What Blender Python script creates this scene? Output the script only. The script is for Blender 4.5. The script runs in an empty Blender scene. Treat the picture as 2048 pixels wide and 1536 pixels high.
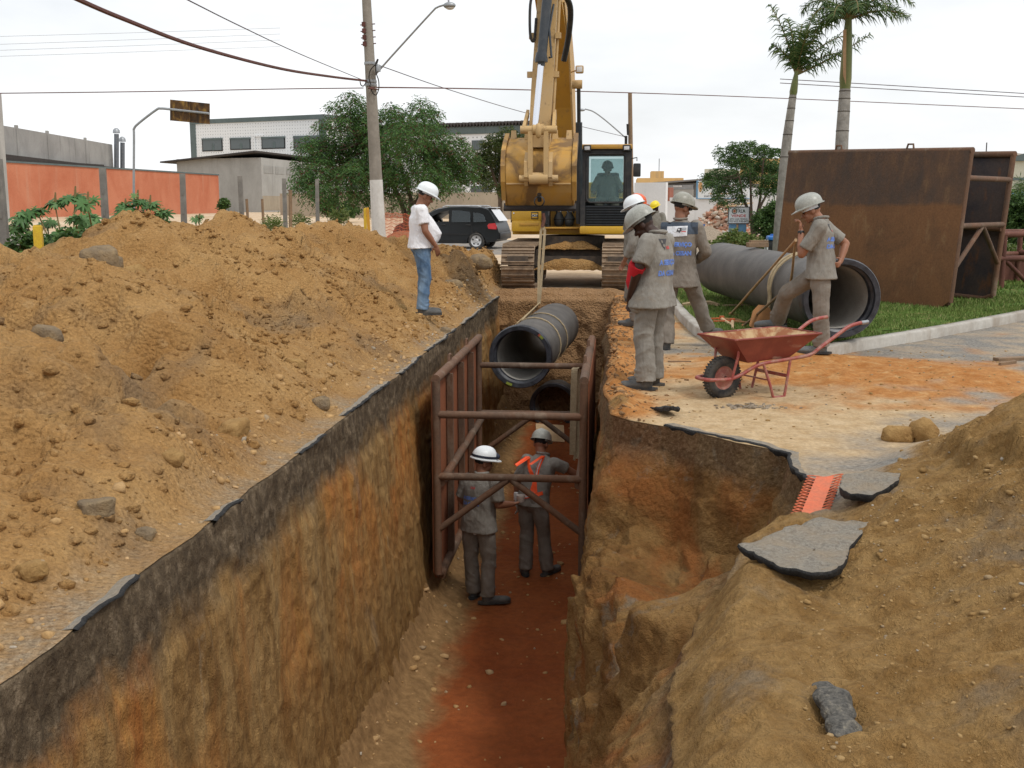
import bpy, bmesh, math, random
import numpy as np
from mathutils import Vector, Matrix, noise as mnoise
from mathutils.bvhtree import BVHTree

random.seed(7); RNG = np.random.default_rng(7)
SC = bpy.context.scene
COL = SC.collection

# ------------------------------------------------------------------ camera, sky, sun, exposure
FPX = 2248.0
TH = math.atan(363 / FPX); PS = math.atan(211 * math.cos(TH) / FPX); EYE = 1.72
cd = bpy.data.cameras.new('camera'); cam = bpy.data.objects.new('camera', cd); COL.objects.link(cam)
cd.sensor_fit = 'HORIZONTAL'; cd.sensor_width = 36.0; cd.lens = 36.0 * FPX / 2048.0
cd.clip_start = 0.05; cd.clip_end = 3000
cam.location = (0, 0, EYE); cam.rotation_euler = (math.pi / 2 - TH, 0, PS)
SC.camera = cam

W = bpy.data.worlds.new('World'); SC.world = W; W.use_nodes = True
wn = W.node_tree; wn.nodes.clear()
SUN_EL, SUN_AZ = math.radians(56), math.radians(128)
sky = wn.nodes.new('ShaderNodeTexSky'); sky.sky_type = 'NISHITA'; sky.sun_disc = False
sky.sun_elevation = SUN_EL; sky.sun_rotation = SUN_AZ; sky.dust_density = 3.0
tc = wn.nodes.new('ShaderNodeTexCoord')
mp = wn.nodes.new('ShaderNodeMapping'); mp.inputs['Scale'].default_value = (1.0, 1.0, 3.2)
nz = wn.nodes.new('ShaderNodeTexNoise'); nz.inputs['Scale'].default_value = 2.6; nz.inputs['Detail'].default_value = 6; nz.inputs['Roughness'].default_value = 0.55
cr = wn.nodes.new('ShaderNodeValToRGB')
cr.color_ramp.elements[0].position = 0.30; cr.color_ramp.elements[0].color = (0.70, 0.70, 0.70, 1)
cr.color_ramp.elements[1].position = 0.60; cr.color_ramp.elements[1].color = (0.97, 0.97, 0.97, 1)
mx = wn.nodes.new('ShaderNodeMix'); mx.data_type = 'RGBA'
mx.inputs[7].default_value = (10.6, 10.75, 10.9, 1)      # bright thin overcast in front of the blue sky
bg = wn.nodes.new('ShaderNodeBackground'); bg.inputs['Strength'].default_value = 0.098
wo = wn.nodes.new('ShaderNodeOutputWorld')
L = wn.links.new
L(tc.outputs['Generated'], mp.inputs['Vector']); L(mp.outputs[0], nz.inputs['Vector']); L(nz.outputs[0], cr.inputs[0])
L(cr.outputs[0], mx.inputs[0]); L(sky.outputs[0], mx.inputs[6]); L(mx.outputs[2], bg.inputs[0]); L(bg.outputs[0], wo.inputs[0])

sd = bpy.data.lights.new('sun', 'SUN'); sd.energy = 1.5; sd.angle = math.radians(10); sd.color = (1.0, 0.96, 0.90)
sun = bpy.data.objects.new('sun', sd); COL.objects.link(sun)
# Nishita: rotation 0 puts the sun at +Y, turning clockwise seen from above
sdir = Vector((math.sin(SUN_AZ) * math.cos(SUN_EL), math.cos(SUN_AZ) * math.cos(SUN_EL), math.sin(SUN_EL)))
sun.rotation_euler = sdir.to_track_quat('Z', 'Y').to_euler()
SC.view_settings.view_transform = 'Standard'; SC.view_settings.look = 'None'
SC.view_settings.exposure = 0.10; SC.view_settings.gamma = 1.0
SC.cycles.max_bounces = 6
SC.cycles.transparent_max_bounces = 8

# ------------------------------------------------------------------ plain maths
def _ray(px, py):
    c = ((px - 1024) / FPX, -(py - 768) / FPX, -1.0); a = math.pi / 2 - TH
    y = c[1] * math.cos(a) - c[2] * math.sin(a); z = c[1] * math.sin(a) + c[2] * math.cos(a); x = c[0]
    return Vector((x * math.cos(PS) - y * math.sin(PS), x * math.sin(PS) + y * math.cos(PS), z))
def G(px, py, z=0.0):
    r = _ray(px, py); t = (z - EYE) / r.z; return Vector((0, 0, EYE)) + r * t
def P(px, py, Y):
    r = _ray(px, py); return Vector((0, 0, EYE)) + r * (Y / r.y)
def sstep(a, b, x):
    t = np.clip((np.asarray(x, float) - a) / (b - a), 0, 1); return t * t * (3 - 2 * t)
def _hash(ix, iy, iz, seed):
    h = (ix.astype(np.uint64) * np.uint64(374761393) + iy.astype(np.uint64) * np.uint64(668265263)
         + iz.astype(np.uint64) * np.uint64(2147483647) + np.uint64(seed * 974711 + 11)) & np.uint64(0xFFFFFFFF)
    h = ((h ^ (h >> np.uint64(13))) * np.uint64(1274126177)) & np.uint64(0xFFFFFFFF)
    h = ((h ^ (h >> np.uint64(16))) * np.uint64(2246822519)) & np.uint64(0xFFFFFFFF)
    return ((h ^ (h >> np.uint64(15))) & np.uint64(0xFFFFFF)).astype(np.float64) / 16777215.0
def vnoise(p, seed=0):
    p = np.asarray(p, float) + 1000.0
    f = np.floor(p); i = f.astype(np.int64); t = p - f; t = t * t * (3 - 2 * t)
    r = 0
    for dx in (0, 1):
        for dy in (0, 1):
            for dz in (0, 1):
                w = (t[..., 0] if dx else 1 - t[..., 0]) * (t[..., 1] if dy else 1 - t[..., 1]) * (t[..., 2] if dz else 1 - t[..., 2])
                r = r + w * _hash(i[..., 0] + dx, i[..., 1] + dy, i[..., 2] + dz, seed)
    return r * 2 - 1
def fbm(p, scale=1.0, octv=4, gain=0.5, seed=0, stretch=(1, 1, 1)):
    q = np.asarray(p, float) * (np.array(stretch, float) / scale); a = 1.0; s = 0; n = 0
    for o in range(octv):
        s = s + a * vnoise(q + 17.3 * o, seed + o); n += a; q = q * 2.03; a *= gain
    return s / n
def ridged(p, scale=1.0, octv=4, seed=0):
    q = np.asarray(p, float) / scale; a = 1.0; s = 0; n = 0
    for o in range(octv):
        s = s + a * (1 - 2 * np.abs(vnoise(q + 9.1 * o, seed + o))); n += a; q = q * 2.1; a *= 0.5
    return s / n

# ------------------------------------------------------------------ scene tree helpers
def tag(o, label=None, cat=None, group=None, kind=None):
    if label: o['label'] = label
    if cat: o['category'] = cat
    if group: o['group'] = group
    if kind: o['kind'] = kind
    return o
def thing(name, label, cat, loc=(0, 0, 0), rotz=0.0, group=None):
    o = bpy.data.objects.new(name, None); o.empty_display_size = 0.2; COL.objects.link(o)
    o.location = loc; o.rotation_euler = (0, 0, rotz)
    return tag(o, label, cat, group)
def link(name, me, mats, parent=None, world=False):
    o = bpy.data.objects.new(name, me); COL.objects.link(o)
    for m in (mats if isinstance(mats, (list, tuple)) else [mats]):
        if m is not None and len(me.materials) < 8: me.materials.append(m)
    if parent is not None:
        o.parent = parent
        if world:
            root = parent
            M = Matrix.Identity(4)
            while root is not None:
                M = Matrix.Translation(root.location) @ root.rotation_euler.to_matrix().to_4x4() @ M if root.parent is None else M
                root = root.parent
            if parent.parent is None: o.matrix_parent_inverse = M.inverted()
    return o
def smooth(me, on=True):
    me.polygons.foreach_set('use_smooth', [on] * len(me.polygons)); return me
def mesh_np(verts, faces, sm=True):
    """verts (N,3), faces (M,k) arrays"""
    me = bpy.data.meshes.new('m'); verts = np.asarray(verts, np.float32); faces = np.asarray(faces, np.int32)
    k = faces.shape[1]
    me.vertices.add(len(verts)); me.vertices.foreach_set('co', verts.ravel())
    me.loops.add(faces.size); me.loops.foreach_set('vertex_index', faces.ravel())
    me.polygons.add(len(faces)); me.polygons.foreach_set('loop_start', np.arange(0, faces.size, k, dtype=np.int32))
    me.polygons.foreach_set('loop_total', np.full(len(faces), k, np.int32))
    if sm: me.polygons.foreach_set('use_smooth', np.ones(len(faces), bool))
    me.update(calc_edges=True); me.validate(); return me
def grid_mesh(A, sm=True, flip=False):
    n, m = A.shape[:2]; idx = np.arange(n * m).reshape(n, m)
    f = np.stack([idx[:-1, :-1], idx[1:, :-1], idx[1:, 1:], idx[:-1, 1:]], -1).reshape(-1, 4)
    if flip: f = f[:, ::-1]
    return mesh_np(A.reshape(-1, 3), f, sm)
def attr(me, name, vals):
    a = me.attributes.new(name, 'FLOAT', 'POINT'); a.data.foreach_set('value', np.asarray(vals, np.float32).ravel())
def copy_tree(o, parent=None):
    c = o.copy(); COL.objects.link(c)
    if parent is not None:
        c.parent = parent; c.matrix_parent_inverse = o.matrix_parent_inverse.copy()
    for ch in o.children: copy_tree(ch, c)
    return c

class MB:
    """collects shapes, then links them as one mesh object"""
    def __init__(s): s.v = []; s.f = []; s.mi = []; s.cur = 0
    def mat(s, i): s.cur = i; return s
    def add(s, vs, fs):
        b = len(s.v); s.v += [tuple(v) for v in vs]
        for f in fs: s.f.append(tuple(i + b for i in f)); s.mi.append(s.cur)
        return s
    def box(s, c, d, rot=None, bev=0.0):
        x, y, z = d[0] / 2, d[1] / 2, d[2] / 2
        if bev > 0:
            bm = bmesh.new(); bmesh.ops.create_cube(bm, size=1)
            bmesh.ops.scale(bm, vec=d, verts=bm.verts)
            bmesh.ops.bevel(bm, geom=bm.edges[:], offset=min(bev, min(d) * .45), segments=2, affect='EDGES', profile=.6)
            bm.verts.index_update(); vs = [v.co.copy() for v in bm.verts]; fs = [[v.index for v in f.verts] for f in bm.faces]; bm.free()
        else:
            vs = [Vector((a, b, e)) for a in (-x, x) for b in (-y, y) for e in (-z, z)]
            fs = [(0, 1, 3, 2), (4, 6, 7, 5), (0, 4, 5, 1), (2, 3, 7, 6), (0, 2, 6, 4), (1, 5, 7, 3)]
        if rot is not None: vs = [rot @ v for v in vs]
        return s.add([v + Vector(c) for v in vs], fs)
    def hexa(s, pts):          # 8 corners: bottom 4 (ccw) then top 4
        return s.add(pts, [(3, 2, 1, 0), (4, 5, 6, 7), (0, 1, 5, 4), (1, 2, 6, 5), (2, 3, 7, 6), (3, 0, 4, 7)])
    def bar(s, p, q, w, h, up=(0, 0, 1)):
        p, q = Vector(p), Vector(q); d = (q - p).normalized(); r = d.cross(Vector(up))
        if r.length < 1e-4: r = d.cross(Vector((1, 0, 0)))
        r.normalize(); u = r.cross(d)
        a, b = r * w / 2, u * h / 2
        return s.hexa([p - a - b, p + a - b, q + a - b, q - a - b, p - a + b, p + a + b, q + a + b, q - a + b])
    def tube(s, path, r, n=10, cap=True, closed=False):
        path = [Vector(p) for p in path]; m = len(path); rr = r if isinstance(r, (list, tuple, np.ndarray)) else [r] * m
        vs = []; up = None
        for i, p in enumerate(path):
            if closed: d = path[(i + 1) % m] - path[i - 1]
            else: d = path[min(i + 1, m - 1)] - path[max(i - 1, 0)]
            d.normalize()
            if up is None:
                up = Vector((0, 0, 1)) if abs(d.z) < .9 else Vector((1, 0, 0))
            u = up - d * up.dot(d)
            if u.length < 1e-5: u = d.orthogonal()
            u.normalize(); up = u; w = d.cross(u)
            for k in range(n):
                a = 2 * math.pi * k / n; vs.append(p + (u * math.cos(a) + w * math.sin(a)) * rr[i])
        fs = []
        for i in range(m if closed else m - 1):
            j = (i + 1) % m
            for k in range(n): fs.append((i * n + k, i * n + (k + 1) % n, j * n + (k + 1) % n, j * n + k))
        if cap and not closed: fs += [tuple(range(n - 1, -1, -1)), tuple((m - 1) * n + k for k in range(n))]
        return s.add(vs, fs)
    def lathe(s, prof, n=24, c=(0, 0, 0), axis=None, cap=False):
        """prof: (r,z) pairs, spun round local z; axis: Matrix 3x3"""
        vs = []; c = Vector(c)
        for r, z in prof:
            for k in range(n):
                a = 2 * math.pi * k / n; v = Vector((r * math.cos(a), r * math.sin(a), z)); vs.append((axis @ v if axis is not None else v) + c)
        m = len(prof); fs = []
        for i in range(m - 1):
            for k in range(n): fs.append((i * n + k, i * n + (k + 1) % n, (i + 1) * n + (k + 1) % n, (i + 1) * n + k))
        if cap: fs += [tuple(range(n - 1, -1, -1)), tuple((m - 1) * n + k for k in range(n))]
        return s.add(vs, fs)
    def prism(s, poly, a, b, fn):
        """poly 2-D points; fn(u,v,t)->3-D; from t=a to t=b"""
        n = len(poly); vs = [fn(u, v, a) for u, v in poly] + [fn(u, v, b) for u, v in poly]
        fs = [tuple(range(n - 1, -1, -1)), tuple(range(n, 2 * n))] + [(i, (i + 1) % n, n + (i + 1) % n, n + i) for i in range(n)]
        return s.add(vs, fs)
    def ell(s, c, r, rot=None, nu=12, nv=8):
        vs = []; fs = []; c = Vector(c)
        for i in range(nv + 1):
            t = math.pi * i / nv
            for k in range(nu):
                a = 2 * math.pi * k / nu
                v = Vector((r[0] * math.sin(t) * math.cos(a), r[1] * math.sin(t) * math.sin(a), r[2] * math.cos(t)))
                vs.append((rot @ v if rot is not None else v) + c)
        for i in range(nv):
            for k in range(nu): fs.append((i * nu + k, (i + 1) * nu + k, (i + 1) * nu + (k + 1) % nu, i * nu + (k + 1) % nu))
        return s.add(vs, fs)
    def cap(s, p, q, r0, r1, n=12):
        """closed tapered capsule"""
        p, q = Vector(p), Vector(q); d = q - p; Ln = d.length
        if Ln < 1e-5: return s.ell(p, (r0, r0, r0))
        d /= Ln; path = []; rr = []
        for a in (80, 60, 35, 0): t = math.radians(a); path.append(p - d * r0 * math.sin(t)); rr.append(r0 * math.cos(t))
        for a in (0, 35, 60, 80): t = math.radians(a); path.append(q + d * r1 * math.sin(t)); rr.append(r1 * math.cos(t))
        return s.tube(path, rr, n)
    def loft(s, rings, n=20):
        """rings: (center, rx, ry, yaw, tilt Matrix or None) closed at both ends; superellipse sections"""
        vs = []
        for c, rx, ry, R in rings:
            for k in range(n):
                a = 2 * math.pi * k / n; ca, sa = math.cos(a), math.sin(a)
                v = Vector((rx * math.copysign(abs(ca) ** .85, ca), ry * math.copysign(abs(sa) ** .85, sa), 0))
                vs.append(R @ v + Vector(c))
        m = len(rings)
        fs = [tuple(range(n - 1, -1, -1)), tuple((m - 1) * n + k for k in range(n))]
        for i in range(m - 1):
            for k in range(n): fs.append((i * n + k, i * n + (k + 1) % n, (i + 1) * n + (k + 1) % n, (i + 1) * n + k))
        return s.add(vs, fs)
    def mesh(s, sm=False, recalc=True):
        me = bpy.data.meshes.new('m'); me.from_pydata(s.v, [], s.f); me.update()
        if any(s.mi): me.polygons.foreach_set('material_index', s.mi)
        if recalc:
            bm = bmesh.new(); bm.from_mesh(me); bmesh.ops.recalc_face_normals(bm, faces=bm.faces[:]); bm.to_mesh(me); bm.free()
        if sm:
            smooth(me); 
            try: me.set_sharp_from_angle(angle=math.radians(38))
            except Exception: pass
        return me
    def build(s, name, mats, parent=None, sm=True, world=False):
        return link(name, s.mesh(sm), mats, parent, world)

def bend(pts, n=8):
    """Catmull-Rom through points"""
    pts = [Vector(p) for p in pts]; out = []
    for i in range(len(pts) - 1):
        p0 = pts[i - 1] if i else pts[0] * 2 - pts[1]; p1, p2 = pts[i], pts[i + 1]
        p3 = pts[i + 2] if i + 2 < len(pts) else pts[-1] * 2 - pts[-2]
        for k in range(n):
            t = k / n
            out.append(.5 * ((2 * p1) + (p2 - p0) * t + (2 * p0 - 5 * p1 + 4 * p2 - p3) * t * t + (3 * p1 - p0 - 3 * p2 + p3) * t ** 3))
    out.append(pts[-1]); return out
def evalmesh(me, mods):
    o = bpy.data.objects.new('tmp', me); COL.objects.link(o)
    for ty, kw in mods:
        m = o.modifiers.new(ty, ty)
        for k, v in kw.items(): setattr(m, k, v)
    dg = bpy.context.evaluated_depsgraph_get(); dg.update()
    r = bpy.data.meshes.new_from_object(o.evaluated_get(dg)); bpy.data.objects.remove(o); return r
def union(mb, voxel=0.01, it=4, fac=.5):
    me = mb.mesh(False)
    r = evalmesh(me, [('REMESH', dict(mode='VOXEL', voxel_size=voxel)), ('SMOOTH', dict(iterations=it, factor=fac))])
    bpy.data.meshes.remove(me); return smooth(r)
def co_np(me):
    a = np.empty(len(me.vertices) * 3, np.float32); me.vertices.foreach_get('co', a); return a.reshape(-1, 3).astype(float)
def no_np(me):
    a = np.empty(len(me.vertices) * 3, np.float32); me.vertices.foreach_get('normal', a); return a.reshape(-1, 3).astype(float)
def set_co(me, c): me.vertices.foreach_set('co', np.asarray(c, np.float32).ravel()); me.update()
def text_mesh(s, size=.1, bold=False, sx=1.0):
    cu = bpy.data.curves.new('t', 'FONT'); cu.body = s; cu.size = size; cu.align_x = 'CENTER'; cu.align_y = 'CENTER'
    if bold: cu.offset = size * .02 * float(bold)
    cu.resolution_u = 3
    o = bpy.data.objects.new('tmp', cu); COL.objects.link(o)
    dg = bpy.context.evaluated_depsgraph_get(); dg.update()
    me = bpy.data.meshes.new_from_object(o.evaluated_get(dg)); bpy.data.objects.remove(o)
    if sx != 1: c_ = co_np(me); c_[:, 0] *= sx; set_co(me, c_)
    return me
# ------------------------------------------------------------------ materials
class NT:
    def __init__(s, name):
        s.m = bpy.data.materials.new(name); s.m.use_nodes = True; s.t = s.m.node_tree; s.t.nodes.clear()
        s.out = s.t.nodes.new('ShaderNodeOutputMaterial'); s.b = s.t.nodes.new('ShaderNodeBsdfPrincipled')
        s.t.links.new(s.b.outputs[0], s.out.inputs[0]); s.tc = s.t.nodes.new('ShaderNodeTexCoord')
    def set(s, node, key, v):
        i = node.inputs[key]
        if isinstance(v, bpy.types.NodeSocket): s.t.links.new(v, i)
        else:
            if isinstance(v, (tuple, list)) and len(v) == 3 and i.type == 'RGBA': v = (*v, 1)
            i.default_value = v
    def vec(s, scale=(1, 1, 1), rot=(0, 0, 0), src='Object'):
        n = s.t.nodes.new('ShaderNodeMapping'); s.t.links.new(s.tc.outputs[src], n.inputs[0])
        n.inputs['Scale'].default_value = scale; n.inputs['Rotation'].default_value = rot; return n.outputs[0]
    def noise(s, scale, detail=5, rough=.55, stretch=(1, 1, 1), dist=0.0):
        n = s.t.nodes.new('ShaderNodeTexNoise'); s.set(n, 'Vector', s.vec(stretch)); s.set(n, 'Scale', scale); s.set(n, 'Detail', detail)
        s.set(n, 'Roughness', rough); s.set(n, 'Distortion', dist); return n.outputs[0]
    def vor(s, scale, feat='F1', out=0, stretch=(1, 1, 1)):
        n = s.t.nodes.new('ShaderNodeTexVoronoi'); n.feature = feat; s.set(n, 'Vector', s.vec(stretch)); s.set(n, 'Scale', scale); return n.outputs[out]
    def ramp(s, fac, stops, interp='LINEAR'):
        n = s.t.nodes.new('ShaderNodeValToRGB'); r = n.color_ramp; r.interpolation = interp
        while len(r.elements) < len(stops): r.elements.new(.5)
        for e, (p, c) in zip(r.elements, stops):
            e.position = p; e.color = (*c, 1) if isinstance(c, (tuple, list)) else (c, c, c, 1)
        s.set(n, 0, fac); return n.outputs[0]
    def mix(s, fac, a, b, mode='MIX'):
        n = s.t.nodes.new('ShaderNodeMix'); n.data_type = 'RGBA'; n.blend_type = mode; s.set(n, 0, fac); s.set(n, 6, a); s.set(n, 7, b); return n.outputs[2]
    def math(s, op, a, b=0.0, clamp=False):
        n = s.t.nodes.new('ShaderNodeMath'); n.operation = op; n.use_clamp = clamp; s.set(n, 0, a); s.set(n, 1, b); return n.outputs[0]
    def xyz(s, src='Object'):
        n = s.t.nodes.new('ShaderNodeSeparateXYZ'); s.t.links.new(s.tc.outputs[src], n.inputs[0]); return n.outputs
    def attr(s, name):
        n = s.t.nodes.new('ShaderNodeAttribute'); n.attribute_name = name; return n.outputs['Fac']
    def rnd(s):
        n = s.t.nodes.new('ShaderNodeNewGeometry'); return n.outputs['Random Per Island']
    def bump(s, h, strength=.5, dist=.02, nrm=None):
        n = s.t.nodes.new('ShaderNodeBump'); s.set(n, 'Height', h); s.set(n, 'Strength', strength); s.set(n, 'Distance', dist)
        if nrm is not None: s.set(n, 'Normal', nrm)
        s.t.links.new(n.outputs[0], s.b.inputs['Normal']); return n.outputs[0]
    def fin(s, col, rough=.9, metal=0.0, spec=.3, **kw):
        s.set(s.b, 'Base Color', col); s.set(s.b, 'Roughness', rough); s.set(s.b, 'Metallic', metal); s.set(s.b, 'Specular IOR Level', spec)
        for k, v in kw.items(): s.set(s.b, k, v)
        return s.m
def worn(name, c, c2=None, scale=6, rough=.6, metal=0.0, amt=.45, bump=.0, spec=.4, stretch=(1, 1, 1), fine=60):
    """one base colour with blotches of a second one"""
    n = NT(name); c2 = c2 or tuple(x * .6 for x in c)
    a = n.noise(scale, 6, .6, stretch); f = n.ramp(a, [(.5 - amt * .5 + .02, 0.0), (.5 + .22, 1.0)])
    col = n.mix(f, c, c2); b = n.noise(fine, 3, .6)
    col = n.mix(.25, col, n.ramp(b, [(.3, .25), (.7, .85)]), 'OVERLAY')
    if bump: n.bump(b, bump, .01)
    return n.fin(col, rough, metal, spec)
M = {}
def soil(name, base, alt, grey, pale, gs=.5, crust=False):
    n = NT(name)
    a = n.noise(1.3, 8, .62, dist=.3); b = n.noise(gs, 5, .6, dist=.6); c = n.noise(9, 6, .65); d = n.noise(45, 4, .7)
    col = n.mix(n.ramp(a, [(.35, 0.0), (.62, 1.0)]), base, alt)
    col = n.mix(n.ramp(b, [(.54, 0.0), (.66, .75)]), col, grey)
    col = n.mix(n.ramp(c, [(.55, 0.0), (.75, .6)]), col, pale)
    if crust: col = n.mix(n.math('MULTIPLY', n.attr('crust'), n.ramp(c, [(.35, .35), (.6, .95)])), col, n.ramp(d, [(.3, (.19, .155, .115)), (.55, (.34, .285, .21)), (.75, (.46, .40, .32))]))
    col = n.mix(.45, col, n.ramp(d, [(.25, .18), (.75, .82)]), 'OVERLAY')
    e = n.vor(28); h = n.math('ADD', n.math('MULTIPLY', c, .6), n.math('ADD', n.math('MULTIPLY', d, .35), n.math('MULTIPLY', e, -.35)))
    n.bump(h, 1.0, .08)
    return n.fin(col, .95, 0, .15)
M['heap'] = soil('heap_soil', (.345, .185, .064), (.435, .258, .102), (.205, .14, .082), (.50, .33, .16), crust=True)
M['heap2'] = soil('yellow_soil', (.36, .225, .085), (.47, .32, .14), (.35, .28, .185), (.52, .39, .21), gs=.8)
M['clod'] = None
n = NT('clod_soil'); r = n.rnd()
col = n.ramp(r, [(0, (.34, .20, .08)), (.3, (.46, .29, .13)), (.55, (.39, .245, .11)), (.8, (.50, .33, .17)), (.93, (.27, .21, .14)), (1, (.44, .39, .32))])
col = n.mix(.4, col, n.ramp(n.noise(60, 4, .7), [(.25, .2), (.75, .8)]), 'OVERLAY'); n.bump(n.noise(50, 4, .7), .6, .01)
M['clod'] = n.fin(col, .95, 0, .15)
n = NT('bank_clod'); col = n.ramp(n.rnd(), [(0, (.24, .145, .055)), (.4, (.31, .195, .08)), (.75, (.36, .24, .11)), (.94, (.27, .215, .15)), (1, (.37, .33, .27))])
col = n.mix(.4, col, n.ramp(n.noise(60, 4, .7), [(.25, .2), (.75, .8)]), 'OVERLAY'); n.bump(n.noise(50, 4, .7), .6, .01); M['clod_r'] = n.fin(col, .95, 0, .15)
n = NT('yellow_clod')
col = n.mix(n.ramp(n.noise(9, 6), [(.4, 0.0), (.65, 1.0)]), (.47, .29, .115), (.36, .21, .08)); n.bump(n.noise(22, 6, .7), 1.0, .05)
M['yclod'] = n.fin(col, .95, 0, .15)
n = NT('grey_clod'); col = n.mix(n.ramp(n.noise(7, 6), [(.4, 0.0), (.65, 1.0)]), (.25, .19, .125), (.37, .27, .155)); n.bump(n.noise(22, 6, .7), 1.0, .05)
M['gclod'] = n.fin(col, .95, 0, .15)
# trench walls: dark sub-base under the asphalt, streaked clay below
n = NT('trench_wall_soil'); X = n.xyz()
wz = n.math('ADD', X[2], n.math('MULTIPLY', n.math('SUBTRACT', n.noise(1.7, 7, .65), .5), .60))
st = n.noise(4.5, 6, .6, (1, 1, .22), .4); big = n.noise(.75, 5, .6, (1, 1, .55), .8); st2 = n.noise(9, 5, .6, (1, 1, .12), .5)
cl = n.ramp(st, [(.30, (.16, .082, .027)), (.45, (.245, .138, .048)), (.56, (.335, .205, .080)), (.72, (.225, .138, .056))])
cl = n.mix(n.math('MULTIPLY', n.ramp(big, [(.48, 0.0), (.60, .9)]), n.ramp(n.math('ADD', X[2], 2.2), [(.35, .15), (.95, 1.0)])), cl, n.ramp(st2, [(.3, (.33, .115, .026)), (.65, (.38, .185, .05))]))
cl = n.mix(n.ramp(n.noise(1.0, 5, .6, (1, 1, .4), .9), [(.60, 0.0), (.70, .65)]), cl, (.20, .16, .12))
cl = n.mix(n.ramp(st2, [(.64, 0.0), (.74, .55)]), cl, (.32, .25, .16))
dk = n.ramp(n.noise(11, 6, .7), [(.3, (.060, .042, .026)), (.52, (.12, .086, .052)), (.70, (.25, .19, .125))])
top = n.ramp(wz, [(-.0, 0.0), (.0, 0.0)])
mr = n.t.nodes.new('ShaderNodeMapRange'); n.set(mr, 0, wz); n.set(mr, 1, -.48); n.set(mr, 2, -.26); mr.clamp = True
cl = n.mix(mr.outputs[0], cl, dk)
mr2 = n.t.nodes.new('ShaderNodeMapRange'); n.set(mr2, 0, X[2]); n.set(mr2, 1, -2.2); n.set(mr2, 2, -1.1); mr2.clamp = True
cl = n.mix(n.math('MULTIPLY', n.math('SUBTRACT', 1.0, mr2.outputs[0]), .55), cl, n.ramp(st, [(.3, (.16, .085, .026)), (.7, (.25, .145, .048))]))  # deep part of the wall coloured darker, standing in for trench shade
pit = n.noise(20, 5, .7, (1, 1, .45)); fine = n.noise(70, 3, .7)
cl = n.mix(.4, cl, n.ramp(pit, [(.28, .15), (.5, .5), (.75, .8)]), 'OVERLAY')
h = n.math('ADD', n.math('MULTIPLY', pit, .6), n.math('ADD', n.math('MULTIPLY', st2, .5), n.math('MULTIPLY', fine, .22)))
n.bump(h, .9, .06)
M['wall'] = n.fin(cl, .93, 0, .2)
# right bank: loose collapsed clay
n = NT('bank_soil'); X = n.xyz(); so = n.attr('soil'); og = n.attr('orange'); pa = n.attr('pale'); tp = n.attr('top')
a = n.noise(1.5, 7, .62, dist=.4); b = n.noise(6, 6, .65); c = n.noise(32, 5, .7); w = n.vor(22)
wl = n.ramp(a, [(.32, (.17, .080, .026)), (.46, (.28, .145, .048)), (.56, (.37, .215, .080)), (.70, (.21, .125, .055))])
wl = n.mix(n.ramp(n.noise(.9, 5, .6, dist=1.0), [(.47, 0.0), (.60, .85)]), wl, (.34, .125, .035)); wl = n.mix(n.ramp(n.noise(2.6, 6, .65, dist=.8), [(.57, 0.0), (.66, .7)]), wl, (.27, .225, .165))
wz = n.math('ADD', X[2], n.math('MULTIPLY', n.math('SUBTRACT', b, .5), .25))
mr = n.t.nodes.new('ShaderNodeMapRange'); n.set(mr, 0, wz); n.set(mr, 1, -.34); n.set(mr, 2, -.20); mr.clamp = True
wl = n.mix(n.math('MULTIPLY', mr.outputs[0], .62), wl, n.ramp(c, [(.3, (.065, .046, .030)), (.55, (.15, .11, .07)), (.75, (.30, .235, .155))]))
asp = n.ramp(c, [(.3, (.15, .14, .125)), (.6, (.24, .225, .20)), (.8, (.33, .31, .28))])
asp = n.mix(n.ramp(n.noise(2.2, 5, .6, dist=.5), [(.42, 0.0), (.66, .75)]), asp, (.40, .31, .21))
sl = n.mix(n.ramp(b, [(.38, 0.0), (.62, 1.0)]), (.31, .174, .058), (.43, .265, .104))
sl = n.mix(n.ramp(a, [(.54, 0.0), (.66, .7)]), sl, (.27, .215, .15))
orr = n.ramp(b, [(.35, (.34, .135, .035)), (.55, (.42, .20, .068)), (.72, (.50, .31, .14))])
pal = n.ramp(b, [(.35, (.40, .275, .145)), (.65, (.53, .395, .24))])
t = n.mix(pa, asp, pal); t = n.mix(og, t, orr); t = n.mix(so, t, sl)
t = n.mix(tp, wl, t)
t = n.mix(.42, t, n.ramp(c, [(.25, .18), (.75, .82)]), 'OVERLAY')
rg = n.math('MAXIMUM', so, n.math('SUBTRACT', 1.0, tp))
h = n.math('ADD', n.math('MULTIPLY', c, .5), n.math('ADD', n.math('MULTIPLY', b, .5), n.math('MULTIPLY', w, -.3)))
h = n.math('ADD', h, n.math('MULTIPLY', n.noise(95, 3, .7), .35)); h = n.math('MULTIPLY', h, n.math('ADD', n.math('MULTIPLY', rg, .80), .20))
n.bump(h, 1.0, .09)
M['bank'] = n.fin(t, .94, 0, .15)
n = NT('trench_floor_soil'); X = n.xyz()
a = n.noise(2.2, 6, .6); b = n.noise(12, 6, .65); d = n.noise(.9, 4, .5)
xr = n.math('ADD', X[0], n.math('MULTIPLY', n.math('SUBTRACT', a, .5), .5))
mr = n.t.nodes.new('ShaderNodeMapRange'); n.set(mr, 0, xr); n.set(mr, 1, -1.66); n.set(mr, 2, -1.44); mr.clamp = True
col = n.mix(mr.outputs[0], n.ramp(b, [(.3, (.19, .105, .040)), (.7, (.26, .155, .066))]), n.ramp(d, [(.35, (.21, .050, .011)), (.65, (.27, .078, .020))]))
col = n.mix(.4, col, n.ramp(b, [(.25, .2), (.75, .8)]), 'OVERLAY'); n.bump(n.math('ADD', b, n.math('MULTIPLY', n.noise(40, 4, .7), .5)), .5, .04)
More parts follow.
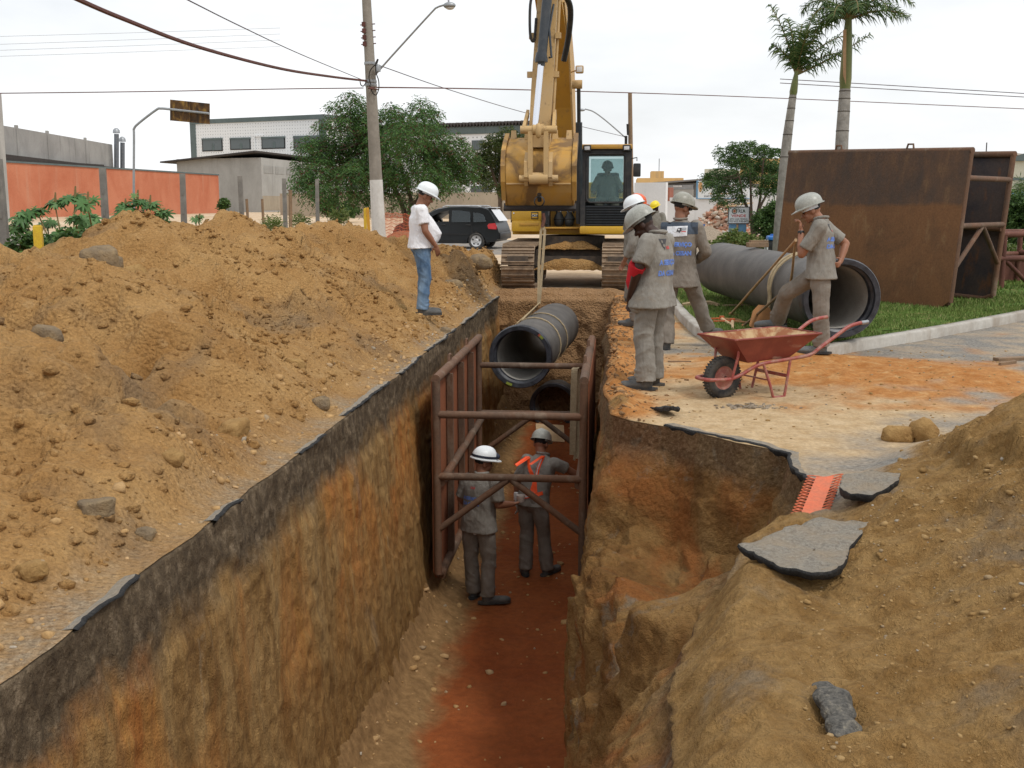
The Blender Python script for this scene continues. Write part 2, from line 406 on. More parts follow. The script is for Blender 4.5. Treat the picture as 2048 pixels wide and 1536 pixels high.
M['floor'] = n.fin(col, .9, 0, .25)
n = NT('bitumen'); c = n.noise(50, 4, .7); n.bump(n.noise(35, 5, .7), 1.0, .03)
M['bitumen'] = n.fin(n.ramp(c, [(.35, (.012, .012, .013)), (.62, (.03, .03, .03)), (.8, (.11, .10, .09))]), .75, 0, .35)
n = NT('broken_asphalt'); c = n.noise(45, 5, .7); b = n.noise(5, 5, .6)
col = n.mix(n.ramp(b, [(.4, 0.0), (.65, .7)]), n.ramp(c, [(.3, (.27, .24, .20)), (.7, (.54, .49, .41))]), (.50, .39, .27)); n.bump(n.math('ADD', c, b), 1.0, .06)
M['slab'] = n.fin(col, .92, 0, .2)
# far ground: sandy
n = NT('sandy_ground'); a = n.noise(.35, 6, .6); b = n.noise(4, 6, .65); c = n.noise(1.2, 5, .6)
X = n.xyz()
col = n.mix(n.ramp(a, [(.38, 0.0), (.62, 1.0)]), (.50, .36, .225), (.58, .46, .33))
col = n.mix(n.ramp(c, [(.56, 0.0), (.66, .5)]), col, (.40, .27, .15))
mr = n.t.nodes.new('ShaderNodeMapRange'); n.set(mr, 0, n.math('ADD', X[0], n.math('MULTIPLY', c, 5.0))); n.set(mr, 1, -7.0); n.set(mr, 2, -8.5); mr.clamp = True
mry = n.t.nodes.new('ShaderNodeMapRange'); n.set(mry, 0, n.math('ADD', X[1], n.math('MULTIPLY', c, 8.0))); n.set(mry, 1, 44.0); n.set(mry, 2, 36.0); mry.clamp = True
col = n.mix(n.math('MULTIPLY', n.math('MULTIPLY', mr.outputs[0], mry.outputs[0]), n.ramp(b, [(.35, .2), (.6, .85)])), col, (.10, .13, .045))
col = n.mix(.4, col, n.ramp(b, [(.25, .2), (.75, .8)]), 'OVERLAY'); n.bump(b, .6, .06)
M['ground'] = n.fin(col, .95, 0, .15)
n = NT('dusty_road'); b = n.noise(3, 6, .65); c = n.noise(40, 4, .7)
col = n.mix(n.ramp(b, [(.42, 0.0), (.66, .85)]), n.ramp(c, [(.3, (.15, .145, .14)), (.7, (.23, .22, .21))]), (.42, .34, .25)); M['road'] = n.fin(col, .9, 0, .2)
n = NT('lawn_soil'); b = n.noise(5, 6, .65); col = n.mix(n.ramp(b, [(.52, 0.0), (.72, .8)]), (.070, .125, .022), (.22, .16, .075)); M['lawn'] = n.fin(col, .95, 0, .1)
n = NT('grass_blades'); r = n.rnd(); col = n.ramp(r, [(0, (.07, .125, .022)), (.5, (.13, .205, .042)), (.85, (.20, .25, .07)), (1, (.34, .30, .14))])
col = n.mix(n.ramp(n.noise(1.1, 4), [(.45, 0.0), (.7, .5)]), col, (.13, .17, .035)); M['grass'] = n.fin(col, .7, 0, .25)
def leaf(name, stops, rough=.55, trans=True):
    n = NT(name); col = n.ramp(n.rnd(), stops); n.fin(col, rough, 0, .3)
    if trans:
        t = n.t.nodes.new('ShaderNodeBsdfTranslucent'); n.set(t, 0, col); m = n.t.nodes.new('ShaderNodeMixShader'); m.inputs[0].default_value = .25
        n.t.links.new(n.b.outputs[0], m.inputs[1]); n.t.links.new(t.outputs[0], m.inputs[2]); n.t.links.new(m.outputs[0], n.out.inputs[0])
    return n.m
M['leaf_feather'] = leaf('feathery_leaves', [(0, (.035, .085, .022)), (.5, (.062, .14, .032)), (.82, (.10, .20, .045)), (.87, (.12, .20, .05)), (.90, (.085, .03, .02)), (1, (.14, .05, .032))])
M['leaf_dark'] = leaf('dark_leaves', [(0, (.030, .050, .014)), (.6, (.060, .090, .022)), (.9, (.10, .13, .03)), (1, (.15, .12, .05))])
M['leaf_mid'] = leaf('mid_leaves', [(0, (.030, .065, .017)), (.6, (.055, .115, .026)), (1, (.10, .17, .04))])
M['leaf_castor'] = leaf('castor_leaves', [(0, (.045, .115, .030)), (.5, (.085, .19, .055)), (.85, (.14, .26, .085)), (1, (.22, .33, .12))], .45)
M['leaf_weed'] = leaf('weed_leaves', [(0, (.06, .10, .02)), (.6, (.12, .18, .04)), (1, (.24, .24, .09))])
M['frond'] = leaf('palm_fronds', [(0, (.035, .075, .022)), (.6, (.07, .13, .035)), (1, (.16, .20, .07))], .5)
M['bark'] = worn('bark', (.13, .095, .065), (.07, .05, .035), 12, .9, bump=.6, stretch=(1, 1, .2))
M['stem'] = worn('green_stem', (.22, .13, .06), (.12, .13, .04), 12, .7)
M['dry'] = worn('dry_stalk', (.35, .26, .12), (.22, .15, .06), 12, .9)
n = NT('palm_trunk'); X = n.xyz(); rings = n.math('SINE', n.math('MULTIPLY', X[2], 24.0)); f = n.ramp(rings, [(.0, 0.0), (.06, 1.0)])
col = n.mix(n.ramp(n.noise(8, 5), [(.35, 0.0), (.7, 1.0)]), (.23, .215, .195), (.35, .33, .30)); n.bump(n.noise(18, 5), .5, .02); M['palm'] = n.fin(col, .9, 0, .2)
M['palm_ring'] = worn('palm_scar', (.10, .085, .07), None, 10, .9)
M['shaft'] = worn('palm_crownshaft', (.085, .13, .03), (.16, .15, .05), 5, .45, stretch=(1, 1, .15))
M['sheath'] = worn('dry_sheath', (.42, .27, .15), (.28, .16, .08), 6, .8, stretch=(1, 1, .2))
# built things
def rust(name, base, dark, light, zband=False):
    n = NT(name); a = n.noise(1.1, 6, .62, dist=.4); b = n.noise(5, 6, .65, (1, 1, .4)); c = n.noise(30, 5, .7)
    col = n.mix(n.ramp(a, [(.44, 0.0), (.62, .9)]), base, dark); col = n.mix(n.ramp(b, [(.55, 0.0), (.72, .75)]), col, light)
    if zband:
        X = n.xyz(); z = n.math('ADD', X[2], n.math('MULTIPLY', n.math('SUBTRACT', a, .5), .22))
        mr = n.t.nodes.new('ShaderNodeMapRange'); n.set(mr, 0, z); n.set(mr, 1, zband[0]); n.set(mr, 2, zband[0] + .07); mr.clamp = True
        col = n.mix(n.math('MULTIPLY', mr.outputs[0], n.ramp(b, [(.35, .8), (.7, .35)])), col, zband[1])
    col = n.mix(.4, col, n.ramp(c, [(.25, .2), (.75, .8)]), 'OVERLAY'); n.bump(n.math('ADD', c, b), .35, .01)
    return n.fin(col, .75, .15, .35)
M['rust_tube'] = rust('rusty_tube', (.15, .078, .045), (.10, .07, .05), (.24, .19, .14))
M['rust_plate'] = rust('rusty_plate', (.25, .095, .042), (.13, .055, .03), (.30, .15, .08), (-1.02, (.27, .09, .04)))
M['rust_low'] = rust('stained_plate', (.055, .048, .046), (.03, .028, .03), (.10, .085, .075))
M['rust_big'] = rust('weathered_plate', (.185, .086, .036), (.12, .060, .029), (.24, .14, .066), (1.52, (.062, .048, .042)))
M['rust_in'] = rust('inner_plate', (.075, .055, .048), (.035, .034, .042), (.19, .075, .025))
M['redpipe'] = rust('red_brown_tube', (.15, .06, .042), (.10, .04, .03), (.22, .12, .08))
n = NT('pipe_coat'); a = n.noise(3, 6, .6); c = n.noise(40, 4, .7); e = n.noise(1.2, 5, .6, dist=.5)
col = n.mix(n.ramp(a, [(.4, 0.0), (.65, 1.0)]), (.085, .08, .075), (.135, .125, .115)); col = n.mix(n.ramp(e, [(.58, 0.0), (.72, .5)]), col, (.20, .155, .10))
n.bump(c, .25, .01); M['pipe'] = n.fin(col, .62, .1, .4)
M['pipe_tar'] = worn('pipe_tar', (.018, .020, .026), (.06, .065, .08), 9, .42, amt=.2, spec=.5)
M['pipe_in'] = worn('cement_lining', (.42, .405, .37), (.30, .28, .25), 3, .85)
M['mark_y'] = worn('paint_yellow_green', (.30, .36, .05)); M['mark_r'] = worn('paint_red', (.45, .08, .04))
M['strap'] = worn('webbing', (.42, .335, .21), (.30, .23, .14), 14, .9)
M['strap2'] = worn('dirty_webbing', (.37, .27, .15), (.27, .20, .12), 14, .9)
M['wood'] = worn('bare_wood', (.43, .29, .16), (.30, .19, .10), 10, .75, stretch=(1, 1, .1)); M['wood_dk'] = worn('old_wood', (.26, .17, .10), (.16, .11, .07), 10, .85)
M['wood_lt'] = worn('pale_wood', (.58, .42, .25), (.45, .30, .16), 10, .7)
M['steel'] = worn('tool_steel', (.20, .18, .16), (.22, .12, .06), 12, .6, .3)
M['blade'] = worn('rusty_blade', (.36, .17, .06), (.25, .12, .05), 8, .8)
M['redtool'] = worn('orange_red_paint', (.62, .13, .035), (.40, .09, .03), 14, .5)
n = NT('barrow_paint'); a = n.noise(5, 6, .65); s = n.noise(9, 6, .6, (.45, 1, .7), .6); c = n.noise(50, 4, .7)
col = n.mix(n.ramp(a, [(.4, 0.0), (.65, 1.0)]), (.20, .040, .028), (.27, .060, .038)); col = n.mix(n.ramp(s, [(.60, 0.0), (.70, .75)]), col, (.46, .32, .24))
n.bump(c, .15, .005); M['barrow'] = n.fin(col, .45, .05, .45)
n = NT('barrow_inside'); a = n.noise(7, 6, .65); col = n.mix(n.ramp(a, [(.42, 0.0), (.6, 1.0)]), (.29, .115, .055), (.50, .36, .20)); M['barrow_in'] = n.fin(col, .85, 0, .2)
M['barrow_fr'] = worn('barrow_frame_paint', (.30, .065, .055), (.34, .20, .15), 12, .42, amt=.15)
M['rubber'] = worn('rubber', (.030, .031, .033), (.10, .088, .072), 10, .85, amt=.25); M['hub'] = worn('muddy_rim', (.40, .22, .17), (.26, .05, .04), 14, .7)
n = NT('machine_yellow'); a = n.noise(2.5, 6, .6); c = n.noise(25, 5, .7); b = n.noise(7, 6, .65)
col = n.mix(n.ramp(a, [(.4, 0.0), (.65, .8)]), (.52, .285, .045), (.44, .25, .06)); col = n.mix(n.ramp(b, [(.58, 0.0), (.72, .6)]), col, (.24, .15, .07))
M['yellow'] = n.fin(col, .5, .0, .4)
n = NT('dusty_machine_yellow'); a = n.noise(3, 6, .6, (1, 1, .4)); b = n.noise(9, 6, .65)
col = n.mix(n.ramp(a, [(.4, 0.0), (.65, .8)]), (.50, .33, .14), (.46, .33, .18)); col = n.mix(n.ramp(b, [(.58, 0.0), (.70, .75)]), col, (.16, .10, .05)); M['yellow_d'] = n.fin(col, .6, 0, .35)
n = NT('bucket_yellow'); a = n.noise(3.5, 6, .65, dist=.4); b = n.noise(2.2, 5, .6, (1, 1, .6), .5)
col = n.mix(n.ramp(a, [(.4, 0.0), (.6, .8)]), (.50, .28, .06), (.45, .28, .10)); col = n.mix(n.ramp(b, [(.47, 0.0), (.58, .85)]), col, (.17, .10, .045)); M['bucket'] = n.fin(col, .55, .05, .35)
M['yellow_b'] = worn('body_yellow', (.58, .34, .03), (.50, .29, .04), 3, .4, amt=.2)
M['muddy'] = worn('muddy_track', (.34, .245, .16), (.15, .11, .08), 7, .9, bump=.5); M['track_dk'] = worn('track_steel', (.045, .04, .036), (.12, .09, .065), 9, .8)
M['black'] = worn('black_paint', (.022, .023, .025), (.05, .045, .04), 8, .5, amt=.15); M['blackblue'] = worn('dark_cylinder', (.030, .038, .048), (.055, .06, .065), 8, .35, amt=.2)
n = NT('chrome'); M['chrome'] = n.fin((.75, .77, .82), .18, 1.0)
M['dk_in'] = worn('dark_interior', (.02, .022, .024), None, 6, .8); M['seat'] = worn('grey_trim', (.16, .17, .18), None, 8, .8)
def glass(name, c, rough=.03, alpha=.35):
    n = NT(name); n.fin(c, rough, 0, .5); t = n.t.nodes.new('ShaderNodeBsdfTransparent'); n.set(t, 0, (.84, .94, .94, 1)); m = n.t.nodes.new('ShaderNodeMixShader'); m.inputs[0].default_value = alpha
    n.t.links.new(t.outputs[0], m.inputs[1]); n.t.links.new(n.b.outputs[0], m.inputs[2]); n.t.links.new(m.outputs[0], n.out.inputs[0]); return n.m
M['glass'] = glass('cab_glass', (.16, .24, .25), .05, .24); M['carglass'] = glass('tinted_glass', (.035, .045, .05), .06, .75); M['lens'] = glass('lamp_lens', (.75, .76, .78), .12, .85)
n = NT('window_glass'); M['pane'] = n.fin((.10, .12, .125), .12, 0, .5)
n = NT('car_paint'); M['carpaint'] = n.fin((.010, .012, .014), .32, 0.0, .35)
M['carplastic'] = worn('car_plastic', (.02, .021, .022), None, 10, .6); M['alloy'] = worn('wheel_silver', (.62, .63, .65), (.5, .5, .5), 10, .35, .4); M['silver'] = worn('silver_rail', (.62, .64, .66), None, 8, .35, .3)
n = NT('tail_lamp'); M['tail'] = n.fin((.55, .04, .05), .2, 0, .5); M['lampclear'] = worn('clear_lamp', (.75, .62, .55), None, 20, .2)
def cloth(name, c, c2=None, s=5, w=.8):
    n = NT(name); c2 = c2 or tuple(x * .78 for x in c); a = n.noise(s, 6, .6, dist=.4); b = n.noise(220, 2, .5); e = n.noise(14, 4, .6, (1, 1, .4), 1.2)
    col = n.mix(n.ramp(a, [(.35, 0.0), (.68, 1.0)]), c, c2); col = n.mix(.10, col, n.ramp(b, [(.3, .2), (.7, .8)]), 'OVERLAY'); col = n.mix(n.ramp(n.noise(2.2, 5, .65, dist=.6), [(.56, 0.0), (.70, .45)]), col, (.21, .15, .09) if c[0] < .5 and c[0] > .15 and abs(c[0] - c[2]) < .08 else c2)
    n.bump(n.math('ADD', n.math('MULTIPLY', e, 1.0), n.math('MULTIPLY', b, .05)), w, .02); return n.fin(col, .92, 0, .15)
M['grey'] = cloth('grey_workwear', (.285, .27, .24), (.20, .185, .16)); M['grey2'] = cloth('brown_grey_workwear', (.24, .215, .185), (.165, .145, .12)); M['navy'] = cloth('slate_blue_yoke', (.075, .095, .125))
M['white'] = cloth('white_cotton', (.80, .80, .82), (.76, .76, .79)); M['red'] = cloth('red_cotton', (.50, .022, .03))
n = NT('denim'); X = n.xyz(); a = n.noise(6, 5, .6, (1, 1, .4)); b = n.noise(220, 2, .5)
col = n.mix(n.ramp(a, [(.38, 0.0), (.62, 1.0)]), (.075, .135, .23), (.20, .29, .40)); n.bump(n.noise(16, 4, .6, (1, 1, .5), .8), .5, .02); M['denim'] = n.fin(col, .9, 0, .15)
def skin(name, c):
    n = NT(name); a = n.noise(12, 4); col = n.mix(n.ramp(a, [(.35, 0.0), (.7, 1.0)]), c, tuple(x * .8 for x in c)); return n.fin(col, .5, 0, .35)
M['skin_dk'] = skin('skin_dark', (.045, .020, .013)); M['skin_br'] = skin('skin_brown', (.27, .12, .068)); M['skin_md'] = skin('skin_tan', (.31, .14, .08))
M['hair'] = worn('black_hair', (.012, .010, .009), None, 30, .7)
def helm(name, c, d=.75): return worn(name, c, tuple(x * d for x in c), 9, .38, amt=.25, spec=.45, bump=.05)
M['h_grey'] = helm('helmet_grey', (.33, .335, .30)); M['h_grey2'] = helm('helmet_olive_grey', (.285, .28, .235)); M['h_white'] = helm('helmet_white', (.74, .78, .80), .93); M['h_or'] = helm('helmet_orange', (.72, .12, .035), .9); M['h_ye'] = helm('helmet_yellow', (.78, .60, .02), .95); M['h_dk'] = helm('helmet_dark', (.05, .055, .055))
M['boot'] = worn('worn_boot', (.060, .066, .072), (.12, .11, .095), 12, .75, bump=.2); M['boot2'] = worn('dusty_grey_boot', (.095, .115, .13), (.17, .16, .14), 12, .8, bump=.2)
M['blue_ink'] = worn('blue_print', (.10, .20, .60), (.15, .25, .58), 30, .8); M['ink'] = worn('grey_print', (.075, .075, .08), None, 30, .8); M['ink_red'] = worn('red_print', (.62, .06, .06), None, 30, .8); M['patch'] = cloth('white_patch', (.70, .72, .75)); M['ink_w'] = worn('cream_marker', (.50, .48, .38), None, 30, .8)
n = NT('reflective_orange'); M['vest'] = n.fin((.95, .10, .02), .5, 0, .4); M['refl'] = worn('reflective_tape', (.80, .78, .78), None, 20, .35); M['gloves'] = cloth('work_glove', (.50, .49, .46)); M['band'] = worn('navy_strap', (.02, .025, .045), None, 12, .7); M['watch'] = worn('watch_black', (.012, .012, .013), None, 12, .4)
M['cup'] = worn('pale_plastic', (.62, .55, .50), None, 12, .4); M['wrist'] = worn('white_plastic', (.7, .7, .7), None, 12, .5)
def plaster(name, c, c2, s=1.2, streak=(.22, .20, .18), amt=.5, bump=.2):
    n = NT(name); a = n.noise(s * .35, 6, .6, dist=.4); b = n.noise(1.8, 6, .6, (1, 1, .08), .3); c_ = n.noise(14, 5, .7)
    col = n.mix(n.ramp(a, [(.38, 0.0), (.64, 1.0)]), c, c2); col = n.mix(n.ramp(b, [(.56, 0.0), (.72, amt)]), col, streak)
    col = n.mix(.25, col, n.ramp(c_, [(.25, .25), (.75, .75)]), 'OVERLAY'); n.bump(c_, bump, .02); return n.fin(col, .92, 0, .2)
M['orange_wall'] = plaster('salmon_render', (.54, .21, .12), (.46, .15, .08), streak=(.50, .27, .18), amt=.5)
M['conc'] = plaster('weathered_concrete', (.37, .365, .345), (.29, .285, .27), streak=(.12, .115, .11)); M['conc_lt'] = plaster('pale_block', (.42, .415, .395), (.34, .335, .315), streak=(.22, .215, .205)); M['beige'] = plaster('beige_render', (.40, .345, .265), (.33, .28, .215), streak=(.24, .205, .16))
M['post'] = plaster('concrete_post', (.23, .22, .20), (.15, .145, .135), 8, (.07, .07, .065), .7); M['pole'] = plaster('pole_concrete', (.285, .26, .225), (.22, .20, .17), 6, (.15, .135, .115), .6)
M['whitewash'] = plaster('whitewash', (.66, .655, .63), (.56, .55, .52), 6, (.38, .37, .35), .6); M['white_wall'] = plaster('white_wall', (.70, .715, .73), (.62, .635, .65), streak=(.42, .43, .43), amt=.4)
M['kerb'] = plaster('kerb_concrete', (.46, .44, .40), (.34, .31, .27), 5, (.26, .21, .16), .85, .5)
n = NT('dotted_tile'); v = n.t.nodes.new('ShaderNodeTexVoronoi'); v.inputs['Randomness'].default_value = 0.12
n.set(v, 'Vector', n.vec((1, .0, 1), (0, 0, 0))); n.set(v, 'Scale', 2.6); n.tc = n.tc
col = n.mix(n.ramp(v.outputs[0], [(.14, 1.0), (.20, 0.0)]), (.74, .76, .77), (.36, .38, .39)); M['tile'] = n.fin(col, .5, 0, .4)
M['trim'] = plaster('grey_green_trim', (.13, .165, .165), (.11, .14, .14), 2, (.09, .10, .10)); M['roofdk'] = worn('dark_roof', (.06, .05, .045), None, 4, .9); M['roofgr'] = worn('grey_roof', (.24, .23, .22), (.19, .18, .17), 3, .9)
M['ochre'] = plaster('ochre_render', (.60, .40, .17), (.54, .36, .16)); M['brick'] = plaster('red_brick', (.33, .13, .09), (.27, .11, .08), 4); M['mint'] = plaster('pale_green_render', (.60, .58, .46), (.52, .52, .42)); M['shed'] = plaster('grey_sheet', (.19, .185, .18), (.15, .145, .14))
M['galv'] = worn('galvanised', (.34, .36, .38), (.26, .27, .28), 6, .45, .5); M['flue'] = worn('flue_metal', (.12, .14, .17), (.18, .19, .2), 6, .5, .4)
n = NT('sign_back'); a = n.noise(4, 6, .6, (1, 1, .5), .5); X = n.xyz(); M['signback'] = n.fin(n.ramp(a, [(.36, (.035, .022, .014)), (.5, (.11, .055, .018)), (.62, (.27, .16, .035))]), .7, .1, .3)
M['cable'] = worn('cable_black', (.020, .016, .014), None, 5, .7); M['cable_br'] = worn('cable_brown', (.13, .045, .035), None, 5, .7); M['cable_thin'] = worn('thin_wire', (.10, .075, .085), None, 5, .7)
M['ypost'] = worn('yellow_paint', (.62, .43, .03), (.50, .30, .03), 8, .6, amt=.3); M['opost'] = worn('ochre_paint', (.60, .32, .02), (.45, .22, .03), 8, .6)
M['net'] = worn('orange_plastic', (.62, .12, .04), (.45, .13, .06), 12, .5); M['bluep'] = worn('blue_plastic', (.05, .24, .72), None, 8, .45); M['bluebd'] = worn('faded_blue', (.10, .25, .42), (.14, .28, .43), 6, .7)
M['signwhite'] = worn('sign_white', (.72, .76, .78), (.66, .70, .72), 5, .5); M['cone_y'] = worn('cone_yellow', (.75, .52, .03), None, 10, .6); M['cone_k'] = worn('cone_black', (.03, .03, .03), None, 10, .7); M['engred'] = worn('engine_red', (.50, .03, .045), None, 9, .45); M['peach'] = worn('peach_print', (.62, .36, .16)); M['rubble'] = None
n = NT('rubble_mix'); col = n.ramp(n.rnd(), [(0, (.36, .22, .15)), (.3, (.45, .33, .24)), (.55, (.38, .15, .09)), (.75, (.52, .45, .36)), (.9, (.62, .58, .52)), (1, (.25, .2, .16))]); M['rubble'] = n.fin(col, .95, 0, .15)
M['gravel'] = soil('grey_gravel', (.35, .28, .21), (.40, .33, .25), (.30, .24, .19), (.45, .38, .30)); M['redsoil'] = soil('red_soil', (.29, .165, .075), (.36, .215, .11), (.24, .15, .08), (.45, .29, .17)); M['redpile'] = soil('red_heap_soil', (.34, .155, .085), (.40, .20, .115), (.28, .13, .075), (.45, .27, .17))
# ------------------------------------------------------------------ terrain
FLOOR = -2.75
def zground(x, y):
    r = np.sqrt(np.asarray(x, float) ** 2 + np.asarray(y, float) ** 2)
    return .55 * sstep(36, 78, r) + .30 * sstep(20, 34, -np.asarray(x, float)) * sstep(30, 60, np.asarray(y, float))
def gz(x, y): return float(zground(x, y))
xs = np.unique(np.concatenate([[-900, -500, -300], np.arange(-200, 201, 12.5), [300, 500, 900], np.arange(-40, 41, 4.0), [-2.3, 1.6]]))
ys = np.unique(np.concatenate([[-600, -200, -60, -20, -8], np.arange(0, 240, 8.0), [-4.0, 21.08, 300, 500, 1200], np.arange(24, 80, 4.0)]))
XX, YY = np.meshgrid(xs, ys, indexing='ij')
A = np.stack([XX, YY, zground(XX, YY) - .03], -1)
n_, m_ = A.shape[:2]; idx = np.arange(n_ * m_).reshape(n_, m_)
f = np.stack([idx[:-1, :-1], idx[1:, :-1], idx[1:, 1:], idx[:-1, 1:]], -1)
cx = (XX[:-1, :-1] + XX[1:, 1:]) / 2; cy = (YY[:-1, :-1] + YY[1:, 1:]) / 2
keep = ~((cx > -2.3) & (cx < 1.6) & (cy > -4.0) & (cy < 21.08))
tag(link('ground', mesh_np(A.reshape(-1, 3), f[keep]), M['ground']), kind='structure')

# --- left spoil heap: a row of dumped cones run together
CONES = [(-6.5, -1.5, 1.35, 3.9), (-6.1, 2.2, 1.45, 3.8), (-6.2, 5.6, 1.55, 3.9), (-5.9, 9.3, 1.55, 3.5), (-5.75, 13.1, 1.55, 3.4), (-5.6, 15.6, 1.62, 3.5), (-5.2, 18.6, 1.38, 3.1),
         (-4.8, 21.6, 1.18, 2.8), (-3.7, 22.9, 1.0, 2.3), (-4.05, 16.8, .85, 1.7), (-3.3, 20.2, .78, 1.5), (-4.4, 10.4, .85, 1.9), (-4.3, 7.0, .8, 1.9)]
def heap_base(x, y):
    h = 0
    for cx_, cy_, hh, rr in CONES:
        d = np.sqrt((x - cx_) ** 2 + (y - cy_) ** 2); d = np.sqrt(d * d + .16) - .18
        h = h + np.maximum(.93 * hh * (1 - d / rr), 0) ** 5
    return h ** .2
def heap_z(x, y, fine=True):
    x = np.asarray(x, float); y = np.asarray(y, float)
    p = np.stack([x, y, np.zeros_like(x)], -1)
    xw = x + .35 * fbm(p, 1.6, 3, seed=5); yw = y + .35 * fbm(p, 1.6, 3, seed=9)
    h = heap_base(xw, yw); s = -2.2 - x
    edge = sstep(.0, .42, s - .06 * fbm(p, .5, 3, seed=16))
    amp = sstep(.02, .5, h)
    h = h + amp * (.22 * sstep(-.03, .07, fbm(p, 1.9, 4, seed=14)) + .10 * sstep(-.02, .06, fbm(p, .8, 4, seed=15)) + .04 * sstep(-.01, .05, fbm(p, .35, 4, seed=17)) - .17 + .22 * fbm(p, 1.3, 4, seed=2) + .15 * ridged(p, .8, 4, seed=3) + .05 * np.maximum(fbm(p, .45, 3, seed=12), 0) - .05)
    h = h + edge * (.04 + .035 * fbm(p, .5, 3, seed=6))
    if fine: h = h + (.25 + .75 * amp) * edge * (.040 * fbm(p, .17, 3, seed=4) + .030 * np.maximum(ridged(p, .13, 2, seed=8), 0) + .012 * fbm(p, .06, 2, seed=13))
    return np.maximum(h * edge, 0) + .012 * edge - .012
yr = [-4.0]
while yr[-1] < 26: yr.append(yr[-1] + np.clip(.0055 * max(yr[-1], 0) + .012, .028, .10))
sx = np.concatenate([np.arange(0, 3.6, .032), np.arange(3.6, 5.2, .05), np.arange(5.2, 11, .16)])
YY, SS = np.meshgrid(np.array(yr), sx, indexing='ij')
XX = -2.2 - SS; Z = heap_z(XX, YY)
Z = Z * (1 - .9 * sstep(24.5, 26, YY))
# the asphalt edge itself is ragged
P0 = np.stack([XX, YY, Z], -1); jag = (1 - sstep(0, .3, SS)) * .05 * fbm(P0, .5, 4, seed=21); P0[..., 0] += jag
heap_me = grid_mesh(P0, True, True)
attr(heap_me, 'crust', (1 - sstep(.02, .40, SS + .28 * fbm(P0, .45, 4, seed=18))) * (.25 + .5 * sstep(-.2, .2, fbm(P0, .9, 3, seed=19))))
heap = tag(link('spoil_heap', heap_me, M['heap']), 'long heap of loose ochre soil dumped along the left side of the trench', 'dirt heap')
def on_heap(x, y): return float(heap_z(np.array([x]), np.array([y]))[0])

# --- right bank (wall, collapsed side and the ground on top)
YE = np.array([-4, 2.5, 3.26, 4.05, 4.5, 4.89, 5.4, 5.87, 6.1, 6.4, 6.75, 7.0, 7.5, 7.8, 8.1, 8.4, 8.62, 8.85, 9.1, 10.3, 11.5, 13.0, 13.7, 15, 16, 18, 20.2, 21.1])
XE = np.array([.12, .12, .13, .20, .27, .35, .52, .66, .92, 1.18, 1.27, 1.22, 1.16, 1.20, .86, .62, .40, .10, -.06, -.12, -.10, -.07, -.10, -.14, -.10, -.10, -.07, -.05])
def xedge(y): return np.interp(y, YE, XE)
def cav(y): return sstep(5.75, 6.4, y) * (1 - sstep(8.3, 8.8, y))
def right_z(x, y):
    """height of the surface on the right of the trench"""
    x = np.asarray(x, float); y = np.asarray(y, float); p = np.stack([x, y, np.zeros_like(x)], -1)
    d = np.sqrt((x - 5.6) ** 2 + ((y - 4.9) * .92) ** 2) + .30 * fbm(p, 1.4, 3, seed=33)
    h1 = np.maximum(1.75 * (1 - d / 4.55), 0)
    d2 = np.sqrt((x - 5.4) ** 2 + (y - .6) ** 2) + .25 * fbm(p, 1.4, 3, seed=34); h2 = np.maximum(1.5 * (1 - d2 / 4.4), 0)
    h = (h1 ** 4 + h2 ** 4 + 1e-9) ** .25
    am = sstep(.0, .35, h)
    h = h + am * (.10 * sstep(-.02, .10, fbm(p, 1.3, 4, seed=46)) + .05 * sstep(-.02, .10, fbm(p, .45, 4, seed=47)) - .07 + .11 * fbm(p, .9, 4, seed=35) + .05 * ridged(p, .55, 3, seed=36))
    near = (1 - sstep(5.6, 6.5, y - .12 * x))
    h = h + near * (.05 + .07 * fbm(p, .7, 4, seed=37) + .040 * fbm(p, .15, 3, seed=38) + .065 * ridged(p, .40, 4, seed=41) + .016 * fbm(p, .055, 2, seed=45))
    h = h + am * .032 * fbm(p, .14, 3, seed=39) + am * .024 * np.maximum(ridged(p, .11, 2, seed=40), 0)
    # orange lip of shovelled soil along the trench
    lip = np.exp(-((x - xedge(y) - .10) / .15) ** 2) * sstep(8.7, 9.3, y) * (1 - sstep(12.2, 13.2, y)) * .085
    lip = lip + np.exp(-((x - .02) / .22) ** 2) * sstep(13.3, 14, y) * (1 - sstep(20.4, 20.9, y)) * .035 * (1 + 1.5 * fbm(p, .6, 3, seed=50))
    h = h + lip * (1 + .7 * fbm(p, .3, 4, seed=42) + .35 * ridged(p, .12, 2, seed=49))
    # sand spread on the road
    sp = np.exp(-(((x - 2.7) / 1.5) ** 2 + ((y - 11.2) / .95) ** 2)); h = h + sp * (.05 + .07 * fbm(p, .5, 4, seed=43) + .04 * ridged(p, .35, 3, seed=48))
    h = h + np.exp(-(((x - 1.9) / .8) ** 2 + ((y - 12.4) / .35) ** 2)) * .10
    return h + .004 * fbm(p, .12, 2, seed=44)
yr = [-4.0]
while yr[-1] < 21.1:
    y_ = yr[-1]; yr.append(y_ + (.030 if y_ < 2 else .018 if y_ < 9.2 else .035 if y_ < 14 else .06))
yr = np.array(yr); NW = 130
tt = np.linspace(0, 1, NW)
def lerp(a, b, t): return a + (b - a) * t
C = cav(yr); xe = xedge(yr) + (.035 + .06 * (yr < 6.3)) * fbm(np.stack([yr * 0, yr, yr * 0], -1), .42, 5, .6, seed=60)
nr = 1 - sstep(5.2, 6.2, yr)
ctrl = []   # control polyline for each row: (x,z)
ctrl.append((np.full_like(yr, -.32), np.full_like(yr, FLOOR)))
ctrl.append((np.full_like(yr, -.29) , np.full_like(yr, -2.1)))
ctrl.append((lerp(np.full_like(yr, -.22), -.16, C) , lerp(np.full_like(yr, -1.5), -1.35, C)))
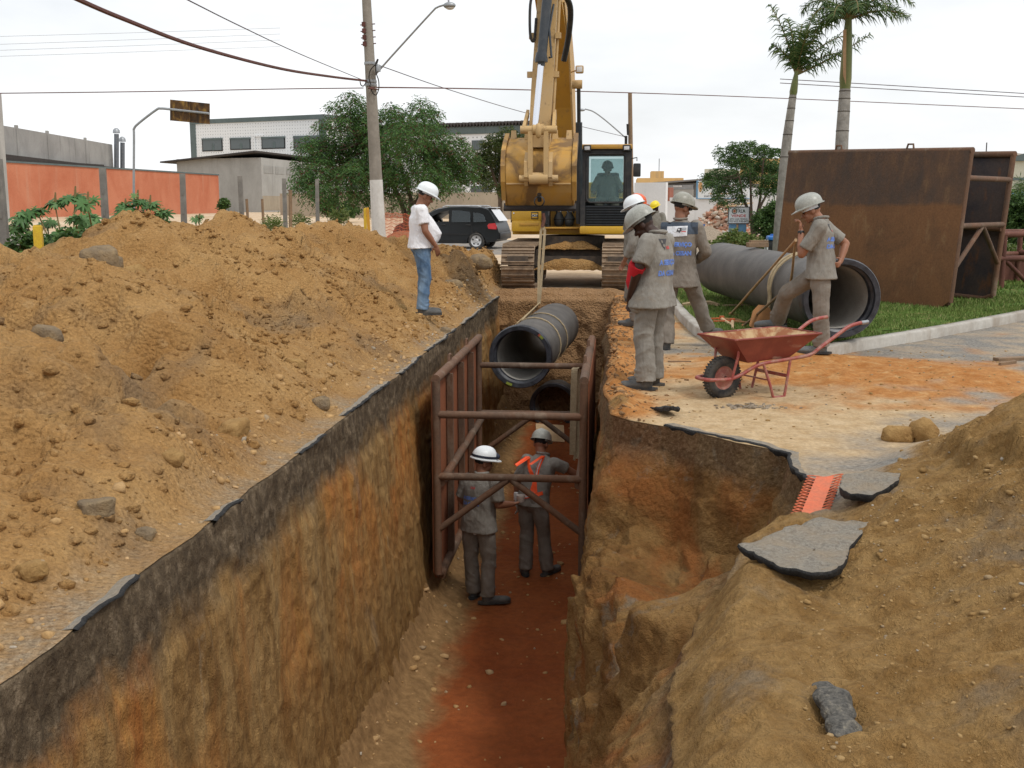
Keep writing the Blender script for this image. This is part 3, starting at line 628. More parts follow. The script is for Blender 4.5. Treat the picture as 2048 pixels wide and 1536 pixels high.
ctrl.append((lerp(lerp(-.17 + .0 * yr, xe - .42, nr), .02, C), lerp(np.full_like(yr, -.95), -1.05, C)))
ctrl.append((lerp(lerp(-.12 + 0 * yr, xe - .16, nr), xe - .22, C), lerp(np.full_like(yr, -.45), -.78, C)))
ctrl.append((lerp(xe - .03, xe - .06, C), lerp(np.full_like(yr, -.16), -.30, C)))
ctrl.append((xe, np.full_like(yr, -.005)))
cxs = np.stack([c[0] for c in ctrl], -1); czs = np.stack([c[1] for c in ctrl], -1)
kk = np.array([0, .22, .42, .60, .78, .92, 1.0])
WX = np.stack([np.interp(tt, kk, cxs[i]) for i in range(len(yr))]); WZ = np.stack([np.interp(tt, kk, czs[i]) for i in range(len(yr))])
WY = np.repeat(yr[:, None], NW, 1)
sx = np.concatenate([np.cumsum(np.full(120, .022)), 2.64 + np.cumsum(np.full(40, .05)), 4.64 + np.cumsum(np.linspace(.06, .45, 30))])
SX = xe[:, None] + sx[None, :]; SY = np.repeat(yr[:, None], len(sx), 1)
rise = sstep(0, .10, sx)[None, :]
SZ = right_z(SX, SY); SZ = SZ * np.where(nr[:, None] > .5, sstep(0, .25, sx)[None, :], np.minimum(1, sstep(-.02, .16, sx)[None, :]))
SZ = SZ - (nr * .20)[:, None] * (1 - sstep(0, .42, sx))[None, :] ** 2; WZ = WZ - (nr * .20)[:, None] * sstep(.75, 1, tt)[None, :]
A = np.concatenate([np.stack([WX, WY, WZ], -1), np.stack([SX, SY, SZ], -1)], 1)
# rough displacement of the wall part (mostly sideways)
p = A[:, :NW]; w = np.sin(np.pi * np.clip(tt, 0, 1)) ** .4; w = w * (1 - sstep(.9, 1.0, tt) * .75)
ro = .11 + .17 * np.maximum(C, nr)[:, None]
disp = ro * (fbm(p, .75, 4, seed=70, stretch=(1, 1, .8)) * .9 + .55 * ridged(p, .42, 4, seed=71) - .12) + .040 * fbm(p, .15, 4, seed=72) + .026 * ridged(p, .09, 3, seed=77)
A[:, :NW, 0] -= disp * w[None, :] * .8 - .02
A[:, :NW, 2] += disp * w[None, :] * (.25 + .8 * C[:, None])
A[:, :NW, 1] += .5 * disp * w[None, :] * C[:, None]
bank_me = grid_mesh(A)
flat = A.reshape(-1, 3); topm = np.concatenate([np.zeros((len(yr), NW)), np.ones((len(yr), len(sx)))], 1)
topm[:, NW:] *= sstep(-.01, .04, sx)[None, :]
pp = A.copy(); pp[..., 2] = 0
x_, y_ = pp[..., 0], pp[..., 1]; nz1 = fbm(pp, .8, 5, seed=80); nz2 = fbm(pp, .3, 4, seed=81)
hz = np.concatenate([np.zeros((len(yr), NW)), right_z(SX, SY)], 1)
soilm = np.clip(np.maximum(1 - sstep(5.75, 6.35, y_ - .10 * x_ + .25 * nz1), sstep(.02, .10, hz - .05 + .05 * nz1) * (y_ < 9.6)), 0, 1)
og = np.exp(-(((x_ - 2.8) / 1.7) ** 2 + ((y_ - 11.3) / 1.25) ** 2)) * 1.5 + np.exp(-(((x_ - 2.0) / .9) ** 2 + ((y_ - 12.4) / .4) ** 2))
og = og + np.exp(-((x_ - xedge(y_) - .15) / .30) ** 2) * sstep(8.6, 9.2, y_) * 1.4
og = og + np.exp(-((x_ - .5) / .7) ** 2) * sstep(12.8, 15, y_) * .8 + .42 * np.exp(-(((x_ - 1.5) / 2.2) ** 2 + ((y_ - 10.8) / 1.9) ** 2))
og = sstep(.30, 1.10, og + .80 * nz1 + .60 * nz2)
pale = sstep(.25, .75, 1.35 * np.exp(-(((x_ - .9) / 1.9) ** 2 + ((y_ - 9.8) / 2.6) ** 2)) + .45 * nz1 + .3 * nz2)
pale = np.maximum(pale, .8 * sstep(.3, .7, 1.0 * np.exp(-(((x_ - .6) / .8) ** 2 + ((y_ - 17) / 4) ** 2)) + .4 * nz2))
for nm, v in (('soil', soilm), ('orange', og), ('pale', pale), ('top', topm)): attr(bank_me, nm, v)
tag(link('trench_bank', bank_me, M['bank']), kind='structure')

# --- left wall of the trench
yr = [-4.0]
while yr[-1] < 21.1: yr.append(yr[-1] + (.022 if yr[-1] < 12 else .05))
yr = np.array(yr); NW = 150; tt = np.linspace(0, 1, NW)
YY, TT = np.meshgrid(yr, tt, indexing='ij')
XX = lerp(-1.98, -2.19, TT) - .03 * np.sin(TT * np.pi); ZZ = lerp(FLOOR - .02, -.02, TT)
p = np.stack([XX, YY, ZZ], -1); w = 1 - .75 * sstep(.95, 1.0, TT)
d = .038 * fbm(p, 1.1, 4, seed=90, stretch=(1, 1, .45)) + .012 * ridged(p, .30, 4, seed=91) + .020 * fbm(p, .20, 4, seed=92, stretch=(1, 1, .4)) + .014 * fbm(p, .06, 2, seed=93, stretch=(1, 1, .6))
d = d + .05 * np.maximum(fbm(p, .5, 3, seed=94) - .16, 0) * 2 + .010 * ridged(p, .10, 3, seed=95) + .012 * sstep(.0, .1, fbm(p, .22, 3, seed=96, stretch=(1, 1, .18))) - .02 * sstep(.82, .86, TT)
p[..., 0] += d * w + (1 - w) * .05 * fbm(np.stack([XX * 0 - 2.2, YY, ZZ * 0], -1), .5, 4, seed=21)
ext = p[:, -1:].copy(); ext[..., 0] -= .4; ext[..., 2] = -.035; p = np.concatenate([p, ext], 1)
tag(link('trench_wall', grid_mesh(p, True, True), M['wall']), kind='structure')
# --- trench floor, rising to the laid pipe; end walls
yr = np.arange(-4, 21.3, .06); xr = np.linspace(-2.10, -.22, 60)
YY, XX = np.meshgrid(yr, xr, indexing='ij'); p = np.stack([XX, YY, XX * 0], -1)
ZZ = FLOOR + .05 * fbm(p, .9, 4, seed=100) + .018 * fbm(p, .2, 3, seed=101) + .10 * (1 - sstep(-1.85, -1.55, XX + .1 * fbm(p, .8, 3, seed=102))) + .55 * sstep(15.5, 20.3, YY)
ZZ = ZZ + .28 * (1 - sstep(-2.05, -1.8, XX)) ** 2
p[..., 2] = ZZ; floor_p = p
tag(link('trench_floor', grid_mesh(p, True, True), M['floor']), kind='structure')
def floor_z(x, y):
    i = int(np.clip(round((y + 4) / .06), 0, len(yr) - 1)); j = int(np.clip(round((x + 2.10) / (xr[1] - xr[0])), 0, 59)); return float(floor_p[i, j, 2])
for nm, y0, sg in (('trench_end', 21.05, -1), ('trench_end', -4.0, 1)):
    xr2 = np.linspace(-2.5, .6, 120); zr = np.linspace(-2.95, -.01, 120); ZZ, XX = np.meshgrid(zr, xr2, indexing='ij'); p = np.stack([XX, ZZ * 0 + y0, ZZ], -1)
    d = .22 * fbm(p, .7, 4, seed=110) + .13 * ridged(p, .35, 4, seed=111) + .02 * fbm(p, .1, 3, seed=112)
    p[..., 1] += sg * (.10 + d * np.sin(np.pi * np.clip((ZZ + 2.95) / 2.9, .0, 1)) ** .5) * (1 - sstep(-.10, 0, ZZ)) + sg * .50 * (1 - sstep(-2.8, -.1, ZZ))
    tag(link(nm, grid_mesh(p, True, sg > 0), M['redsoil']), kind='structure')

xr2 = np.linspace(-2.55, .25, 110); yr2 = np.linspace(20.98, 22.75, 80); YY, XX = np.meshgrid(yr2, xr2, indexing='ij'); p = np.stack([XX, YY, XX * 0], -1)
m_ = (1 - sstep(22.0, 22.75, YY + .25 * fbm(p, .8, 3, seed=182))) * sstep(-2.55, -2.2, XX) * (1 - sstep(-.05, .25, XX))
p[..., 2] = -.02 + m_ * (.05 + .06 * fbm(p, .5, 4, seed=180) + .05 * ridged(p, .3, 3, seed=181)) - .30 * (1 - sstep(20.98, 21.22, YY + .08 * fbm(p, .4, 3, seed=183)))
sl_me = grid_mesh(p, True, True); attr(sl_me, 'crust', np.zeros(p.shape[:2])); tag(link('soil_lip', sl_me, M['redsoil']), kind='structure')
# --- broken asphalt edge: a strip 6 cm thick standing proud of the soil
def asphalt_edge(name, path, inward, th=.06, seed=0, top=.006, w=.10, jag=1.0):
    """path: (x,y) points along the break; inward: unit-ish vector function towards the road"""
    pts = [];
    for a, b in zip(path[:-1], path[1:]):
        k = max(2, int(math.dist(a, b) / .022))
        for i in range(k): pts.append((a[0] + (b[0] - a[0]) * i / k, a[1] + (b[1] - a[1]) * i / k))
    pts = np.array(pts); q = np.concatenate([pts, np.zeros((len(pts), 1))], 1)
    j1 = jag * (.045 * fbm(q, .35, 4, seed=seed) + .016 * fbm(q, .07, 2, seed=seed + 1)); j2 = .45 * fbm(q, .5, 4, seed=seed + 2) + .2 * fbm(q, .09, 2, seed=seed + 5)
    inn = np.array([inward(*t) for t in pts]); o = pts - inn * (.012 + j1)[:, None]
    tz = top + .012 * fbm(q, .4, 3, seed=seed + 3); bz = tz - np.maximum(th * (1 + 2.2 * j2), .004)
    rows = np.stack([np.concatenate([pts + inn * w, tz[:, None] - .014], 1), np.concatenate([o + inn * .025, tz[:, None]], 1), np.concatenate([o, tz[:, None] - .006], 1),
                     np.concatenate([o + inn * .01, (tz + bz)[:, None] / 2], 1), np.concatenate([o + inn * .03, bz[:, None]], 1), np.concatenate([pts + inn * w, bz[:, None]], 1)], 1)
    me = grid_mesh(rows, True, True); mi = np.zeros((len(pts) - 1, 5), np.int32); mi[:, 0] = 1; me.polygons.foreach_set('material_index', mi.ravel())
    return tag(link(name, me, [M['bitumen'], M['slab']]), kind='structure')
for k_, (ya, yb) in enumerate(((4.2, 4.9), (5.8, 6.3), (7.5, 8.2), (8.9, 10.7), (11.2, 12.6), (13.0, 15.4), (16.0, 20.9))): asphalt_edge('asphalt_edge', [(-2.19, y) for y in np.linspace(ya, yb, 4)], lambda x, y: (-1, 0), .030, 120 + 7 * k_, -.002, .09)
e = [(1.32, 6.45), (1.24, 6.9), (1.20, 7.05), (1.14, 7.45), (1.21, 7.78), (1.0, 8.0), (.84, 8.2), (.62, 8.42), (.36, 8.66)]
asphalt_edge('asphalt_edge', e, lambda x, y: (.62, .78) if x < 1.13 else (.95, .3), .065, 130, .012, .20, 1.7)

# --- kerb with lawn behind
KERB = bend([(.87, 26.0), (.88, 20.2), (.92, 17.0), (1.02, 14.9), (1.22, 13.7), (1.65, 12.85), (2.2, 12.62), (2.85, 13.35), (3.91, 14.55), (6.03, 17.15), (9.5, 21.4), (16, 29.3)], 6)
def offs(path, d):
    out = []
    for i, p_ in enumerate(path):
        t = (path[min(i + 1, len(path) - 1)] - path[max(i - 1, 0)]).normalized(); out.append(p_ + Vector((-t.y, t.x)).to_3d() * d)
    return out
K2 = [Vector((v[0], v[1], 0)) for v in KERB]
ki = offs(K2, .13)
A = np.array([[tuple(a + Vector((0, 0, -.1))), tuple(a + Vector((0, 0, .115))), tuple(a.lerp(b, .15) + Vector((0, 0, .135))), tuple(b + Vector((0, 0, .135))), tuple(b + Vector((0, 0, -.1)))] for a, b in zip(K2, ki)])
q = A + 0; A[..., 2] += .012 * fbm(q, .4, 3, seed=150) * (A[..., 2] > 0); A[..., 0] += .012 * fbm(q, .25, 3, seed=151)
kme = grid_mesh(A, False); tag(link('kerb', kme, M['kerb']), kind='structure')
lp = [Vector((v.x, v.y, 0)) for v in offs(K2, .13)]
# lawn outline: kerb line, then a far edge
outl = [(v.x, v.y) for v in lp] + [(20, 36), (12, 38), (5, 36), (2.6, 34), (1.0, 31)]
from mathutils.geometry import intersect_point_tri_2d, tessellate_polygon
def inside(x, y, poly):
    r = np.zeros(np.shape(x), bool); j = len(poly) - 1
    for i in range(len(poly)):
        xi, yi = poly[i]; xj, yj = poly[j]
        c = ((yi > y) != (yj > y)) & (x < (xj - xi) * (y - yi) / (yj - yi + 1e-12) + xi); r ^= c; j = i
    return r
def lawn_z(x, y):
    p = np.stack([np.asarray(x, float), np.asarray(y, float), 0 * np.asarray(x, float)], -1); return .135 + .025 * fbm(p, 1.5, 3, seed=160) + .03 * sstep(15, 25, y)
gx = np.arange(.6, 20, .16); gy = np.arange(12, 38, .16); XX, YY = np.meshgrid(gx, gy, indexing='ij')
# build as clipped grid: keep cells fully inside, plus a skirt along the kerb
ins = inside(XX, YY, outl); A = np.stack([XX, YY, lawn_z(XX, YY)], -1); idx = np.arange(XX.size).reshape(XX.shape)
f = np.stack([idx[:-1, :-1], idx[1:, :-1], idx[1:, 1:], idx[:-1, 1:]], -1); kp = (ins[:-1, :-1] & ins[1:, :-1] & ins[1:, 1:] & ins[:-1, 1:])
me = mesh_np(A.reshape(-1, 3), f[kp])
bm = bmesh.new(); bm.from_mesh(me); bmesh.ops.delete(bm, geom=[v for v in bm.verts if not v.link_faces], context='VERTS'); bm.to_mesh(me); bm.free()
tag(link('lawn', smooth(me), M['lawn']), kind='structure')
A = np.array([[(a.x, a.y, .128), (b.x, b.y, .126)] for a, b in zip(lp, offs(lp, .34))]); tag(link('lawn_edge', grid_mesh(A, True), M['lawn']), kind='structure')
# grass blades
def blades(n, xr_, yr_, poly, h, wd, zf):
    x = RNG.uniform(*xr_, n); y = yr_[0] + (yr_[1] - yr_[0]) * RNG.random(n) ** 1.6; k = inside(x, y, poly)
    pn = fbm(np.stack([x, y, x * 0], -1), .9, 3, seed=170); k &= (pn < .38) | (RNG.random(n) < .25)
    k &= ~((np.hypot(x - 3.6, y - 14.3) < .35) & (RNG.random(n) < .7))
    x, y = x[k], y[k]; z = zf(x, y); n = len(x); a = RNG.uniform(0, 2 * np.pi, n); hh = h * RNG.uniform(.5, 1.2, n) * (1 + .03 * (y - 12)); ww = wd * (1 + .06 * (y - 12)); l = RNG.uniform(.1, .7, n) * hh; b = RNG.uniform(0, 2 * np.pi, n)
    v = np.stack([np.stack([x - np.cos(a) * ww, y - np.sin(a) * ww, z - .005], -1), np.stack([x + np.cos(a) * ww, y + np.sin(a) * ww, z - .005], -1), np.stack([x + l * np.cos(b), y + l * np.sin(b), z + hh], -1)], 1)
    return v.reshape(-1, 3)
v = np.concatenate([blades(90000, (.8, 8), (12.4, 20), outl, .035, .006, lawn_z), blades(50000, (.8, 16), (17, 37), outl, .045, .009, lawn_z)])
tag(link('grass', mesh_np(v, np.arange(len(v)).reshape(-1, 3), False), M['grass']), kind='stuff')

# far road behind the excavator
A = np.array([[(x, y, gz(x, y) - .022) for y in (38.0, 41, 44, 49.0)] for x in np.arange(-60, 30, 3.0)]); tag(link('road', grid_mesh(A, True, True), M['road']), kind='structure')

# --- loose clods (countless) as rocks scattered on the heaps
ICO = bmesh.new(); bmesh.ops.create_icosphere(ICO, subdivisions=1, radius=1); IV = np.array([v.co[:] for v in ICO.verts]); IF = np.array([[v.index for v in f.verts] for f in ICO.faces]); ICO.free()
IC2 = bmesh.new(); bmesh.ops.create_icosphere(IC2, subdivisions=3, radius=1); IV2 = np.array([v.co[:] for v in IC2.verts]); IF2 = np.array([[v.index for v in f.verts] for f in IC2.faces]); IC2.free()
def rocks(x, y, z, r, seed=0, sink=.42, flat=.72):
    n = len(x); rg = np.random.default_rng(seed); jit = 1 + .62 * (rg.random((n, len(IV))) - .5)
    S = r[:, None] * np.stack([rg.uniform(.7, 1.25, n), rg.uniform(.7, 1.25, n), flat * rg.uniform(.7, 1.1, n)], -1); a = rg.uniform(0, 6.28, n); b = rg.normal(0, .5, n)
    IVb = np.sign(IV) * np.abs(IV) ** .72; V = IVb[None] * jit[..., None] * S[:, None, :]
    ca, sa, cb, sb = np.cos(a)[:, None], np.sin(a)[:, None], np.cos(b)[:, None], np.sin(b)[:, None]
    y1 = V[..., 1] * cb - V[..., 2] * sb; z1 = V[..., 1] * sb + V[..., 2] * cb; x1 = V[..., 0] * ca - y1 * sa; y1 = V[..., 0] * sa + y1 * ca
    V = np.stack([x1 + x[:, None], y1 + y[:, None], z1 + (z + r * (flat * .6 - sink))[:, None]], -1).reshape(-1, 3)
    F = (IF[None] + (np.arange(n) * len(IV))[:, None, None]).reshape(-1, 3); return V, F
def scatter(name, n, xr_, yr_, zf, rmin, rmax, dens, mat, seed, ypow=1.0, kind='stuff'):
    rg = np.random.default_rng(seed); x = rg.uniform(*xr_, n); y = yr_[0] + (yr_[1] - yr_[0]) * rg.random(n) ** ypow
    k = rg.random(n) < dens(x, y); x, y = x[k], y[k]; z = zf(x, y); r = rmin * (rmax / rmin) ** (rg.random(len(x)) ** 3.0); r = np.maximum(r, .0011 * y)
    V, F = rocks(x, y, z, r, seed + 1); return tag(link(name, mesh_np(V, F, False), mat), kind=kind)
def dens_heap(x, y):
    h = heap_base(x, y); p = np.stack([x, y, x * 0], -1); return np.clip(sstep(.02, .12, h) * (.12 + 3.2 * np.maximum(fbm(p, 1.2, 3, seed=200) - .05, 0) + .35 * (h < .40)), 0, 1) * (x < -2.38)
scatter('loose_clods', 20000, (-6.4, -2.34), (2.2, 24), heap_z, .008, .055, dens_heap, M['heap'], 300, 1.15)
scatter('loose_clods', 1500, (-2.75, -2.24), (3, 21), heap_z, .006, .045, lambda x, y: .3 + .7 * (fbm(np.stack([x, y, x * 0], -1), .6, 3, seed=205) > .05), M['clod'], 305)
scatter('loose_stones', 5000, (.15, 4.5), (2.6, 7.5), right_z, .003, .012, lambda x, y: (x > xedge(y) + .48) * (y < 6.2), M['clod_r'], 306)
scatter('loose_clods', 1600, (-.12, .75), (8.75, 20.5), right_z, .005, .032, lambda x, y: (x > xedge(y) + .02) * np.exp(-np.maximum(x - xedge(y) - .2, 0) * 5), M['redsoil'], 307)
def dens_r(x, y):
    h = right_z(x, y); return np.clip(.25 * (y < 6) + sstep(.05, .25, h) * .9, 0, 1) * (x > xedge(y) + np.where(y < 6.6, .48, .10)) * (fbm(np.stack([x, y, x * 0], -1), .8, 3, seed=210) > -.35)
n_r = scatter('loose_clods', 7000, (.2, 5.4), (2.6, 9.2), right_z, .004, .024, dens_r, M['clod_r'], 310, 1.0)
scatter('loose_stones', 700, (.3, 5.0), (8.2, 13.6), right_z, .006, .022, lambda x, y: (x > xedge(y) + .1) * .5, M['clod_r'], 320)
def floor_zv(x, y): return np.array([floor_z(a, b) for a, b in zip(x, y)])
scatter('loose_clods', 700, (-2.0, -.3), (7.8, 20), floor_zv, .01, .05, lambda x, y: .25 + .75 * (x < -1.6), M['clod'], 330)

def boulder(name, label, cat, c, s, rz, mat, seed, rough=.22, group=None, blocky=.0, tilt=0):
    q = IV2 * 1.0
    if blocky: q = np.sign(q) * np.abs(q) ** (1 - blocky)
    v = q * (1 + 1.5 * rough * fbm(IV2 + seed * 3.1, .8, 4, seed=seed) + .16 * ridged(IV2 + seed, .5, 3, seed=seed + 1) + .09 * fbm(IV2 + seed, .22, 3, seed=seed + 2))[:, None] * np.array(s)
    o = link(name, mesh_np(v, IF2), mat); o.location = c; o.rotation_euler = (tilt, tilt * .5, rz); return tag(o, label, cat, group)
def rz_(x, y): return float(right_z(np.array([x]), np.array([y]))[0])
p = G(1795, 882); boulder('dirt_clod', 'squarish yellow-brown clod of clay lying on the pale asphalt', 'clod', (p.x, p.y, .045), (.105, .085, .065), .2, M['yclod'], 3, .14, blocky=.25)
p = G(1845, 884); boulder('dirt_clod', 'rounded cracked yellow clod leaning at the foot of the right-hand heap', 'clod', (p.x, p.y, .075), (.085, .10, .10), .6, M['yclod'], 5, .2)
p = G(935, 541); boulder('dirt_clod', 'dark grey lump perched behind the man in the white shirt', 'clod', (-2.55, 21.2, .62), (.18, .16, .12), .3, M['gclod'], 8, .25, blocky=.2, tilt=.3)
for i, (px, py, Y, s, m) in enumerate([(905, 592, 18.6, (.22, .14, .13), 'gclod'), (890, 650, 14.9, (.10, .10, .08), 'gclod'), (800, 645, 15.2, (.15, .12, .12), 'yclod'), (818, 663, 14.6, (.16, .12, .12), 'yclod'), (775, 652, 15.3, (.09, .09, .09), 'yclod'),
        (265, 580, 10.0, (.34, .20, .26), 'yclod'), (205, 560, 10.4, (.26, .18, .24), 'gclod'), (222, 492, 11.7, (.13, .12, .22), 'gclod'), (590, 720, 9.6, (.12, .12, .09), 'yclod'), (640, 810, 9.0, (.11, .10, .08), 'gclod'), (470, 870, 7.3, (.19, .13, .11), 'yclod'),
        (345, 925, 6.2, (.10, .08, .07), 'yclod'), (195, 1045, 5.3, (.13, .11, .07), 'gclod'), (290, 1025, 5.4, (.075, .07, .055), 'gclod'), (95, 700, 7.6, (.16, .13, .12), 'gclod'), (60, 1130, 4.6, (.10, .09, .06), 'yclod')]):
    q = P(px, py, Y)
    lab = ['grey lump on the heap right of the man in jeans', 'grey stone at the toes of the man in jeans', 'yellow clod behind the heels of the man in jeans', 'yellow clod just below the heels of the man in jeans, nearest the edge', 'small yellow clod at the end of the row beside the man in jeans',
           'big pale ochre block on the upper face of the spoil heap', 'grey block beside the big ochre block on the spoil heap', 'upright grey lump high on the spoil heap', 'ochre clod at the heap foot above the asphalt strip', 'grey clod next to the asphalt strip on the left edge', 'long ochre clod low on the heap near the trench edge',
           'round ochre clod on the near lower heap', 'flat grey slab of soil in the near left corner', 'dark grey stone on dusty ground near the trench edge', 'grey lump on the near steep heap face', 'ochre clod lowest in the left corner of the heap'][i]
    hz_ = on_heap(q.x, q.y); boulder('dirt_clod', lab, 'clod', (q.x, q.y, hz_ + s[2] * .12), tuple(.64 * w_ for w_ in s), i * 1.1, M[m], 20 + i, .27, 'large clods on the left spoil heap', .25 + .15 * (i % 3 == 0), .25 * (i % 2))
# ------------------------------------------------------------------ broken slabs on the right bank
def slab(name, label, cat, pix, zc, th, mats, seed, tilt=(0, 0), z0=.03, group=None):
    """irregular plate: outline from ground points, crumbled black edge"""
    pts = [G(px, py, zc) for px, py in pix]; c = sum(pts, Vector()) / len(pts)
    ring = []
    for i in range(len(pts)):
        a, b = pts[i], pts[(i + 1) % len(pts)]; k = max(2, int((b - a).length / .03))
        for j in range(k): ring.append(a.lerp(b, j / k))
    R = np.array([(v.x - c.x, v.y - c.y) for v in ring]); n = len(R); q = np.concatenate([R, np.zeros((n, 1))], 1) + c[:]
    R = R * (1 + .09 * fbm(q, .16, 5, seed=seed) + .045 * fbm(q, .035, 2, seed=seed + 7))[:, None]
    rows = []
    for s in np.linspace(0.02, 1, 14): rows.append(np.concatenate([R * s, np.full((n, 1), 0.0)], 1))
    top = np.array(rows); pp = top + np.array([c.x, c.y, 0]); top[..., 2] = .024 * fbm(pp, .25, 4, seed=seed + 1) + .014 * fbm(pp, .06, 3, seed=seed + 2) - .02 * ridged(pp, .5, 2, seed=seed + 9).clip(.6, 1) + .012
    thk = th * (1 + .5 * fbm(q, .15, 3, seed=seed + 4))
    e1 = top[-1] * np.array([1.015, 1.015, 1]) - np.array([0, 0, .25 * th]); e2 = top[-1] * np.array([.985, .985, 1]); e2[:, 2] -= thk * .7; e3 = top[-1] * .95; e3[:, 2] = top[-1][:, 2] - thk
    A = np.concatenate([top, e1[None], e2[None], e3[None]]); A = np.concatenate([A, A[:, :1]], 1)
    A[..., 2] += tilt[0] * A[..., 0] + tilt[1] * A[..., 1]
    me = grid_mesh(A, True); mi = np.zeros((A.shape[0] - 1, A.shape[1] - 1), np.int32); mi[-3:] = 1; me.polygons.foreach_set('material_index', mi.ravel())
    o = link(name, me, mats); o.location = (c.x, c.y, rz_(c.x, c.y) + z0 + th); return tag(o, label, cat, group)
slab('asphalt_slab', 'big fan-shaped slab of broken asphalt with a black curved edge lying on the soil', 'asphalt slab', [(1478, 1108), (1545, 1078), (1640, 1052), (1745, 1062), (1728, 1082), (1700, 1115), (1690, 1148), (1672, 1166), (1622, 1174), (1560, 1158), (1515, 1132)], .10, .045, [M['slab'], M['bitumen']], 400, (.03, -.03), .035)
slab('asphalt_slab', 'smaller flat slab of broken asphalt beside the orange mesh', 'asphalt slab', [(1682, 985), (1740, 978), (1800, 984), (1795, 998), (1742, 1022), (1700, 1022), (1678, 1005)], .06, .045, [M['slab'], M['bitumen']], 410, (.02, .02), .02)
p = G(1670, 1378, .12)
mb = MB(); pts = bend([(-.02, -.20, 0), (.0, -.08, .02), (.015, .06, .025), (-.005, .19, .0)], 8)
mb.tube(pts, [.045 + .018 * math.sin(i * .9) * math.cos(i * .37) + .016 * math.sin(math.pi * i / (len(pts) - 1)) for i in range(len(pts))], 16)
me = mb.mesh(); me = evalmesh(me, [('SUBSURF', dict(levels=2, render_levels=2))]); c_ = co_np(me); c_ += no_np(me) * (.016 * fbm(c_, .06, 4, seed=420) + .012 * ridged(c_, .10, 3, seed=421))[:, None]; set_co(me, c_ * np.array([.86, 1.05, .55]))
n = NT('tar_lump'); c = n.noise(40, 5, .7); n.bump(n.noise(30, 5, .7), 1, .03); M['tarlump'] = n.fin(n.ramp(c, [(.35, (.06, .058, .055)), (.55, (.15, .14, .122)), (.72, (.30, .265, .205))]), .9, 0, .25)
o = link('asphalt_lump', smooth(me), M['tarlump']); o.location = (p.x, p.y, rz_(p.x, p.y) + .035); o.rotation_euler = (.02, 0, .05); tag(o, 'long dark lump of broken asphalt on the near right soil', 'asphalt lump')
# black broken piece at the orange lip
slab('asphalt_slab', 'narrow black sliver of asphalt half buried at the orange soil lip', 'asphalt slab', [(1288, 803), (1325, 806), (1358, 826), (1340, 832), (1312, 818)], .03, .028, [M['bitumen'], M['bitumen']], 430, (0, -.2), .0)

# orange safety mesh hanging into the collapsed side
t = thing('safety_mesh', 'orange plastic mesh strip hanging over the broken asphalt into the hole', 'safety mesh', (0, 0, 0))
top_, bot = P(1652, 946, 6.75), P(1618, 1032, 6.15); top_.z = max(top_.z, .03)
axis = (bot - top_); side = Vector((.9, .25, 0)).normalized(); nrm = side.cross(axis).normalized()
mb = MB(); wv = .105
mb.prism([(0, 0), (1, 0), (1, 1), (0, 1)], 0, .006, lambda u, v, k: top_ + axis * (.05 + .95 * u) + side * ((v - .5) * .115) + nrm * (k + .010))
mb.build('strip', M['net'], t, False)
mb = MB(); NL = 15
for s in (-1, 1):
    for k in range(NL):
        u0, u1 = k / NL, (k + 1.5) / NL
        mb.tube(bend([top_ + axis * u0 + side * s * .04 + nrm * .02, top_ + axis * (u0 + u1) / 2 + side * s * (wv + .01), top_ + axis * u1 + side * s * .04 + nrm * .02], 4), .0035, 5)
        mb.tube([top_ + axis * u0 - side * s * .10 + nrm * .012, top_ + axis * min(u1, 1.1) + side * s * .10 + nrm * .018], .0028, 4)
mb.build('netting', M['net'], t)

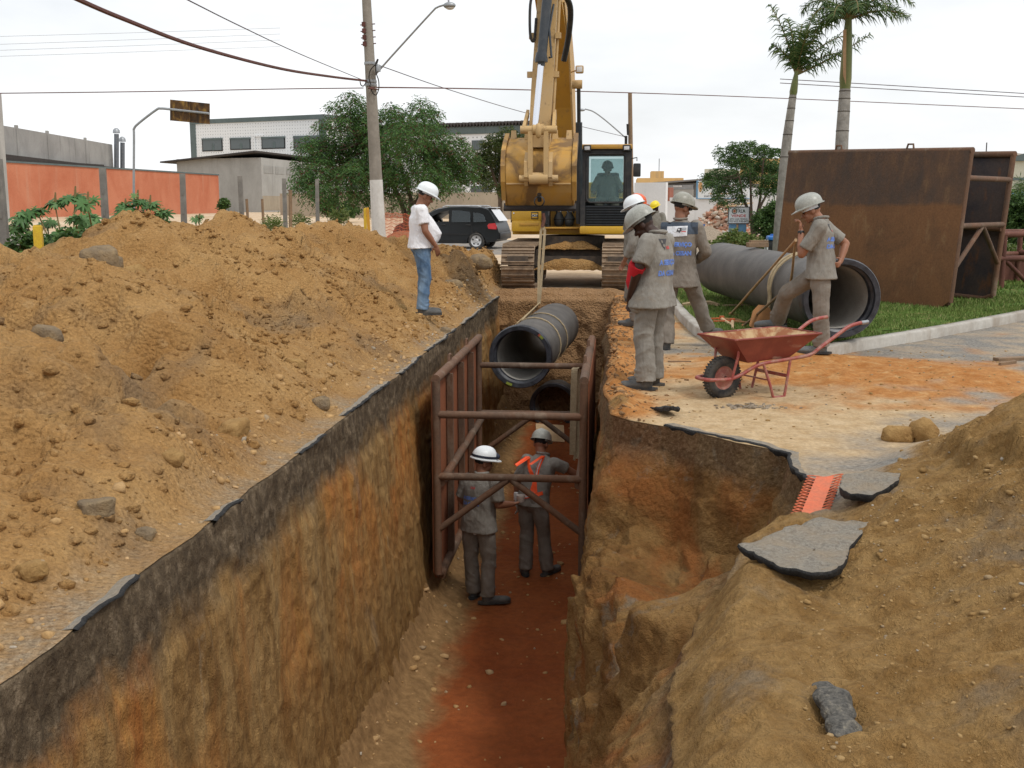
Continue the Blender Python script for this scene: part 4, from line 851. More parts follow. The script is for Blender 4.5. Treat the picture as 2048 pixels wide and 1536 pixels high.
# ------------------------------------------------------------------ trench shields
def shield(label, TL, loc=None, O=None, ux=None, uy=None, uz=None, Lg=3.7, Wd=1.56, Ht=2.24, plate='rust_plate', tube='rust_tube', low=None, outer=True, name='trench_shield'):
    """box of two steel panels held apart by tubes. O: front-left-bottom; ux: left panel->right panel, uy: along, uz: up (unit vectors)"""
    t = thing(name, label, 'trench shield', O); Rm = Matrix((ux, uy, uz)).transposed(); F = lambda x, y, z: Rm @ Vector((x, y, z))
    def tb(mb, a, b, r): mb.tube([F(*a), F(*b)], r, 14)
    for sd, x in ((1, 0.0), (-1, Wd)):
        pn = MB(); d = .045 * sd
        pn.prism([(0, .12), (.16, 0), (Lg - .16, 0), (Lg, .12), (Lg, Ht), (0, Ht)], -.010, .010, lambda u, v, k: F(x - d + k, u, v))
        pan = pn.build('panel', [M['rust_in' if outer and sd < 0 and not low else plate]], t, False)
        fr = MB()
        for y in (0.0, Lg): tb(fr, (x, y, .10), (x, y, Ht - .02), .043)
        tb(fr, (x, -.03, Ht), (x, Lg + .03, Ht), .050); tb(fr, (x, 0.02, .10), (x, .20, .03), .04); tb(fr, (x, .18, .03), (x, Lg - .18, .03), .05); tb(fr, (x, Lg - .02, .10), (x, Lg - .2, .03), .04)
        fr.build('frame', M[tube], pan)
        rb = MB()
        for y in (Lg * .25, Lg * .5, Lg * .75): rb.box(F(x + .012 * sd, y, Ht / 2), (.065, .075, Ht - .16), Rm)
        tb(rb, (x + .045 * sd, 0, Ht * .50), (x + .045 * sd, Lg, Ht * .50), .046); rb.build('stiffener', M[tube], pan)
        for y in (Lg * .30, Lg * .70):
            lu = MB(); lu.tube([F(x - .02, y - .07, Ht + .03), F(x - .02, y - .05, Ht + .11), F(x - .02, y + .05, Ht + .11), F(x - .02, y + .07, Ht + .03)], .016, 8); lu.build('lifting_eye', M[tube], pan)
    for y in (0.0, Lg):
        for z in (Ht * .83, Ht * .53):
            mb = MB(); tb(mb, (.02, y, z), (Wd - .02, y, z), .041); mb.build('strut', M[tube], t)
        for a, b in ((Wd / 2 - .02, .02), (Wd / 2 + .02, Wd - .02)):
            mb = MB(); tb(mb, (a, y, Ht * .52), (b, y, Ht * .27), .036); mb.build('brace', M[tube if outer else 'rust_low'], t)
    return t
shield('rusty steel trench shield standing in the trench around the two workers', None, O=(-1.88, 11.6, -2.36), ux=Vector((1, 0, 0)), uy=Vector((0, 1, 0)), uz=Vector((0, 0, 1)), low=True)
BR = P(1898, 619, 17.44); TR = P(1940, 319, 17.5); TL2 = P(1575, 306, 20.6)
uz = (TR - BR).normalized(); uy = (TL2 - TR); uy = (uy - uz * uy.dot(uz)).normalized(); ux = (P(1985, 605, 18.84) - BR); ux.z = 0; ux.normalize()
sh2 = shield('large brown weathered trench shield standing on the lawn beside the kerb', None, O=BR, ux=ux, uy=uy, uz=uz, Lg=3.72, Wd=1.75, Ht=2.36, plate='rust_big', tube='rust_tube')
# third one, lying further right: only its tubes reach into the picture
t = thing('trench_shield', 'red-brown trench shield lying at the right edge beyond the large one', 'trench shield', (0, 0, 0))
o3 = P(1998, 505, 21.5); rx = Vector((.93, .36, 0)).normalized(); ry = Vector((-.36, .93, 0))
def T3(x, y, z): return Vector((o3.x, o3.y, .12)) + rx * x + ry * y + Vector((0, 0, z))
for y in (0, 1.5):
    mb = MB(); mb.tube([T3(0, y, 1.02), T3(3.4, y, 1.02)], .055, 12); mb.build('rail', M['redpipe'], t, world=False)
    mb = MB(); mb.tube([T3(0, y, .58), T3(3.4, y, .58)], .055, 12); mb.build('rail', M['redpipe'], t)
    for x in (.1, 1.7, 3.3):
        mb = MB(); mb.tube([T3(x, y, 0), T3(x, y, 1.05)], .05, 12); mb.build('post', M['redpipe'], t)
    mb = MB(); mb.tube([T3(.15, y, .55), T3(.75, y, .06)], .04, 10); mb.tube([T3(1.5, y, .55), T3(.95, y, .06)], .04, 10); mb.build('brace', M['redpipe'], t)
mb = MB(); mb.box(T3(1.7, 1.55, .3), (3.3, .03, .5), Matrix((rx, ry, (0, 0, 1))).transposed()); mb.build('panel', M['redpipe'], t, False)
for x in (.1, 1.7, 3.3):
    mb = MB(); mb.tube([T3(x, 0, .62), T3(x, 1.5, .62)], .05, 12); mb.build('strut', M['redpipe'], t)

# beige webbing loop and a pale board left in the shield
t = thing('webbing_sling', 'beige webbing sling hung in a loop over the rear strut of the trench shield', 'sling', (0, 0, 0))
q = P(1152, 742, 15.2)
mb = MB(); cl = [q + Vector((-.035, -.055, -1.16)), q + Vector((-.03, -.055, -.4)), q + Vector((-.02, -.06, -.02)), q + Vector((-.01, 0, .03)), q + Vector((.01, .055, -.02)), q + Vector((.045, .03, -.5)), q + Vector((.05, -.01, -1.05)), q + Vector((.03, -.05, -1.19)), q + Vector((-.02, -.06, -1.19))]
pp = bend(cl, 5)
for a, b in zip(pp[:-1], pp[1:]): mb.bar(a, b + (b - a) * .05, .085, .012, (0, 1, 0) if abs((b - a).z) > abs((b - a).y) else (0, 0, 1))
mb.build('loop', M['strap'], t)
mb = MB(); q = P(1100, 866, 17.6); mb.box((0, 0, 0), (.46, .30, .03)); o = mb.build('board', M['wood_lt'], None, False); o.location = q; o.rotation_euler = (.9, .1, .25); tag(o, 'pale board leaning behind the shield below the laid pipe', 'board')

# ------------------------------------------------------------------ pipes
def pipe(label, a, b, Rr, ring='pipe_tar', marks=False, lining=True):
    a, b = Vector(a), Vector(b); d = (b - a); Ln = d.length; d.normalize(); q = d.to_track_quat('Z', 'Y'); t = thing('pipe', label, 'pipe', a); t.rotation_mode = 'QUATERNION'; t.rotation_quaternion = q
    mb = MB(); mb.lathe([(Rr * .915, .30), (Rr * .90, .36), (Rr * .90, Ln - .12), (Rr * .885, Ln), (Rr * .80, Ln), (Rr * .80, Ln - .02)], 48); mb.build('barrel', M['pipe'], t)
    mb = MB(); mb.lathe([(Rr * .85, -.0), (Rr * .97, -.005), (Rr, .02), (Rr, .13), (Rr * .985, .15), (Rr * .93, .26), (Rr * .915, .31)], 48); mb.build('socket', M[ring], t)
    mb = MB(); mb.lathe([(Rr * .85, 0), (Rr * .86, .07), (Rr * .80, .09), (Rr * .79, .17)], 48); mb.build('gasket_seat', M[ring], t)
    mb = MB(); mb.lathe([(Rr * .79, .165), (Rr * .785, .2), (Rr * .785, Ln)], 48); mb.build('lining', M['pipe_in'], t)
    if marks:
        for ang, m in ((135, 'mark_y'), (131, 'mark_r'), (292, 'mark_y')):
            mb = MB(); A_ = [(math.radians(ang + k * 3)) for k in range(-2, 3)] if m == 'mark_y' else [math.radians(ang + k * 2) for k in range(-1, 2)]
            vs = []; 
            for al in A_:
                for r_, z_ in ((Rr * .885, -.0045), (Rr * .965, -.0085)): vs.append((r_ * math.cos(al), r_ * math.sin(al), z_ - (.004 if m == 'mark_r' else 0)))
            mb.add(vs, [(2 * k, 2 * k + 1, 2 * k + 3, 2 * k + 2) for k in range(len(A_) - 1)]); mb.build('paint_mark', M[m], t, False)
    return t
PA, PB = P(1040, 714, 16.3), P(1112, 652, 20.3)
pipe('grey concrete-lined pipe hanging from the excavator in a sling above the trench', PA, PB, .47, marks=True)
pipe('dark pipe already laid at the bottom of the trench end, opening facing the workers', P(1106, 813, 19.9), P(1106, 813, 19.9) + Vector((.1, 2.2, .0)), .43)
ga = P(1684, 597, 13.1); gb = P(1440, 535, 18.9)
pipe('long grey pipe with a black socket lying on the lawn behind the wheelbarrow', ga, gb, .458)
# chocks
mb = MB(); q = P(1553, 489, 0.5 * (ga.y + gb.y) + 1.2); mb.box((0, 0, 0), (.30, .14, .07), None, .01); mb.box((.02, .01, .05), (.26, .10, .03)); o = mb.build('wood_block', M['wood_dk'], None, False)
mid = ga.lerp(gb, .62); o.location = mid + Vector((0, 0, .475 * .90 + .035)); o.rotation_euler = (0, 0, .2); tag(o, 'dark wooden block resting on top of the lawn pipe', 'wood block')
mb = MB(); mb.prism([(-.12, 0), (.12, 0), (.05, .12)], -.12, .12, lambda u, v, k: Vector((u, k, v))); o = mb.build('chock', M['blade'], None, False); q = G(1422, 572, .14); o.location = q; o.rotation_euler = (0, 0, .9); tag(o, 'small rusty wedge under the far end of the lawn pipe', 'chock')
# rope sling round the lawn pipe
t = thing('rope_sling', 'tan webbing sling draped in a loop over the lawn pipe', 'sling', (0, 0, 0))
d = (gb - ga).normalized(); sdv = d.cross(Vector((0, 0, 1))).normalized(); c0 = ga + d * 1.35; Rr = .475 * .90 + .02
mb = MB()
for off, swing in ((0, .0), (.16, -.10)):
    pts = []
    for k in range(12):
        a = math.radians(60 + k * 12); pts.append(c0 + d * (off + swing * (k / 11) ** 2) - sdv * math.cos(a) * Rr * -1 + Vector((0, 0, math.sin(a) * Rr)))
    pts2 = [p_ for p_ in pts]; e_ = pts2[-1]; pts2 += [e_ + Vector((-.02, -.03, -.15)), e_ + Vector((-.03, -.05, -.30))]
    mb.tube(bend(pts2, 3), .017, 8)
    if off == 0: e0 = pts2[-1]
    else: mb.tube(bend([e0, e0.lerp(pts2[-1], .5) + Vector((0, 0, -.06)), pts2[-1]], 4), .017, 8)
mb.build('rope', M['strap'], t)

# lifting sling of the hanging pipe
HOOK = P(1086, 424, 18.25)
t = thing('lifting_sling', 'dusty beige lifting sling running from the bucket hook round the hanging pipe', 'sling', (0, 0, 0))
d = (PB - PA).normalized(); pc = PA.lerp(PB, .47); apex = pc + Vector((0, 0, .47 + .14)); Rb = .47 * .90
def ribbon(mb, pts, w, th, wdir):
    pts = [Vector(v) for v in pts]; 
    for a, b in zip(pts[:-1], pts[1:]):
        dd = (b - a).normalized(); up = dd.cross(Vector(wdir)); up = up.normalized() if up.length > 1e-3 else Vector((0, 0, 1)); mb.bar(a, b + dd * .006, w, th, up)
for s, x0 in ((-1, -.026), (1, .026)):
    mb = MB(); ribbon(mb, [HOOK + Vector((0, 0, -.22)), HOOK + Vector((x0 * 1.2, 0, -.30)), HOOK.lerp(apex, .55) + Vector((x0 * 1.15, 0, 0)), apex + Vector((x0 * .3, 0, 0))], .042, .012, (1, .1, 0)); mb.build('leg', M['strap'], t)
sd_ = d.cross(Vector((0, 0, 1))).normalized()
for o1, o2 in ((-.50, -.62), (.20, .55)):
    mb = MB(); pts = [apex]
    for k in range(25):
        a = math.radians(118 - k * 14.5); c_ = pc + d * (o1 + (o2 - o1) * k / 24); pts.append(c_ + sd_ * math.cos(a) * (Rb + .012) + Vector((0, 0, math.sin(a) * (Rb + .012))))
    pts.append(apex + Vector((0, .01, 0))); ribbon(mb, pts, .055, .012, d); mb.build('wrap', M['strap'], t)
mb = MB(); mb.tube([HOOK + Vector((.0, 0, -.02)), HOOK + Vector((.02, 0, -.12)), HOOK + Vector((-.012, 0, -.24))], .028, 8); mb.build('chain_link', M['redpipe'], t)

# ------------------------------------------------------------------ wheelbarrow
def wheelbarrow():
    W0 = G(1443, 796); B1, B2 = G(1515, 778), G(1567, 793)
    u = Vector((1.0, .10, 0)).normalized()                     # wheel -> handles
    v = Vector((-u.y, u.x, 0))
    t = thing('wheelbarrow', 'rusty red wheelbarrow parked on the sandy asphalt', 'wheelbarrow', (W0.x, W0.y, .0)); t.rotation_euler = (0, 0, .57)
    # wheel
    R_ = .185; ax = Matrix(((1, 0, 0), (0, 0, 1), (0, 1, 0)))
    wob = Matrix.Rotation(math.radians(28), 3, 'Z')
    wh = MB(); wh.lathe([(.105, -.03), (.125, -.042), (.155, -.046), (.176, -.036), (.185, -.018), (.187, 0), (.185, .018), (.176, .036), (.155, .046), (.125, .042), (.105, .03)], 40, (0, 0, R_), ax)
    for k in range(40):
        a = 2 * math.pi * k / 40
        for s in (-1, 1): wh.box(Vector((math.cos(a + s * .04) * .186, s * .022, R_ + math.sin(a + s * .04) * .186)), (.010, .026, .013), Matrix.Rotation(-a, 3, 'Y'))
    tyre = wh.build('tyre', M['rubber'], t)
    mb = MB(); mb.lathe([(.02, -.045), (.03, -.03), (.085, -.018), (.11, -.030), (.112, .030), (.085, .018), (.03, .03), (.02, .045)], 30, (0, 0, R_), ax); mb.tube([(0, -.12, R_), (0, .12, R_)], .012, 10); mb.build('rim', M['hub'], tyre)
    # frame: one bent tube each side joined round the front
    for s in (-1, 1):
        mb = MB(); mb.tube(bend([(-.235, 0, R_ + .005), (-.215, s * .085, R_ + .005), (-.12, s * .125, R_ + .004), (.0, s * .125, R_ + .005), (.12, s * .13, .225), (.28, s * .17, .305), (.55, s * .20, .335), (.80, s * .225, .365), (.90, s * .235, .42), (1.10, s * .25, .535), (1.22, s * .255, .60), (1.32, s * .258, .625), (1.44, s * .26, .635)], 6), .017, 10)
        fr = mb.build('frame_tube', M['barrow_fr'], t)
        if s < 0:
            mb = MB(); mb.tube([(1.37, s * .259, .630), (1.45, s * .26, .6355)], .019, 10); mb.build('grip', M['galv'], fr)
        mb = MB(); mb.tube([(.0, s * .135, R_), (.045, s * .16, .40), (.05, s * .17, .50)], .012, 8); mb.build('stay', M['barrow_fr'], t)
        mb = MB(); mb.tube(bend([(.31, s * .18, .31), (.37, s * .22, .10), (.395, s * .225, .015), (.42, s * .225, .008), (.50, s * .225, .008), (.525, s * .225, .02), (.59, s * .21, .33)], 4), .0125, 8); mb.build('leg', M['barrow_fr'], t)
    mb = MB(); mb.bar((.56, -.21, .19), (.56, .21, .19), .03, .010, (1, 0, 0)); mb.bar((.37, -.205, .16), (.37, .205, .16), .012, .012); mb.build('cross_brace', M['barrow_fr'], t)
    # tray: rim, bottom
    rim = [(-.08, -.26), (-.08, .26), (.86, .30), (.86, -.30)]; zr = [.545, .545, .56, .56]
    bot = [(.155, -.155), (.155, .155), (.60, .17), (.60, -.17)]; zb = [.325, .325, .345, .345]
    def sheet(grow, dz, name, m, par):
        vs = [(x, y * (1 + grow), z + dz) for (x, y), z in zip(rim, zr)] + [(x, y * (1 + grow), z + dz) for (x, y), z in zip(bot, zb)]
        fs = [(4, 5, 6, 7)] + [(i, (i + 1) % 4, 4 + (i + 1) % 4, 4 + i) for i in range(4)]
        me = bpy.data.meshes.new('m'); me.from_pydata(vs, [], fs); me.update()
        me = evalmesh(me, [('SUBSURF', dict(subdivision_type='SIMPLE', levels=3, render_levels=3))]); c_ = co_np(me); c_ += .006 * np.stack([fbm(c_, .3, 2, seed=440), fbm(c_, .3, 2, seed=441), fbm(c_, .2, 2, seed=442)], -1); set_co(me, c_)
        return link(name, me, m, par)
    tray = sheet(0, 0, 'tray', M['barrow'], t); ins = sheet(-.025, .006, 'tray_lining', M['barrow_in'], tray)
    mb = MB(); c4 = [Vector((x, y, z + .004)) for (x, y), z in zip(rim, zr)]
    mb.tube(c4, .010, 8, closed=True); mb.build('rim_bead', M['barrow'], tray)
    q = MB(); v_ = [(.05 + .0 * k, 0, 0) for k in range(1)]; q.ell((.42, .02, .40), (.24, .13, .03)); q.build('dried_mortar', M['barrow_in'], tray)
    return t
wheelbarrow()

# ------------------------------------------------------------------ hand tools on the lawn
def tool(name, label, cat, a, b, r, head=None, mat='wood', hm='steel'):
    a, b = Vector(a), Vector(b); t = thing(name, label, cat, (0, 0, 0)); mb = MB()
    n_ = 7; mb.tube([a.lerp(b, k / (n_ - 1)) + Vector((.004 * math.sin(k * 2), 0, .004 * math.cos(k * 1.7))) for k in range(n_)], [r * (1 + .12 * math.sin(k)) for k in range(n_)], 10); mb.build('handle', M[mat], t)
    if head: h = MB(); head(h, a, b); h.build('head', M[hm], t)
    return t
def gl(px, py, z=.15): return G(px, py, z)
a = gl(1462, 628); b = P(1592, 480, 12.0)
def hoe(h, a, b):
    h.ell(a, (.035, .03, .03)); h.hexa([a + Vector(v) for v in ((-.02, -.03, -.02), (.19, -.10, -.035), (.22, .06, -.035), (0, .05, -.02), (-.02, -.03, .0), (.19, -.10, -.028), (.22, .06, -.028), (0, .05, .0))])
tool('hoe', 'long-handled hoe with light wooden handle leaning from the lawn to the worker', 'hoe', a, b, .016, hoe, 'wood', 'blade')
a = gl(1487, 652); b = P(1622, 535, 12.75)
tool('hoe', 'hoe with dark old handle leaning against the lawn pipe', 'hoe', a, b, .015, hoe, 'wood_dk', 'blade')
a = gl(1571, 650); b = P(1592, 478, 12.55)
def shv(h, a, b): h.hexa([a + Vector(v) for v in ((-.05, -.01, 0), (.05, -.01, 0), (.07, .02, -.10), (-.07, .02, -.10), (-.05, .01, .01), (.05, .01, .01), (.07, .035, -.10), (-.07, .035, -.10))])
tool('shovel', 'upright wooden shovel handle standing next to the leaning worker', 'shovel', a, b, .0165, shv, 'wood', 'blade')
# brown shovel blade lying against the pipe
mb = MB(); q = P(1526, 622, 14.2); o2 = [(-.13, -.20), (.13, -.20), (.15, .02), (.11, .14), (.0, .19), (-.11, .14), (-.15, .02)]
mb.prism(o2, -.004, .004, lambda u, v, k: Vector((u, k + .35 * u * u, v))); t = thing('shovel', 'short rusty round shovel blade leaning on the lawn pipe', 'shovel', (q.x, q.y, .30), .15); o = mb.build('blade', M['blade'], t, False); o.rotation_euler = (-.55, .5, 0)
mb = MB(); mb.tube([(0, -.02, -.18), (.12, -.12, -.22)], .016, 8); mb.build('socket', M['blade'], t)
for i, (px, lab) in enumerate(((1444, 'orange-red mattock with a pale handle, left of the pair on the lawn'), (1465, 'orange-red mattock with a pale handle, right of the pair on the lawn'))):
    q = gl(px, 641 + i * 5); t = thing('mattock', lab, 'mattock', q, .1 - .2 * i, 'mattocks lying on the lawn')
    mb = MB(); mb.tube([(0, .03, .02), (0, -.30, .015), (.004, -.72, .01)], [.026, .019, .016], 10); mb.build('handle', M['wood_lt'], t)
    mb = MB(); mb.bar((-.25, .05, .015), (0, .02, .03), .035, .018); mb.lathe([(.034, -.03), (.034, .03)], 12, (0, .02, .03), None, True); mb.build('pick_end', M['redtool'], t)
    mb = MB(); mb.hexa([(0, -.02, .015), (.26, -.07, .005), (.26, .10, .005), (0, .05, .015), (0, -.02, .035), (.26, -.07, .012), (.26, .10, .012), (0, .05, .035)]); mb.build('blade_end', M['blade'], t)
q = gl(1555, 635); t = thing('sledgehammer', 'small sledgehammer with pale handle by the boot of the leaning worker', 'hammer', q, 0)
mb = MB(); mb.tube([(-.14, .06, .08), (.10, -.06, .04)], .013, 8); mb.build('handle', M['wood_lt'], t); mb = MB(); mb.tube([(.02, -.16, .04), (.18, .02, .04)], .035, 10); mb.build('head', M['black'], t)
mb = MB(); q = gl(1515, 655); mb.box((0, 0, .035), (.40, .16, .05), None, .01); o = mb.build('steel_plate', M['black'], None, False); o.location = gl(1540, 655, .14); o.rotation_euler = (0, 0, .3); tag(o, 'flat black plate on the grass by the boot of the leaning worker', 'plate')
# folded straps on the grass
for i, (px, py, dx, lab) in enumerate(((1405, 612, -.28, 'beige webbing strap folded flat on the lawn behind the standing worker'), (1485, 612, .45, 'thin beige strap lying along the lawn towards the shovel blade'))):
    q = gl(px, py); t = thing('webbing_strap', lab, 'strap', (q.x, q.y, .0)); mb = MB()
    for k in range(3 if i == 0 else 1): ribbon(mb, [Vector((-.30, 0, .155 + .012 * k)), Vector((-.1, .06, .18 + .015 * k)), Vector((.12, .05, .185 + .015 * k)), Vector((.24, -.02 + .02 * k, .16 + .01 * k))] if i == 0 else [Vector((-.3, -.05, .16)), Vector((0, .02, .17)), Vector((.35, -.06, .16)), Vector((.6, -.10, .16))], .07, .012, (0, 1, .2) if i == 0 else (0, 1, .1))
    mb.build('webbing', M['strap2'], t)
mb = MB(); mb.bar((-.12, 0, .012), (.13, .01, .012), .03, .014); o = mb.build('stick', M['wood_dk'], None, False); o.location = G(1358, 727) + Vector((0, 0, .01)); tag(o, 'short brown stick on the sand behind the near worker', 'stick')
# heap of dry straw-coloured clay flakes in front of the barrow
rg = np.random.default_rng(5); nn = 60; c0 = G(1508, 815); x = c0.x + rg.normal(0, .16, nn); y = c0.y + rg.normal(0, .07, nn); V, F = rocks(x, y, np.full(nn, .012), rg.uniform(.012, .035, nn), 6, flat=.4)
tag(link('clay_flakes', mesh_np(V, F, False), M['gravel']), kind='stuff')
# planks on the road at the right edge
for i, (px, py, rz, lab) in enumerate(((2030, 722, .35, 'weathered plank on the road at the right edge'), (2015, 731, .7, 'thin stick beside the plank at the right edge'))):
    mb = MB(); mb.box((0, 0, .025), (.5 if i == 0 else .3, .10 if i == 0 else .03, .04), None, .006); o = mb.build('plank', M['wood_dk'], None, False); q = G(px, py); o.location = q; o.rotation_euler = (0, 0, rz); tag(o, lab, 'plank')
# striped cone
q = G(1405, 501); q = Vector((q.x, q.y, gz(q.x, q.y) - .03)); t = thing('traffic_cone', 'black and yellow banded cone at the far edge of the lawn', 'cone', q)
mb = MB(); mb.box((0, 0, .02), (.38, .38, .04), None, .01); mb.build('base', M['cone_k'], t)
zz = [.04, .18, .32, .46, .60, .72]; 
for k in range(5):
    r0, r1 = .15 - .17 * (zz[k] - .04), .15 - .17 * (zz[k + 1] - .04); mb = MB(); mb.lathe([(r0, zz[k]), (r1, zz[k + 1])] + ([(0.001, zz[k + 1])] if k == 4 else []), 20); mb.build('band', M['cone_y' if k in (0, 2) else 'cone_k'] if k != 3 else M['cone_k'], t)
# motor pump with a blue tank
q = P(1553, 500, 27.0); t = thing('motor_pump', 'portable motor with a blue tank top and red engine behind the lawn pipe', 'motor pump', (q.x, q.y, .16))
mb = MB(); mb.box((0, 0, .74), (.46, .42, .10), None, .04); mb.lathe([(.06, .79), (.06, .83), (.001, .83)], 12, (-.1, 0, 0)); mb.build('tank', M['bluep'], t)
mb = MB(); mb.box((-.02, 0, .55), (.40, .36, .26), None, .03); mb.lathe([(.11, -.05), (.11, .05), (.001, .05)], 14, (.0, -.2, .5), Matrix.Rotation(math.pi / 2, 3, 'X')); mb.build('engine', M['black'], t)
mb = MB(); mb.box((.04, -.02, .27), (.36, .34, .28), None, .03); mb.lathe([(.12, -.03), (.14, .0), (.12, .03), (.001, .03)], 14, (.05, -.2, .3), Matrix.Rotation(math.pi / 2, 3, 'X')); mb.build('crankcase', M['engred'], t)
mb = MB()
for x in (-.24, .24):
    for y in (-.2, .2): mb.tube([(x, y, 0), (x, y, .7)], .018, 8)
mb.tube([(-.24, -.2, .06), (.24, -.2, .06)], .018, 8); mb.tube([(-.24, .2, .06), (.24, .2, .06)], .018, 8); mb.box((-.15, -.1, .12), (.16, .14, .2), None, .02); mb.build('frame', M['white_wall'], t)
# ------------------------------------------------------------------ excavator
YAW = math.radians(2.6)
EX = thing('excavator', 'yellow tracked excavator at the far end of the trench lifting a pipe', 'excavator', (-.96, 24.3, 0))
def e_(x, y, z): return Vector((x, y, z))
# local frame: x right, y away from camera, z up ; origin between the tracks
def track(side):
    xc = -1.0 if side < 0 else 1.0; par = MB(); w = .33; R0 = .40; y0, y1 = -1.55, 1.75
    tr = MB(); n = 0; path = []
    Lf = y1 - y0; per = 2 * Lf + 2 * math.pi * R0; m = 38
    for k in range(m):
        s = per * k / m
        if s < Lf: p = (y0 + s, 2 * R0); a = 0
        elif s < Lf + math.pi * R0: th = (s - Lf) / R0; p = (y1 + R0 * math.sin(th), R0 + R0 * math.cos(th)); a = th
        elif s < 2 * Lf + math.pi * R0: p = (y1 - (s - Lf - math.pi * R0), 0); a = math.pi
        else: th = (s - 2 * Lf - math.pi * R0) / R0; p = (y0 - R0 * math.sin(th), R0 - R0 * math.cos(th)); a = math.pi + th
        Rm = Matrix.Rotation(-a, 3, 'X')
        tr.box((xc, p[0], p[1] + .055), (2 * w, per / m * .93, .03), Rm)
        for q in (-.06, .055): tr.box(Vector((xc, p[0], p[1] + .055)) + Rm @ Vector((0, q, .030)), (2 * w * (.96 if q > 0 else 1), .020, .040), Rm)
    o = tr.build('track', M['muddy'], EX, False)
    mb = MB(); mb.box((xc, .1, .46), (.34, 3.3, .42), None, .05)
    for yy, r in ((y0, .33), (y1, .34)): mb.lathe([(.001, -.22), (r, -.2), (r, .2), (.001, .22)], 24, (xc, yy, R0 + .055), Matrix(((0, 0, 1), (1, 0, 0), (0, 1, 0))))
    for k in range(7): mb.lathe([(.001, -.2), (.12, -.2), (.12, .2), (.001, .2)], 16, (xc, y0 + .45 + k * .42, .17), Matrix(((0, 0, 1), (1, 0, 0), (0, 1, 0))))
    mb.build('track_frame', M['track_dk'], EX)
    mb = MB(); mb.box((xc + (-.0), y0 - .28, .62), (.42, .30, .10)); mb.build('idler_guard', M['track_dk'], EX)
track(-1); track(1)
mb = MB(); mb.box((0, .1, .62), (1.5, 1.5, .26), None, .06); mb.hexa([(-.85, -.75, .42), (.85, -.75, .42), (.85, .9, .42), (-.85, .9, .42), (-.62, -.55, .75), (.62, -.55, .75), (.62, .7, .75), (-.62, .7, .75)]); mb.box((0, -.72, .52), (1.5, .10, .20)); mb.lathe([(.70, .72), (.70, 1.02), (.001, 1.02)], 32, (0, .1, 0)); mb.build('undercarriage', M['track_dk'], EX)
def dirt_on(name, c, s, seed):
    q = IV2 * 1.0; v = q * np.array(s) * (1 + .25 * fbm(IV2 * 2 + seed, .7, 3, seed=seed))[:, None]; o = link(name, mesh_np(v + np.array(c), IF2), M['heap'], EX); return o
def dirt_ridge(c, hw, dp, hh, seed):
    U, Vv = np.meshgrid(np.linspace(-1, 1, 60), np.linspace(0, 1, 16), indexing='ij'); A = np.stack([U * hw, -np.cos(Vv * np.pi) * dp, U * 0], -1)
    q = A + seed * 5.0; A[..., 2] = hh * np.sin(Vv * np.pi) ** .7 * np.maximum(1 - np.abs(U) ** 2.2, 0) * (1 + .35 * fbm(q, .3, 3, seed=seed)) + .02 * fbm(q, .08, 2, seed=seed + 1); A += np.array(c); link('packed_soil', grid_mesh(A), M['heap'], EX)
dirt_ridge((0, -.66, .76), .62, .16, .17, 3); dirt_ridge((0, -.85, .34), .78, .18, .24, 4)
# upper structure
UP = MB(); UP.box((0, 1.35, 1.12), (2.5, 3.4, .14), None, .02); UP.build('deck', M['yellow_b'], EX)
# left front boxes (tool box / tank)
mb = MB(); mb.box((-.93, -.30, 1.23), (.64, .62, .24), None, .05); mb.box((-.93, -.28, 1.44), (.64, .60, .20), None, .02); mb.box((-.93, -.26, 1.64), (.64, .58, .19), None, .02); side = mb.build('tool_box', M['yellow_b'], EX)
mb = MB(); mb.box((-.87, -.62, 1.27), (.40, .02, .05), None, .01); mb.build('handle', M['yellow'], side)
for x, z in ((-1.06, 1.68), (-1.20, 1.5)):
    mb = MB(); mb.lathe([(.018, 0), (.018, .02), (.001, .02)], 10, (x, -.575, z), Matrix.Rotation(math.pi / 2, 3, 'X')); mb.build('lock', M['chrome'], side)
mb = MB(); mb.tube([(-1.28, -.2, 1.30), (-1.28, -.2, 2.2)], .022, 8); mb.build('handrail', M['black'], EX)
# machine badge: black rounded frame with the three letters inside
mb = MB(); mb.box((-.76, -.588, 1.45), (.145, .012, .15), None, .03); bd = mb.build('badge', M['black'], side)
mb = MB(); mb.box((-.76, -.596, 1.45), (.115, .008, .112), None, .02); pl = mb.build('badge_plate', M['yellow_b'], side)
tm = text_mesh('CAT', .062, True); o = link('badge_lettering', tm, M['signwhite'], side); o.location = (-.76, -.602, 1.45); o.rotation_euler = (math.pi / 2, 0, 0)
mb = MB(); mb.box((-.76, -.6, 1.45), (.115, .003, .05)); mb.build('badge_field', M['black'], side)
# rear body
mb = MB(); mb.box((-.72, 1.6, 1.75), (1.06, 2.6, 1.05), None, .08); mb.build('engine_cover', M['yellow_b'], EX)
mb = MB(); mb.box((0, 3.0, 1.65), (2.5, .7, .95), None, .18); mb.build('counterweight', M['yellow_b'], EX)
mb = MB(); mb.box((.75, 2.2, 1.7), (1.0, 1.2, .95), None, .08); mb.build('side_cover', M['yellow_b'], EX)
mb = MB(); mb.tube([(-.6, 1.4, 2.2), (-.6, 1.4, 2.6)], .06, 10); mb.build('exhaust', M['black'], EX)
